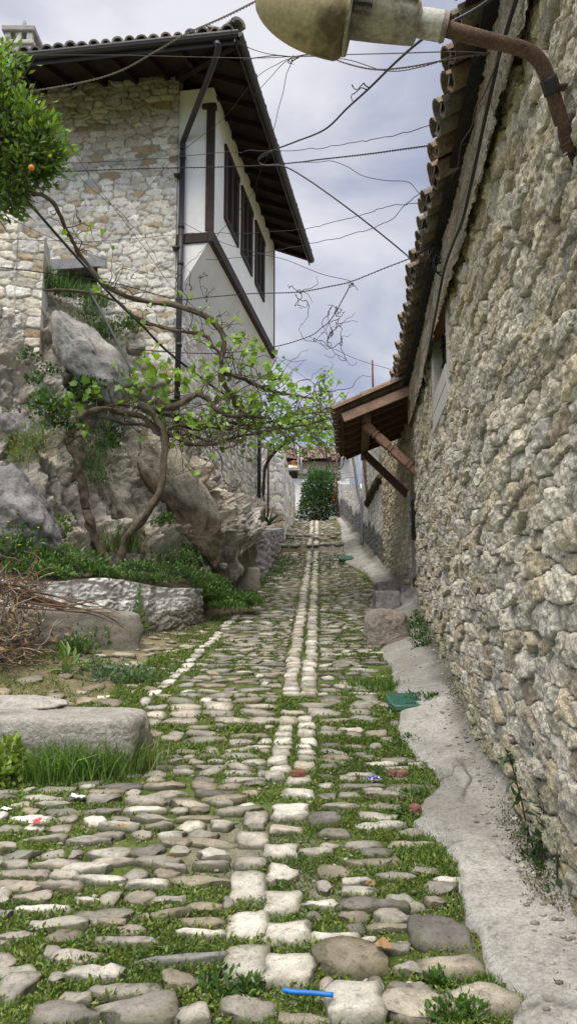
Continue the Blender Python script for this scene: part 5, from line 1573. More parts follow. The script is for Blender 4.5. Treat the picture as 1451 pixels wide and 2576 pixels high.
# dead hanging shoots caught on the wires in mid sky
for (px, py, Y, dx, dz, L) in [(748, 735, 9.8, .2, 1, .4), (752, 735, 9.8, 1, -.4, .7), (835, 770, 10, -.3, -1, .6), (850, 790, 10.4, .3, .6, .3), (855, 800, 10.4, -.8, -.2, .5), (845, 810, 10.5, -.3, -1, 1.2), (860, 850, 10.6, -.2, -1, .5), (790, 850, 10.9, .3, -1, .8), (835, 830, 10.7, -.5, -1, 1.2), (735, 150, 7, .1, -1, .2), (929, 221, 5.2, -.2, -1, .25), (884, 712, 9, 0, -1, .15), (888, 712, 9, .1, -1, .15), (770, 755, 9.9, .4, -.3, .6), (845, 795, 10.4, .6, .5, .35), (500, 700, 10.5, .5, 1, .5), (520, 760, 10.5, .6, .8, .5), (545, 800, 10.6, .2, 1, .5), (570, 830, 10.6, .5, .7, .5), (480, 730, 10.4, -.5, 1, .4), (440, 700, 10.4, .1, 1, .4), (585, 850, 10.7, .7, .3, .4), (330, 700, 10.2, .2, 1, .5), (205, 560, 9.9, .2, 1, .4), (215, 640, 10, .4, .9, .4), (190, 600, 9.9, -.3, .9, .3), (225, 690, 10, -.2, 1, .4)]:
    for j in range(2):
        q = smooth_path(shoot(at(px, py, Y), (dx + .3 * rng.normal(), .2 * rng.normal(), dz), L * rng.uniform(.7, 1.2), .004, 8000 + sd, 1.3, n=12), 3); sd += 1
        tube(mb, q, np.linspace(.006, .0028, len(q)), 4, (.06, .048, .042), caps=False)
mb.build('twigs', M['bark'], VN, smooth=True, kind='stuff')
# leaves
GL1, GL2 = (.15, .29, .035), (.26, .42, .05)
mb = MB()
LEAF_F = .72
def vleaves(c, rad, n, size=.115, ca=GL1, cb=GL2):
    n = max(3, int(n * LEAF_F)); P = np.asarray(c) + rng.normal(size=(n, 3)) * np.asarray(rad) * .45
    D = rng.normal(size=(n, 3)) * .7 + np.array([0, -.35, -.15]); Nn = unit(rng.normal(size=(n, 3)) * .7 + np.array([0, -.6, .8]))
    lobed(mb, P, D, Nn, size * rng.uniform(.55, 1.25, n), greens(n, ca, cb, .22))
for (px, py, Y, rx, rz, n) in [(372, 930, 10.3, .25, .25, 26), (412, 945, 10.3, .22, .28, 28), (440, 948, 10.4, .2, .18, 18), (345, 955, 10.3, .2, .2, 16), (365, 965, 10.4, .35, .2, 22), (315, 965, 10.2, .14, .12, 8), (470, 950, 10.4, .2, .14, 10), (520, 925, 10.5, .22, .2, 18), (500, 935, 10.5, .2, .15, 10), (600, 835, 10.6, .14, .22, 16), (592, 850, 10.6, .1, .14, 8), (560, 935, 10.6, .14, .2, 12),
                           (640, 895, 11, .16, .26, 22), (632, 920, 11, .15, .2, 14), (650, 930, 11.1, .2, .14, 12), (680, 950, 11.2, .3, .2, 24), (718, 950, 11.6, .25, .2, 18), (700, 940, 11.5, .25, .2, 14), (820, 958, 12.5, .16, .2, 18), (808, 975, 12.5, .16, .14, 10), (832, 945, 12.5, .12, .12, 8),
                           (490, 1055, 10.6, .45, .16, 24), (540, 1040, 10.8, .4, .16, 22), (520, 1065, 10.6, .4, .14, 20), (610, 1020, 11, .4, .2, 26), (660, 1015, 11.2, .5, .24, 38), (700, 1000, 11.5, .5, .2, 28), (690, 1030, 11.5, .6, .22, 36), (620, 1045, 11, .5, .2, 26), (740, 1030, 12, .5, .2, 26), (180, 1010, 10.4, .25, .15, 12), (240, 985, 10.5, .3, .15, 14), (410, 1020, 10.5, .25, .12, 10), (660, 1070, 11.4, .4, .12, 18), (580, 1010, 11, .3, .16, 14)]:
    vleaves(at(px, py, Y), (rx, .4, rz), n)
sel = rng.choice(len(TW), 130, replace=False)
for i in sel: vleaves(TW[i][rng.integers(4, 10)], (.14, .14, .1), 2, .08)
mb.build('leaves', M['leaf'], VN)

# second vine further up the lane, over the far pergola
V2 = thing('grape_vine', at(668, 1150, 18.9), 'leafy vine arching over the lane beyond the tall house', 'vine')
mb = MB()
tube(mb, smooth_path([at(664, 1300, 19.2), at(662, 1240, 19.2), at(667, 1180, 19.2), at(680, 1150, 19), at(700, 1130, 18.8), at(722, 1108, 18.6), at(770, 1085, 18.4), at(850, 1075, 18.2)], 8) + 0, .045, 8, BK * .7, bump=.3, seed=4)
mb.build('trunk', M['bark'], V2, smooth=True)
mb = MB()
for k in range(26):
    p0 = at(rng.uniform(660, 850), rng.uniform(1070, 1125), rng.uniform(16.5, 20))
    q = smooth_path(shoot(p0, (rng.normal() + .3, rng.normal(), .25 * rng.normal()), rng.uniform(.6, 1.6), .01, 9000 + k, .8), 2)
    tube(mb, q, .009, 4, BK * .6, caps=False)
mb.build('twigs', M['bark'], V2, kind='stuff')
mb = MB()
for k in range(120):
    px = rng.uniform(655, 852); t_ = (px - 655) / 197
    py = rng.normal(1092 - 12 * t_, 20)
    if rng.random() < .25: py = rng.uniform(1030, 1080); 
    vleaves(at(px, py, rng.uniform(15.5, 20.5)), (.4, .6, .22), 9, .10, (.11, .24, .03), (.24, .40, .06))
mb.build('leaves', M['leaf'], V2)

# ---------------------------------------------------------------- orange tree
def nearest_rock(p):
    q = ROCK.reshape(-1, 3); return q[np.argmin(((q - np.asarray(p)) ** 2)[:, :2].sum(1))]
tb = nearest_rock((-4.3, 9.9, 0))
OT = thing('orange_tree', tb, 'glossy green orange tree with a ripe orange hanging at the left edge', 'tree')
mb = MB()
cc0 = at(-70, 380, 8.7)
tube(mb, smooth_path([tb - [0, 0, .4], tb + [0, 0, .3], (tb + cc0) / 2 + [.1, 0, 0], cc0 - [0, 0, .3], cc0 + [0.1, 0, .3]], 6), np.linspace(.11, .05, 25), 9, (.13, .105, .08), bump=.2)
mb.build('trunk', M['bark'], OT, smooth=True)
BLB = [(18, 150, 8.5, .22, 130), (8, 215, 8.5, .26, 200), (10, 262, 8.5, .3, 300), (60, 300, 8.5, .32, 420), (105, 345, 8.5, .28, 330), (125, 395, 8.5, .22, 230), (75, 375, 8.5, .36, 520), (55, 425, 8.5, .34, 440), (15, 470, 8.6, .34, 420), (0, 380, 8.7, .45, 600), (20, 330, 8.6, .4, 500), (-70, 300, 8.8, .6, 520), (-90, 420, 8.8, .65, 520), (15, 508, 8.6, .18, 110), (-40, 180, 8.7, .4, 320), (140, 398, 8.5, .14, 80), (-150, 350, 9.0, .6, 300), (90, 440, 8.5, .18, 100)]
mb2 = MB(); mb3 = MB()
for (px, py, Y, r, n) in BLB:
    c = at(px, py, Y)
    for k in range(max(3, n // 40)):
        q = smooth_path(shoot(cc0 + .3 * (c - cc0), c - cc0 + .3 * rng.normal(size=3), np.linalg.norm(c - cc0) * .8 + r, .01, 9500 + k, .4), 2)
        tube(mb3, q, np.linspace(.016, .004, len(q)), 4, (.09, .085, .05), caps=False)
    ns_ = max(6, n // 11)                       # leaves gathered in sprigs
    sd_ = rand_dirs(ns_); sr_ = r * 1.15 * rng.random((ns_, 1)) ** .5
    pick = rng.integers(0, ns_, n)
    d = sd_[pick]; rad = sr_[pick] * .84
    P = c + d * rad + .055 * rng.normal(size=(n, 3))
    D = d + np.array([.25, -.2, .35]) + .6 * rng.normal(size=(n, 3))
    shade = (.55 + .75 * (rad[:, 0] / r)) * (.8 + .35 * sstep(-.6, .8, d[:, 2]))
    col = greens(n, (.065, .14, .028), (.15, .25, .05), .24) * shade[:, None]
    yng = rng.random(n) < .12
    col[yng] = greens(int(yng.sum()), (.20, .33, .05), (.27, .40, .08), .1)
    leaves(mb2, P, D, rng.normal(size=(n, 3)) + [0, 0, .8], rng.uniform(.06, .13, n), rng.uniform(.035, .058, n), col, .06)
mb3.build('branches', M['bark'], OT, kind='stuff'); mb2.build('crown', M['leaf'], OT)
V, F = ICO[4]; mb = MB(); c = at(80, 422, 8.2); mb.add(c + V * .036 * (1 + .02 * vn(V * 4, 2))[:, None], [F], (.75, .27, .03)); tube(mb, [c + [0, 0, .034], c + [0, 0, .06]], .004, 5, (.1, .15, .05))
mb.build('orange', M['plastic'], OT, smooth=True)

# ---------------------------------------------------------------- far end of the lane
def pz(px, py, Y): return at(px, py, Y)
mb = MB()
a, b = pz(655, 1250, 21.3), pz(711, 1250, 21.8)
wall_mesh(mb, [a[:2], b[:2], (b + [.15, 3.2, 0])[:2]], 3.4, lambda x, y: pz(680, 1118, 21.6)[2], .04, .03, .34, .17, .03, PAL_H, (.33, .31, .27), 701, sign=-1, tops=.4, facets=3)
tag(mb.build('stone_pier', M['masonry'], smooth=True), 'square coursed stone wall end beyond the tall house downpipe', 'wall')
mb = MB()
wall_mesh(mb, [pz(706, 1250, 24.2)[:2], pz(725, 1250, 24.6)[:2], pz(735, 1250, 26)[:2], pz(741, 1250, 28.5)[:2]], 4.0, lambda x, y: float(np.interp(y, [24, 28.5], [pz(720, 1195, 24.5)[2], pz(739, 1225, 28.5)[2]])), .05, .04, .28, .16, .03, PAL_H, (.36, .34, .30), 702, sign=-1, tops=.3, facets=3)
tag(mb.build('curved_wall', M['masonry'], smooth=True), 'rounded pale stone garden wall at the top of the lane', 'wall')
FH = thing('white_house', pz(790, 1310, 30), 'small whitewashed house closing the top of the lane, old brown tile roof behind', 'house')
mb = MB()
def face_box(mb, px0, px1, py0, py1, Y, th, col):
    a, b, c, d = pz(px0, py1, Y), pz(px1, py1, Y), pz(px1, py0, Y), pz(px0, py0, Y)
    q = [a, b, b + [0, th, 0], a + [0, th, 0], np.array([a[0], Y, d[2]]), np.array([b[0], Y, c[2]]), np.array([b[0], Y + th, c[2]]), np.array([a[0], Y + th, d[2]])]
    hexa(mb, q, col)
face_box(mb, 716, 880, 1204, 1330, 29.6, .4, (.80, .80, .79))
mb.build('wall', M['plaster'], FH)
mb = MB(); face_box(mb, 716, 749, 1186, 1203, 29.9, .4, (.10, .09, .085)); mb.build('eave_shadow_board', M['darkwood'], FH)  # dark strip standing in for the shade under the porch eave
mb = MB()
for k in range(9):
    face_box(mb, 748 + 13 * k, 748 + 13 * (k + 1) - 1, 1183 + rng.normal(), 1192, 29.5 + .02 * rng.normal(), .5, np.array((.34, .325, .29)) * (1 + .12 * rng.normal()))
    face_box(mb, 752 + 13 * k, 752 + 13 * (k + 1) - 1, 1193, 1203.5, 29.56 + .02 * rng.normal(), .4, np.array((.40, .385, .34)) * (1 + .12 * rng.normal()))
mb.build('parapet', M['masonry'], FH, bevel=.015)
mb = MB()
for k in range(8):
    px = 712 + 5.4 * k
    a, b = pz(px, 1184, 29.2), pz(px, 1172, 30.1)
    barrel(mb, a, b, .055, .05, np.array((.50, .47, .43)) * (1 + .12 * rng.normal())); 
box(mb, (pz(731, 1183, 29.7)) - [0, 0, .02], (.66, .95, .03), None, (.25, .22, .2))
mb.build('porch_roof', M['tile'], FH)
mb = MB(); face_box(mb, 700, 900, 1152, 1200, 33.6, .3, (.50, .47, .42)); mb.build('back_wall', M['oldplaster'], FH)
mb = MB()
x0, x1 = pz(700, 1158, 33)[0], pz(880, 1158, 33)[0]
ze, zr_ = pz(750, 1159, 33.2)[2], pz(750, 1128, 36)[2]
hexa(mb, [(x0, 33.2, ze - .06), (x1, 33.2, ze - .06), (x1, 36, zr_ - .06), (x0, 36, zr_ - .06), (x0, 33.2, ze), (x1, 33.2, ze), (x1, 36, zr_), (x0, 36, zr_)], (.06, .05, .04))
xx = x0
while xx < x1:
    for c in range(7):
        t0, t1 = c / 7, (c + 1.15) / 7
        jz = .035 * rng.normal()
        cl = np.array([(.17, .11, .075), (.12, .085, .065), (.21, .145, .10), (.10, .08, .07)][rng.integers(4)])
        barrel(mb, (xx, 33.1 + 2.9 * t0, ze + (zr_ - ze) * t0 + .03 + jz), (xx + .02 * rng.normal(), 33.1 + 2.9 * t1, ze + (zr_ - ze) * t1 + .05 + jz), .085, .075, cl)
    xx += .15
mb.build('roof', M['tile'], FH)
def post(name, px, y0_, y1_, Y, r, col, mat, lab, cat, n=8, dx=0, group=None):
    mb = MB(); tube(mb, [at(px + dx, y1_, Y), at(px, y0_, Y)], r, n, col)
    return tag(mb.build(name, M[mat], smooth=True), lab, cat, group)
post('pole', 750, 1124, 1180, 29.4, .035, (.55, .55, .55), 'plastic', 'short white pipe left of the pair above the porch roof', 'pole')
post('pole', 757.5, 1128, 1186, 29.4, .03, (.50, .48, .46), 'plastic', 'greyish pipe right of the pair above the porch roof', 'pole')
post('pole', 675, 1120, 1300, 20.2, .028, (.13, .07, .05), 'rust', 'rusty pergola post in front of the square stone wall end', 'post', dx=-1)
post('pole', 697, 1132, 1304, 22.8, .032, (.13, .07, .05), 'rust', 'rusty post beside the rounded garden wall', 'post', dx=-4)
post('pole', 846, 1110, 1318, 26.8, .03, (.10, .06, .045), 'rust', 'rusty post at the right of the flowering bush', 'post', dx=1)
post('pole', 936, 906, 990, 11.6, .014, (.16, .075, .05), 'rust', 'thin rusty bar standing up behind the canopy roof', 'bar', dx=2)
post('pole', 826, 985, 1050, 13.5, .012, (.08, .05, .04), 'rust', 'thin dark bar by the low edge of the canopy', 'bar', dx=8)
mb = MB(); pc = at(742, 1166, 29.5)
for k in range(1):
    prof = [(0, .085), (.01, .095), (.13, .125), (.13, .145), (.165, .145), (.165, .12)]
    a = np.linspace(0, 2 * pi, 16, endpoint=False)
    V = np.array([[(pc[0] + r * cos(t), pc[1] + r * sin(t), pc[2] - .08 + z) for t in a] for z, r in prof])
    idx = np.arange(len(prof) * 16).reshape(len(prof), 16)
    F = np.stack([idx[:-1], np.roll(idx[:-1], -1, 1), np.roll(idx[1:], -1, 1), idx[1:]], -1).reshape(-1, 4)
    mb.add(V.reshape(-1, 3), [F], (.62, .17, .06))
tag(mb.build('flower_pot', M['plastic'], smooth=True), 'orange plastic flower pot on the little porch roof', 'pot')

# brown plank post and drain hose on the plastered wall, mesh fence above
mb = MB(); a, b = at(914, 1140, 19.0), at(927, 1262, 18.6); beam(mb, a, b, .11, .05, (0, 1, 0), (.085, .05, .036))
tag(mb.build('wooden_strut', M['redwood'], bevel=.005), 'dark brown wooden strut leaning on the plastered wall', 'strut')
wire('drain_hose', [(884, 1138, 20.5), (892, 1180, 20.3), (900, 1240, 20), (908, 1270, 19.6), (909, 1320, 19.3), (911, 1370, 19.1)], .035, 'black and grey drain hose hanging down the plastered wall', mat='rubber', col=(.10, .105, .115), n=8, cat='hose', group=None)
mb = MB()
fa, fb = np.array((1.87, 20.2, 0)), np.array((1.84, 26.5, 0))
zt0, zb0 = at(912, 1140, 20.2)[2], at(905, 1212, 20.2)[2]
zt1, zb1 = at(858, 1148, 26.5)[2], at(858, 1216, 26.5)[2]
for k in range(30):
    t = k / 29; p = fa + (fb - fa) * t
    tube(mb, [p + [0, 0, zb0 + (zb1 - zb0) * t], p + [0, 0, zt0 + (zt1 - zt0) * t]], .005, 3, (.36, .37, .38), caps=False)
for k in range(12):
    t = k / 11
    tube(mb, [fa + [0, 0, zb0 + (zt0 - zb0) * t], fb + [0, 0, zb1 + (zt1 - zb1) * t]], .005, 3, (.36, .37, .38), caps=False)
tag(mb.build('mesh_fence', M['iron']), 'grey wire mesh fence on top of the plastered wall', 'fence')
# ---------------------------------------------------------------- loose things on the lane
# three squared stones by the wall
b1 = ghit(980, 1626)
put_block('stone_block', 'rock', (b1[0], b1[1] + .20, b1[2] + .18), (.44, .38, .44), yaw(.08), 410, (.40, .36, .31), 'rough pinkish squared stone, nearest of three by the wall foot', 'stone block', noise=.05, p=5, col2=(.33, .28, .23))
b2 = ghit(972, 1545)
put_block('stone_block', 'greyrock', (b2[0] + .02, b2[1] + .18, b2[2] + .17), (.38, .34, .36), yaw(.05), 411, (.22, .215, .21), 'dark grey squared stone, middle of three by the wall foot', 'stone block', noise=.012, p=12)
b3 = ghit(973, 1515)
put_block('stone_block', 'greyrock', (b3[0] + .04, b3[1] + .3, b3[2] + .16), (.36, .3, .34), yaw(.1), 412, (.20, .18, .17), 'dark stone farthest of three by the wall foot', 'stone block', noise=.02, p=10)

def cover(px, py, wx, wy, lab, rot=0.0):
    c = ghit(px, py)
    gyx = (float(ground(c[0], c[1] + .2)) - float(ground(c[0], c[1] - .2))) / .4
    mb = MB()
    n = 40
    a = np.linspace(0, 2 * pi, n, endpoint=False)
    e = 5.0
    cx_ = np.sign(np.cos(a)) * np.abs(np.cos(a)) ** (2 / e) * wx / 2; cy_ = np.sign(np.sin(a)) * np.abs(np.sin(a)) ** (2 / e) * wy / 2
    rows = []
    for s, z in ((1.0, 0), (1.0, .035), (.97, .042), (.90, .042), (.89, .037), (.0, .037)):
        x = cx_ * s; y = cy_ * s
        X_ = x * cos(rot) - y * sin(rot); Y_ = x * sin(rot) + y * cos(rot)
        rows.append(np.stack([X_, Y_, z + gyx * Y_], -1))
    V = np.array(rows); idx = np.arange(len(rows) * n).reshape(len(rows), n)
    F = np.stack([idx[:-1], np.roll(idx[:-1], -1, 1), np.roll(idx[1:], -1, 1), idx[1:]], -1).reshape(-1, 4)
    G = np.array((.035, .115, .085))
    mb.add(V.reshape(-1, 3), [F], G)
    for i in range(-8, 9):
        for j in range(-8, 9):
            x, y = i * wx / 20, j * wy / 20
            if abs(x) < wx * .43 and abs(y) < wy * .43:
                box(mb, (x * cos(rot) - y * sin(rot), x * sin(rot) + y * cos(rot), .038 + gyx * y), (.008, .008, .006), None, G * 1.25)
    box(mb, (0, -wy * .3, .038 + gyx * -wy * .3), (.09, .012, .008), None, (.02, .03, .03))
    o = mb.build('utility_cover', M['plastic']); o.location = (c[0], c[1], c[2] + .03)
    return tag(o, lab, 'cover')
cover(1028, 1779, .37, .34, 'green plastic utility cover set where cobbles meet concrete', .1)
cover(884, 1409, .62, .5, 'faded green utility cover further up the lane near the grey dado', .0)

def brick_bit(px, py, s, col, lab, seed):
    c = ghit(px, py, .03)
    mb = rough_block(c, s, yaw(.2 * seed), 420 + seed, col, noise=.006, p=8, sub=3)
    o = mb.build('brick_fragment', M['rock'], smooth=True); o.location = (c[0], c[1], c[2] + .015)
    tag(o, lab, 'brick')
brick_bit(750, 1952, (.085, .05, .045), (.36, .15, .10), 'red brick piece lying on the pale twin line of stones', 1)
brick_bit(988, 1951, (.06, .05, .04), (.36, .19, .14), 'left of two broken brick pieces in the grass near the blue wrapper', 2)
brick_bit(1012, 1953, (.07, .055, .05), (.40, .20, .15), 'right of two broken brick pieces in the grass near the blue wrapper', 3)
brick_bit(1043, 2042, (.06, .05, .05), (.38, .20, .14), 'small brick piece at the grassy edge of the concrete', 4)

def crumple(name, px, py, s, cols, lab, cat, seed):
    c = ghit(px, py, .03)
    r_ = np.random.default_rng(seed)
    n = 9
    g = np.linspace(-1, 1, n); U, V = np.meshgrid(g, g, indexing='ij')
    P = np.stack([U * s[0] / 2, V * s[1] / 2, .6 * s[1] * np.abs(fbm(v3(U * 1.6, V * 1.6, seed), 3, seed))], -1)
    ci = ((U * 1.3 + V + fbm(v3(U, V, 1), 2, seed)) * 1.2).astype(int) % len(cols)
    mb = MB(); mb.add((P @ yaw(r_.uniform(-.5, .5))).reshape(-1, 3), [grid_faces(n, n)], np.array(cols)[ci].reshape(-1, 3))
    o = mb.build(name, M['plastic']); o.location = (c[0], c[1], c[2] + .015)
    tag(o, lab, cat)
crumple('sweet_wrapper', 941, 1966, (.07, .06), [(.05, .08, .5), (.7, .7, .8), (.1, .12, .55)], 'crumpled blue and white sweet wrapper on the cobbles', 'wrapper', 31)
crumple('sweet_wrapper', 94, 2076, (.075, .06), [(.6, .05, .06), (.75, .7, .7), (.7, .1, .1)], 'crumpled red and white wrapper at the left of the cobbles', 'wrapper', 32)
crumple('plastic_scrap', 196, 2012, (.09, .06), [(.7, .72, .74), (.55, .6, .62)], 'scrap of whitish plastic in the grass before the grey block', 'litter', 33)
crumple('plastic_scrap', 15, 2042, (.06, .04), [(.75, .75, .75), (.65, .65, .66)], 'tiny white plastic scrap by the left edge of the cobbles', 'litter', 34)
mb = MB(); p = [ghit(x, y, .05) for x, y in ((712, 2506), (740, 2511), (790, 2514), (838, 2519))]
p = [q + [0, 0, .02] for q in p]
tube(mb, smooth_path(p, 6), .0085, 8, (.01, .16, .55)); tag(mb.build('water_pipe', M['plastic'], smooth=True), 'short bright blue water pipe showing between the nearest stones', 'pipe')
def dryleaf(px, py, s, lab, col=(.42, .27, .14)):
    c = ghit(px, py, .035)
    mb = MB(); n = 4
    lobed(mb, np.repeat(c[None] + [0, 0, .03], n, 0), rng.normal(size=(n, 3)) * [1, 1, .25], unit(rng.normal(size=(n, 3)) * .4 + [0, 0, 1]), np.full(n, s) * rng.uniform(.6, 1, n), np.array(col) * rng.uniform(.8, 1.2, (n, 1)))
    tag(mb.build('dry_leaf', M['dry']), lab, 'leaf')
dryleaf(964, 2398, .055, 'curled tan dead leaf on the nearest cobbles')
dryleaf(932, 2236, .035, 'small brown dead leaf among cobbles right of the pale line', (.36, .24, .12))
dryleaf(430, 2170, .03, 'small dead leaf on the cobbles left of the pale line', (.34, .22, .1))
dryleaf(305, 2092, .035, 'orange dead leaf resting on a rounded cobble', (.42, .24, .1))

# ---------------------------------------------------------------- brushwood heap
bc = at(-25, 1660, 7.7); bz = float(ground(bc[0], bc[1]))
BP = thing('brush_pile', (bc[0], bc[1], bz), 'heap of dry brown prunings and dead leaves by the left edge', 'brush pile')
mb = MB()
for k in range(420):
    p0 = np.array([bc[0] + rng.normal() * .25, bc[1] + rng.normal() * .25, bz + abs(rng.normal()) * .36])
    L_ = rng.uniform(.2, .6)
    d = np.array([rng.normal() + .3, rng.normal() * .6, rng.normal() * .35])
    q = shoot(p0 - unit(d) * L_ * .5, d, L_, .004, 20000 + k, .5, n=6)
    q[:, 2] = np.maximum(q[:, 2], bz + .01)
    tube(mb, q, rng.uniform(.003, .007), 4, np.array((.205, .168, .125)) * rng.uniform(.5, 1.7), caps=False)
for (pts) in ([(60, 1500, 7.9), (150, 1520, 7.9), (250, 1545, 8), (330, 1575, 8.1)], [(20, 1490, 7.8), (120, 1495, 7.9), (220, 1530, 8.0), (290, 1540, 8.1)], [(40, 1520, 7.8), (170, 1530, 7.9), (280, 1535, 8)], [(0, 1470, 7.8), (60, 1480, 7.8), (140, 1505, 7.9), (240, 1510, 8)]):
    for j in range(3):
        q = smooth_path([at(x + 8 * rng.normal(), y + 8 * rng.normal(), Y) for x, y, Y in pts], 6)
        tube(mb, q, np.linspace(.011, .004, len(q)), 5, np.array((.19, .125, .085)) * rng.uniform(.7, 1.3))
for k in range(120):
    p0 = at(rng.uniform(-60, 70), rng.uniform(1455, 1530), rng.uniform(7.7, 8.2)); d = np.array([rng.normal() + .4, rng.normal() * .4, rng.normal() * .5])
    tube(mb, shoot(p0, d, rng.uniform(.2, .6), .004, 21000 + k, .7, n=6), .0045, 4, np.array((.18, .12, .085)) * rng.uniform(.5, 1.4), caps=False)
mb.build('twigs', M['bark'], BP, kind='stuff')
mb = MB(); n = 420
P = np.stack([bc[0] + rng.normal(size=n) * .3, bc[1] + rng.normal(size=n) * .35 - .1, bz + np.abs(rng.normal(size=n)) * .26 + .02], -1)
leaves(mb, P, rng.normal(size=(n, 3)) * [1, 1, .7], rng.normal(size=(n, 3)) + [0, 0, .5], rng.uniform(.05, .12, n), rng.uniform(.02, .05, n), greens(n, (.44, .33, .20), (.26, .18, .105), .25), .2)
mb.build('dead_leaves', M['dry'], BP, kind='stuff')

# ---------------------------------------------------------------- plants
def surf(px, py, Y=None):
    """ground point, or the rock slope seen at that pixel"""
    if Y is not None: return at(px, py, Y)
    r = unit(ray(px, py)); o = np.array([0, 0, CAMZ])
    q = ROCK.reshape(-1, 3) - o
    tt = q @ r
    dd = np.linalg.norm(q - tt[:, None] * r, axis=1)
    k = np.where(dd < .06 + .004 * tt)[0]
    g = ghit(px, py)
    if len(k) == 0: return g
    p = ROCK.reshape(-1, 3)[k[np.argmin(tt[k])]]
    return p if np.linalg.norm(p - o) < np.linalg.norm(g - o) or g[2] < p[2] - .3 else g

def leafy(name, lab, cat, spots, n, ls, ca, cb, group=None, asp=.5, stems=True, up=.6, flowers=None, blade=0, bl=.15):
    mb = MB()
    c0 = None
    for (px, py, Y, rx, rz) in spots:
        c = surf(px, py, Y) if not isinstance(px, np.ndarray) else px
        if c0 is None: c0 = c
        d = rand_dirs(n); d[:, 2] = np.abs(d[:, 2])
        rad = rng.random((n, 1)) ** .5
        P = c + d * rad * np.array([rx, rx * .8, rz])
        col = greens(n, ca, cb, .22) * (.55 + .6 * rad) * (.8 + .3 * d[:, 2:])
        leaves(mb, P, d + rng.normal(size=(n, 3)) * .6 + [0, 0, up - .3], rng.normal(size=(n, 3)) * .6 + [0, -.3, .8], ls * rng.uniform(.6, 1.3, n), ls * asp * rng.uniform(.7, 1.2, n), col, .1)
        if stems:
            for k in range(max(3, n // 40)):
                e = P[rng.integers(n)]
                tube(mb, [c + (e - c) * [.2, .2, 0] - [0, 0, .03], c + (e - c) * [.6, .6, .55], e], .003, 3, np.array(ca) * 1.1, caps=False)
        if blade:
            B = c + np.stack([rng.normal(size=blade) * rx * .5, rng.normal(size=blade) * rx * .4, np.zeros(blade)], -1)
            blades(mb, B, rng.normal(size=(blade, 3)) * .25 + [0, 0, 1], bl * rng.uniform(.5, 1.2, blade), .007, rng.uniform(.1, .5, blade), greens(blade, ca, cb, .25))
    if flowers:
        fm = mb
        for (px, py, Y, rx, rz) in spots:
            c = surf(px, py, Y); m_ = flowers[1]
            P = c + rand_dirs(m_) * np.array([rx, rx, rz]) * .9 + [0, 0, rz * .5]
            for p in P:
                k = 6; a = np.linspace(0, 2 * pi, k, endpoint=False)
                leaves(fm, np.repeat(p[None], k, 0), np.stack([np.cos(a), np.sin(a) * .6 - .2, .5 + 0 * a], -1), np.tile([0., -.5, 1.], (k, 1)), flowers[2], flowers[2] * .7, np.array(flowers[0]) * rng.uniform(.85, 1.1))
                if rng.random() < .6: tube(fm, [p, p - [.03 * rng.normal(), 0, rz * .5]], .0025, 3, (.08, .13, .03), caps=False)
    o = mb.build(name, M['leaf'])
    tag(o, lab, cat, group)
    if flowers or len(spots) > 1: o['kind'] = 'stuff'
    return o
G1, G2 = (.045, .11, .018), (.10, .20, .035)
GD1, GD2 = (.025, .065, .018), (.055, .12, .03)
GY1, GY2 = (.11, .17, .03), (.20, .27, .05)
YEL = (.75, .58, .03)
# bush at the top of the lane
bb = at(805, 1250, 28.6)
mb = MB(); n = 9500
d = rand_dirs(n); rad = rng.random((n, 1)) ** .38
d = d / (np.sum(np.abs(d) ** 4, 1, keepdims=True) ** .25)
d[:, :2] *= 1 + .55 * sstep(.1, -.9, d[:, 2:3])
nz_ = 1 + .55 * fbm(d * 2.4, 3, 12)[:, None]
P = bb + d * rad * nz_ * np.array([.66, .6, 1.02])
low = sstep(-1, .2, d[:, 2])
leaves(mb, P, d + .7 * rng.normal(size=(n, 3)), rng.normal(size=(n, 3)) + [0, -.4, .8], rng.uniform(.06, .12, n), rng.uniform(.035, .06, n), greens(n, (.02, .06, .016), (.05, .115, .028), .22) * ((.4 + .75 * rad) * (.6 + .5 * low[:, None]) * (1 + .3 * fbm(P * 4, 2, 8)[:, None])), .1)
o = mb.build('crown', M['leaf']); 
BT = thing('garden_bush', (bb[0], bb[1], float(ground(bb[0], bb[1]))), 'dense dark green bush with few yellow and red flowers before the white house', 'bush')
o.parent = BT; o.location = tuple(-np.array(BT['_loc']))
mb = MB()
for k in range(6):
    tube(mb, smooth_path([np.array([bb[0] + .1 * rng.normal(), bb[1], bb[2] - 1.1]), bb + [.2 * rng.normal(), .1, -.5], bb + [.4 * rng.normal(), 0, .3]], 4), .02, 5, (.09, .07, .05))
mb.build('trunk', M['bark'], BT)
mb = MB()
for (px, py, c) in [(836, 1240, (.6, .03, .02)), (842, 1232, (.6, .03, .02)), (838, 1250, (.6, .04, .02)), (833, 1262, (.55, .05, .02)), (840, 1215, (.6, .03, .02)), (815, 1277, YEL), (777, 1262, YEL), (774, 1268, (.4, .4, .05))]:
    p = at(px, py, 27.95); k = 6; a = np.linspace(0, 2 * pi, k, endpoint=False)
    leaves(mb, np.repeat(p[None], k, 0), np.stack([np.cos(a), 0 * a - .4, np.sin(a)], -1), np.tile([0., -1., .2], (k, 1)), .04, .03, c)
mb.build('flowers', M['petal'], BT, kind='stuff')
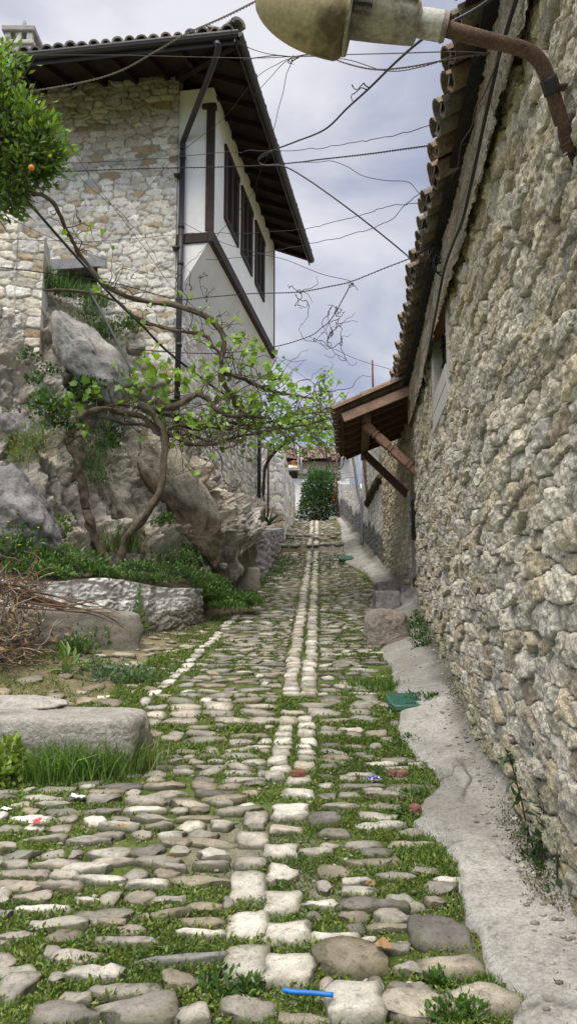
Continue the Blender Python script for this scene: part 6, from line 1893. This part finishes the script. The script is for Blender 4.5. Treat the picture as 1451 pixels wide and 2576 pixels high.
# slope plants
leafy('wild_herb', 'tall yellow flowering herb in front of the dark grey boulder', 'plant', [(30, 1400, 9.1, .35, .25), (55, 1375, 9.2, .3, .3)], 260, .06, G1, G2, flowers=(YEL, 9, .022))
leafy('leafy_weeds', 'mass of bright green weeds on the bed left of the vine', 'weeds', [(110, 1430, 9.2, .3, .25), (160, 1425, 9.4, .35, .28), (215, 1435, 9.5, .35, .25), (255, 1448, 9.6, .3, .15), (60, 1440, 9.0, .35, .18), (130, 1450, 9.0, .3, .12)], 300, .065, G1, G2, blade=40)
leafy('leafy_weeds', 'low green ground cover on the bed right of the vine', 'weeds', [(340, 1435, 10.0, .3, .14), (390, 1440, 10.2, .35, .16), (440, 1445, 10.4, .35, .18), (480, 1455, 10.6, .3, .16), (425, 1415, 10.9, .3, .25), (470, 1420, 11.0, .25, .2), (330, 1455, 9.8, .3, .08), (400, 1462, 10.0, .3, .08)], 300, .05, GD1, G2, blade=30)
leafy('leafy_weeds', 'clover green plants spilling over the wall end beside the cut stone', 'weeds', [(500, 1500, 10.9, .3, .28), (535, 1505, 11.2, .3, .25), (570, 1512, 11.4, .32, .20), (605, 1516, 11.6, .3, .18), (632, 1520, 11.7, .22, .14), (500, 1470, 11.1, .3, .2), (540, 1475, 11.6, .25, .16), (570, 1528, 11.0, .3, .1)], 420, .05, G1, G2)
leafy('flowering_weed', 'fine leaved weed with small yellow flowers inside the vine arch', 'plant', [(235, 1170, 10.3, .32, .5), (255, 1130, 10.4, .3, .45), (245, 1215, 10.3, .28, .3)], 260, .045, G1, G2, flowers=(YEL, 5, .014), blade=30, bl=.3)
leafy('flowering_weed', 'yellow flowered weed on the rock left of the vine arch', 'plant', [(70, 1130, 9.6, .3, .35), (95, 1110, 9.7, .3, .4), (50, 1160, 9.5, .2, .2)], 140, .045, GY1, GY2, flowers=(YEL, 12, .013), blade=40, bl=.3)
leafy('ivy', 'ivy patch below the small dark rock on the slope', 'ivy', [(130, 1050, 9.9, .3, .4), (155, 1080, 10, .25, .3), (110, 1030, 9.9, .25, .25)], 150, .075, GD1, G2, asp=.8)
leafy('ivy', 'dark ivy tuft in the shaded crack behind the vine head', 'ivy', [(225, 985, 10.9, .3, .25), (215, 1010, 10.6, .2, .2)], 160, .07, GD1, GD2, asp=.8)
leafy('ivy', 'dark ivy on the brown slab above the vine loop', 'ivy', [(278, 1100, 10.9, .2, .3), (272, 1125, 10.8, .15, .2)], 140, .06, GD1, GD2, asp=.8)
leafy('ivy', 'small ivy sprig on the brown slab beside the right vine stem', 'ivy', [(405, 1320, 10.9, .2, .12), (420, 1310, 11.0, .12, .1)], 60, .06, G1, G2, asp=.8)
leafy('grass_tuft', 'long green grass below the cellar opening of the tall house', 'grass', [(135, 735, 11.5, .35, .2), (120, 715, 11.5, .2, .3), (170, 740, 11.7, .35, .2), (215, 750, 11.8, .3, .2), (240, 770, 11.8, .25, .2)], 120, .07, G1, G2, blade=130, bl=.4)
leafy('grass_tuft', 'grass and creepers on the loose stones under the gable', 'grass', [(215, 800, 11.6, .3, .3), (245, 830, 11.6, .25, .2), (300, 830, 11.9, .25, .25), (330, 825, 12, .15, .2), (275, 850, 11.8, .2, .2)], 140, .06, GD1, G2, blade=60, bl=.3)
leafy('ivy', 'little ivy on the left rock face below the terrace wall', 'ivy', [(70, 905, 10.4, .2, .15), (125, 940, 10.5, .2, .15), (90, 965, 10.4, .15, .15)], 70, .06, GD1, G2, asp=.8)
leafy('grass_tuft', 'wispy grass between the two vine trunks', 'grass', [(290, 1360, 10.7, .25, .35), (270, 1390, 10.6, .2, .3), (320, 1390, 10.6, .2, .25)], 60, .05, G1, GY2, blade=130, bl=.5)
leafy('leafy_weeds', 'green weed column climbing beside the left vine trunk', 'weeds', [(140, 1370, 9.8, .2, .35), (150, 1340, 9.9, .18, .25)], 170, .07, G1, GY2)
leafy('leafy_weeds', 'dark bushy weeds at the foot of the brown slab', 'weeds', [(395, 1400, 11.2, .2, .2), (440, 1395, 11.4, .22, .25), (480, 1395, 11.5, .2, .2)], 200, .05, GD1, G2)
# spiky agave-like plant
def rosette(name, lab, c, n, L, wdt, ca, cb):
    mb = MB()
    for k in range(n):
        a = rng.uniform(0, 2 * pi); el = rng.uniform(.25, 1.2)
        d = np.array([cos(a) * cos(el), sin(a) * cos(el), sin(el)])
        t = np.linspace(0, 1, 6)[:, None]; l = L * rng.uniform(.7, 1.1)
        p = c + d * t * l - np.array([0, 0, 1]) * (t ** 2) * l * .35 * cos(el)
        s = unit(np.cross(d, [0, 0, 1])) * wdt * np.array([.6, 1, .9, .7, .4, .03])[:, None] / 2
        V = np.stack([p - s, p + np.array([0, 0, -.2 * wdt]), p + s], 1).reshape(-1, 3)
        mb.add(V, [grid_faces(6, 3)], np.array(ca) + (np.array(cb) - ca) * rng.random())
    return tag(mb.build(name, M['leaf']), lab, 'plant')
rosette('spiky_plant', 'spiky dark green plant on the grey planter wall', at(676, 1322, 18.2), 34, .5, .05, (.03, .07, .025), (.07, .12, .04))
rosette('spiky_plant', 'small long leaved plant in the cut stone trough', at(592, 1420, 13.2), 14, .25, .05, (.05, .10, .03), (.09, .15, .05))
# mullein
mc = ghit(348, 1602)
mb = MB()
for k in range(46):
    h = (k / 46) ** 1.2 * .62; a = k * 2.4
    l = .24 * (1 - .75 * k / 46)
    d = np.array([cos(a), sin(a), .55 + .5 * k / 46])
    leaves(mb, [mc + [0, 0, h + .02]], [d], [[0, 0, 1.]], l, l * .36, np.array((.13, .21, .10)) * rng.uniform(.85, 1.2), .08)
tube(mb, [mc, mc + [0.01, 0, .66]], [.014, .008], 6, (.16, .24, .12))
tag(mb.build('mullein', M['leaf']), 'tall pale green mullein with broad soft leaves by the limewashed wall', 'plant')
# verge plants
leafy('leafy_weeds', 'leafy weeds in front of the grey cement ledge', 'weeds', [(215, 1630, None, .3, .3), (240, 1615, None, .28, .3), (190, 1645, None, .25, .2)], 300, .055, G1, G2, flowers=(YEL, 2, .014))
leafy('leafy_weeds', 'bluish green weeds spreading on the verge beside the pale kerb line', 'weeds', [(270, 1715, None, .28, .16), (320, 1700, None, .3, .15), (350, 1720, None, .25, .12), (240, 1690, None, .22, .16)], 320, .04, (.055, .11, .045), (.11, .19, .08))
leafy('broad_leaf_weed', 'single broad leaved weed beside the brushwood', 'plant', [(172, 1700, None, .12, .25)], 26, .16, (.10, .19, .04), (.16, .26, .06), asp=.3)
leafy('leafy_weeds', 'yellow green lobed weed at the left edge before the grey block', 'weeds', [(10, 1975, None, .16, .32), (25, 1965, None, .13, .3), (-10, 1985, None, .18, .25)], 260, .05, GY1, (.22, .32, .05), asp=.9)
def grassy(lab, spots, n, L, ca=G1, cb=(.17, .28, .05), w=.007, group=None):
    mb = MB()
    for (px, py, r, k) in spots:
        c = ghit(px, py)
        m_ = int(n * k)
        B = c + np.stack([rng.normal(size=m_) * r * .5, rng.normal(size=m_) * r * .35, np.zeros(m_)], -1); B[:, 2] = ground(B[:, 0], B[:, 1])
        blades(mb, B, rng.normal(size=(m_, 3)) * .22 + [0, 0, 1], L * rng.uniform(.45, 1.2, m_), w, rng.uniform(.1, .6, m_), greens(m_, ca, cb, .25))
    o = tag(mb.build('grass_clump', M['grass']), lab, 'grass', group)
    o['kind'] = 'stuff'
    return o
grassy('tall seeding grass growing up the front of the large grey block', [(120, 1962, .2, 1), (160, 1968, .2, 1.2), (205, 1965, .22, 1.4), (250, 1960, .22, 1.2), (300, 1955, .18, .8), (90, 1975, .15, .6)], 210, .34, G1, (.18, .30, .06))
grassy('dry tinged grass at the right end of the large grey block', [(330, 1945, .14, 1), (350, 1930, .14, 1), (375, 1935, .14, .8), (340, 1900, .12, .6)], 180, .22, (.08, .13, .03), (.24, .28, .10))
grassy('dense green grass tuft on the cobbles before the concrete strip', [(905, 1725, .18, .7), (930, 1728, .2, 1), (955, 1730, .2, 1), (985, 1735, .12, .6)], 260, .12)
grassy('grass tongue creeping onto the concrete right of the bricks', [(1020, 1985, .2, 1), (1060, 1970, .2, 1), (1100, 1955, .18, .9), (1135, 1938, .1, .5), (1030, 2010, .15, .7)], 170, .07, w=.005)
grassy('wide grass patch bulging into the concrete in the foreground', [(1040, 2100, .2, 1), (1080, 2130, .2, 1), (1110, 2160, .15, 1), (1060, 2170, .2, .8), (1100, 2200, .12, .6), (1010, 2080, .2, .8)], 230, .06, w=.005)
grassy('small bright grass tuft on the slab beside the nearest concrete joint', [(1225, 2488, .08, 1)], 160, .06, (.07, .17, .02), (.13, .26, .04), w=.004)
grassy('grass by the foot of the grey planter wall', [(700, 1435, .3, 1), (715, 1425, .3, 1), (730, 1415, .3, .8), (715, 1405, .3, .6), (695, 1445, .2, .8)], 160, .12, G1, G2, w=.01)
leafy('leafy_weeds', 'green weeds growing along the foot of the limewashed wall', 'weeds', [(330, 1560, None, .25, .16), (390, 1555, None, .25, .18), (440, 1545, None, .25, .2), (470, 1535, None, .2, .2)], 200, .05, G1, G2, blade=50)
leafy('fern_weed', 'low dark weeds beside the green utility cover', 'weeds', [(1040, 1765, None, .14, .08), (1070, 1768, None, .14, .08), (1090, 1762, None, .08, .06), (990, 1800, None, .1, .06)], 90, .04, GD1, G2)
leafy('leafy_weeds', 'green weeds between the squared stones and the wall', 'weeds', [(1050, 1615, None, .14, .35), (1062, 1635, None, .12, .3), (1047, 1585, None, .1, .25)], 200, .045, GD1, G2)
leafy('leafy_weeds', 'broad leaved weeds between the nearest right hand stones', 'weeds', [(1150, 2545, None, .10, .05), (1120, 2565, None, .1, .05), (1180, 2560, None, .08, .05), (1100, 2480, None, .06, .05)], 110, .028, G1, G2, asp=.65)
leafy('leafy_weeds', 'dark leaved weeds at the end of the pale twin line', 'weeds', [(560, 2475, None, .09, .05), (590, 2520, None, .1, .04), (545, 2500, None, .08, .05), (630, 2495, None, .07, .04)], 80, .035, GD1, G2, asp=.6)
leafy('leafy_weeds', 'small weeds beside the boundary of concrete and cobbles', 'weeds', [(1030, 1875, None, .1, .08), (1010, 1885, None, .12, .06), (1050, 2010, None, .12, .07), (1020, 2050, None, .1, .06)], 90, .035, GD1, G2)
# tall weed by the wall foot at the right edge
mb = MB()
for (px, py, dx, L_) in ((1408, 2210, -.06, .62), (1432, 2180, -.03, .58), (1385, 2190, -.1, .35), (1440, 2260, .0, .4)):
    c = ghit(px, py); c[0] = min(c[0], float(xwall(c[1])) - .07)
    q = smooth_path(shoot(c, (dx, -.02, 1), L_, .004, 400 + px, .25, n=6), 3)
    tube(mb, q, np.linspace(.0055, .0025, len(q)), 5, (.045, .035, .03))
    k = 34; t = rng.random(k); P = q[(t * (len(q) - 1)).astype(int)]
    leaves(mb, P, rng.normal(size=(k, 3)) + [0, 0, .1], rng.normal(size=(k, 3)) + [0, 0, 1], .08 * rng.uniform(.5, 1.2, k), .03, greens(k, (.03, .06, .025), (.065, .10, .04), .2))
    k = 40; P = c + rng.normal(size=(k, 3)) * [.03, .05, .015] + [0, 0, .02]
    leaves(mb, P, rng.normal(size=(k, 3)) + [0, 0, .4], rng.normal(size=(k, 3)) + [0, 0, 1], .05, .028, greens(k, GD1, GD2, .2))
tag(mb.build('tall_weed', M['leaf']), 'tall dark stemmed weed at the foot of the rubble wall', 'plant')
# loose stones at the top of the lane
for k, (px, py, s) in enumerate([(818, 1306, .22), (830, 1300, .25), (840, 1308, .2), (812, 1311, .16)]):
    mb = MB(); boulder(mb, (0, 0, 0), np.array((1.5, .9, .6)) * s * 1.3, np.eye(3), 450 + k, (.36, .33, .28), noise=.015, sub=3)
    o = mb.build('loose_stone', M['rock'], smooth=True); c = ghit(px, py); o.location = (c[0], c[1], c[2] + .05)
    tag(o, 'loose grey stone heaped below the bush at the lane top', 'stone', 'loose stones at the lane top')

# ---------------------------------------------------------------- grass and moss between the cobbles
def occ_at(x, y):
    i = ((x - OX0) / OS).astype(int).clip(0, OCC.shape[0] - 1); j = ((y - OY0) / OS).astype(int).clip(0, OCC.shape[1] - 1)
    return OCC[i, j]
def scatter(n, y0, y1, pw_):
    u = rng.random(n)
    y = y0 * (y1 / y0) ** (u ** pw_)
    xl = xleft(y) - np.where(y < 7, .9, .3); xr = xapron(y)
    x = xl + (xr - xl) * rng.random(n)
    dens = fbm(v3(x * 1.5, y * 1.2, 2), 3, 801) + .5 * fbm(v3(x * 7, y * 7, 2), 2, 802)
    dens = dens + .28 * sstep(.35, .9, x - xc(y)) * sstep(7, 5, y) + .2 * sstep(.5, 0, x - xl) - .35 * sstep(6, 10, y) + .22
    k = (occ_at(x, y) == 0) & (rng.random(n) < sstep(-.35, .35, dens))
    return x[k], y[k], dens[k]
mb = MB()
x, y, de = scatter(300000, 1.9, 9, 1.0)
n = len(x); z = ground(x, y)
sz = rng.uniform(.008, .02, n) * (1 + .10 * (y - 2)) * (1 + .5 * np.clip(de, 0, 1))
hgt = rng.random(n) * (.018 + .02 * np.clip(de, 0, .8))
ca = greens(n, (.085, .14, .025), (.20, .255, .055), .25)
dk = sstep(-.1, .5, fbm(v3(x * 2.2, y * 2.2, 7), 3, 803))[:, None]
ca = ca * (1 - .45 * dk) + np.array([.03, .075, .014]) * .45 * dk
leaves(mb, np.stack([x, y, z + hgt], -1), rng.normal(size=(n, 3)) + [0, 0, .55], rng.normal(size=(n, 3)) * .6 + [0, -.3, .8], sz, sz * .5, ca, .12)
x, y, de = scatter(110000, 1.9, 12, 1.0)
k = de > .12; x, y, de = x[k], y[k], de[k]
n = len(x)
blades(mb, np.stack([x, y, ground(x, y)], -1), rng.normal(size=(n, 3)) * .5 + [0, 0, 1], (.02 + .05 * rng.random(n) ** 2) * (1 + .5 * np.clip(de, 0, 1)), .0035 + .0004 * y, rng.uniform(.2, .9, n), greens(n, (.05, .115, .02), (.15, .24, .05), .25))
x, y, de = scatter(60000, 8, 29, .8)
n = len(x); s_ = rng.uniform(.02, .04, n) * (.6 + .04 * y)
leaves(mb, np.stack([x, y, ground(x, y) + .02 * rng.random(n)], -1), rng.normal(size=(n, 3)) + [0, 0, .7], rng.normal(size=(n, 3)) + [0, -.5, .6], s_, s_ * .5, greens(n, (.055, .10, .02), (.13, .18, .04), .25), .1)
# verge on the left
n = 46000
y = rng.uniform(5.4, 11.5, n); xl = xleft(y); x = xl + .15 - rng.random(n) ** 1.2 * 2.2
dn = fbm(v3(x * 1.6, y * 1.6, 1), 4, 805) * 1.4 - .12
k = (occ_at(x, y) == 0) & (rng.random(n) < sstep(-.25, .3, dn + .15)) & (y < 9.6 - .9 * np.abs(x + 1.3) + 1.2)
x, y = x[k], y[k]; n = len(x)
s_ = rng.uniform(.015, .035, n)
leaves(mb, np.stack([x, y, ground(x, y) + .03 * rng.random(n)], -1), rng.normal(size=(n, 3)) + [0, 0, .8], rng.normal(size=(n, 3)) + [0, -.5, .6], s_, s_ * .45, greens(n, (.07, .12, .025), (.19, .22, .05), .25), .1)
n = 9000
y = 2.2 * (11 / 2.2) ** rng.random(n); t = np.abs(rng.normal(size=n)) * .065
x = xwall(y) - .05 - t * (.6 + .6 * sstep(5, 3, y))
k = rng.random(n) < sstep(-.2, .35, fbm(v3(y * 1.6, x * 3, 3), 3, 811) + .1)
x, y = x[k], y[k]; n = len(x)
tt = ((x - xapron(y)) / (xwall(y) + .03 - xapron(y)))
zz = apron_z(x, y) + .004
cm = greens(n, (.09, .10, .04), (.20, .17, .10), .3)
leaves(mb, np.stack([x, y, zz], -1), rng.normal(size=(n, 3)) + [0, 0, .3], rng.normal(size=(n, 3)) + [0, 0, 1], rng.uniform(.008, .022, n), .010, cm, .1)
o = mb.build('grass', M['grass']); o['kind'] = 'stuff'
# pebbles and grit
mb = MB()
V, F = ICO[2]
V2_ = V[:12]; F2_ = ico(1)[1]; V2_ = ico(1)[0]
x, y, de = scatter(2600, 1.9, 8, 1.0)
for xi, yi in zip(x, y):
    s = rng.uniform(.006, .018)
    mb.add(np.array([xi, yi, float(ground(xi, yi)) + .008]) + V2_ * s * np.array([1.2, .9, .6]), [F2_], np.array((.40, .37, .32)) * rng.uniform(.5, 1.3))
for k in range(260):
    yi = 2.2 * (9 / 2.2) ** rng.random(); xi = float(xwall(yi)) - .04 - abs(rng.normal()) * .12
    s = rng.uniform(.004, .015) * (2 if rng.random() < .06 else 1)
    mb.add(np.array([xi, yi, float(apron_z(np.array([xi]), np.array([yi]))[0]) + s * .2]) + V2_ * s * np.array([1.2, .9, .6]), [F2_], np.array((.36, .33, .28)) * rng.uniform(.4, 1.3))
o = mb.build('gravel', M['cobble'], smooth=True); o['kind'] = 'stuff'
# ---------------------------------------------------------------- camera, sky, sun
cam = bpy.data.cameras.new('Camera')
cam.sensor_fit = 'VERTICAL'
cam.sensor_height = 36.0
cam.lens = 36.0 * FPX / 2576.0
cam.clip_start = .05
cam.clip_end = 2000
co = bpy.data.objects.new('Camera', cam)
COL.objects.link(co)
co.location = (0, 0, CAMZ)
co.rotation_euler = (pi / 2 + PITCH, 0, 0)
SC.camera = co

SUN_EL, SUN_AZ = radians(52), radians(200)     # azimuth clockwise from +Y
w = bpy.data.worlds.new('World'); SC.world = w
w.use_nodes = True
t = w.node_tree; t.nodes.clear(); L = t.links.new
out = N(t, 'ShaderNodeOutputWorld'); bg = N(t, 'ShaderNodeBackground')
sky = N(t, 'ShaderNodeTexSky'); sky.sky_type = 'NISHITA'; sky.sun_disc = False
sky.sun_elevation = SUN_EL; sky.sun_rotation = SUN_AZ
tc = N(t, 'ShaderNodeTexCoord')
sep = N(t, 'ShaderNodeSeparateXYZ'); L(tc.outputs['Generated'], sep.inputs[0])
add = N(t, 'ShaderNodeMath', operation='ADD'); add.inputs[1].default_value = .35; L(sep.outputs[2], add.inputs[0])
mx = N(t, 'ShaderNodeMath', operation='MAXIMUM'); mx.inputs[1].default_value = .12; L(add.outputs[0], mx.inputs[0])
dv = N(t, 'ShaderNodeVectorMath', operation='DIVIDE'); L(tc.outputs['Generated'], dv.inputs[0])
cmb = N(t, 'ShaderNodeCombineXYZ'); L(mx.outputs[0], cmb.inputs[0]); L(mx.outputs[0], cmb.inputs[1]); cmb.inputs[2].default_value = 1
L(cmb.outputs[0], dv.inputs[1])
mp = N(t, 'ShaderNodeMapping'); mp.inputs['Location'].default_value = (3.1, 1.25, 0); mp.inputs['Scale'].default_value = (1.0, 1.0, .4)
L(dv.outputs[0], mp.inputs[0])
n1 = N(t, 'ShaderNodeTexNoise'); n1.inputs['Scale'].default_value = 2.9; n1.inputs['Detail'].default_value = 5; n1.inputs['Roughness'].default_value = .52
n1.inputs['Distortion'].default_value = .5
L(mp.outputs[0], n1.inputs['Vector'])
# a bright break in the cloud towards the upper left
dt = N(t, 'ShaderNodeVectorMath', operation='DOT_PRODUCT'); L(tc.outputs['Generated'], dt.inputs[0])
bd = unit(ray(160, 120)); dt.inputs[1].default_value = tuple(bd)
br = N(t, 'ShaderNodeMapRange'); br.interpolation_type = 'SMOOTHSTEP'
br.inputs[1].default_value = .90; br.inputs[2].default_value = 1.0; br.inputs[3].default_value = 0; br.inputs[4].default_value = .26
L(dt.outputs['Value'], br.inputs[0])
sm = N(t, 'ShaderNodeMath', operation='ADD'); L(n1.outputs['Fac'], sm.inputs[0]); L(br.outputs[0], sm.inputs[1])
el = N(t, 'ShaderNodeMapRange'); el.inputs[1].default_value = .12; el.inputs[2].default_value = .62; el.inputs[3].default_value = -.07; el.inputs[4].default_value = .06
L(sep.outputs[2], el.inputs[0])
sm2 = N(t, 'ShaderNodeMath', operation='ADD'); L(sm.outputs[0], sm2.inputs[0]); L(el.outputs[0], sm2.inputs[1])
cr = N(t, 'ShaderNodeValToRGB')
e = cr.color_ramp.elements
e[0].position = .34; e[0].color = (3.0, 3.5, 5.0, 1)
e[1].position = .78; e[1].color = (9.3, 9.2, 9.8, 1)
x = e.new(.50); x.color = (4.5, 4.9, 6.4, 1)
x = e.new(.63); x.color = (6.7, 6.9, 7.9, 1)
L(sm2.outputs[0], cr.inputs[0])
# overcast sky is brighter overhead
zg = N(t, 'ShaderNodeMapRange'); zg.interpolation_type = 'SMOOTHSTEP'
zg.inputs[1].default_value = .66; zg.inputs[2].default_value = .95; zg.inputs[3].default_value = 1.0; zg.inputs[4].default_value = 5.0
L(sep.outputs[2], zg.inputs[0])
wm = N(t, 'ShaderNodeMapRange'); wm.inputs[1].default_value = .66; wm.inputs[2].default_value = .85; wm.inputs[3].default_value = 0; wm.inputs[4].default_value = .85
L(sep.outputs[2], wm.inputs[0])
wx = N(t, 'ShaderNodeMixRGB'); L(wm.outputs[0], wx.inputs[0]); L(cr.outputs[0], wx.inputs[1]); wx.inputs[2].default_value = (7.6, 7.1, 6.2, 1)
sc_ = N(t, 'ShaderNodeVectorMath', operation='SCALE'); L(wx.outputs[0], sc_.inputs[0]); L(zg.outputs[0], sc_.inputs['Scale'])
# and behind the photographer
bk = N(t, 'ShaderNodeMapRange'); bk.interpolation_type = 'SMOOTHSTEP'
bk.inputs[1].default_value = .15; bk.inputs[2].default_value = -.5; bk.inputs[3].default_value = 1.0; bk.inputs[4].default_value = 1.7
L(sep.outputs[1], bk.inputs[0])
sc2 = N(t, 'ShaderNodeVectorMath', operation='SCALE'); L(sc_.outputs[0], sc2.inputs[0]); L(bk.outputs[0], sc2.inputs['Scale'])
mix = N(t, 'ShaderNodeMixRGB'); mix.inputs[0].default_value = .88; L(sky.outputs[0], mix.inputs[1]); L(sc2.outputs[0], mix.inputs[2])
L(mix.outputs[0], bg.inputs[0]); bg.inputs[1].default_value = .1
L(bg.outputs[0], out.inputs[0])

sun = bpy.data.lights.new('Sun', 'SUN'); sun.energy = 2.5; sun.angle = radians(25); sun.color = (1, .94, .84)
so = bpy.data.objects.new('Sun', sun); COL.objects.link(so)
so.rotation_euler = Vector((-sin(SUN_AZ) * cos(SUN_EL), -cos(SUN_AZ) * cos(SUN_EL), -sin(SUN_EL))).to_track_quat('-Z', 'Y').to_euler()

SC.view_settings.view_transform = 'Standard'
SC.view_settings.look = 'None'
SC.view_settings.exposure = 0
SC.view_settings.gamma = 1
SC.render.engine = 'CYCLES'
SC.cycles.max_bounces = 6
SC.cycles.diffuse_bounces = 4
SC.cycles.use_denoising = True
for o in bpy.data.objects:
    if '_loc' in o: del o['_loc']
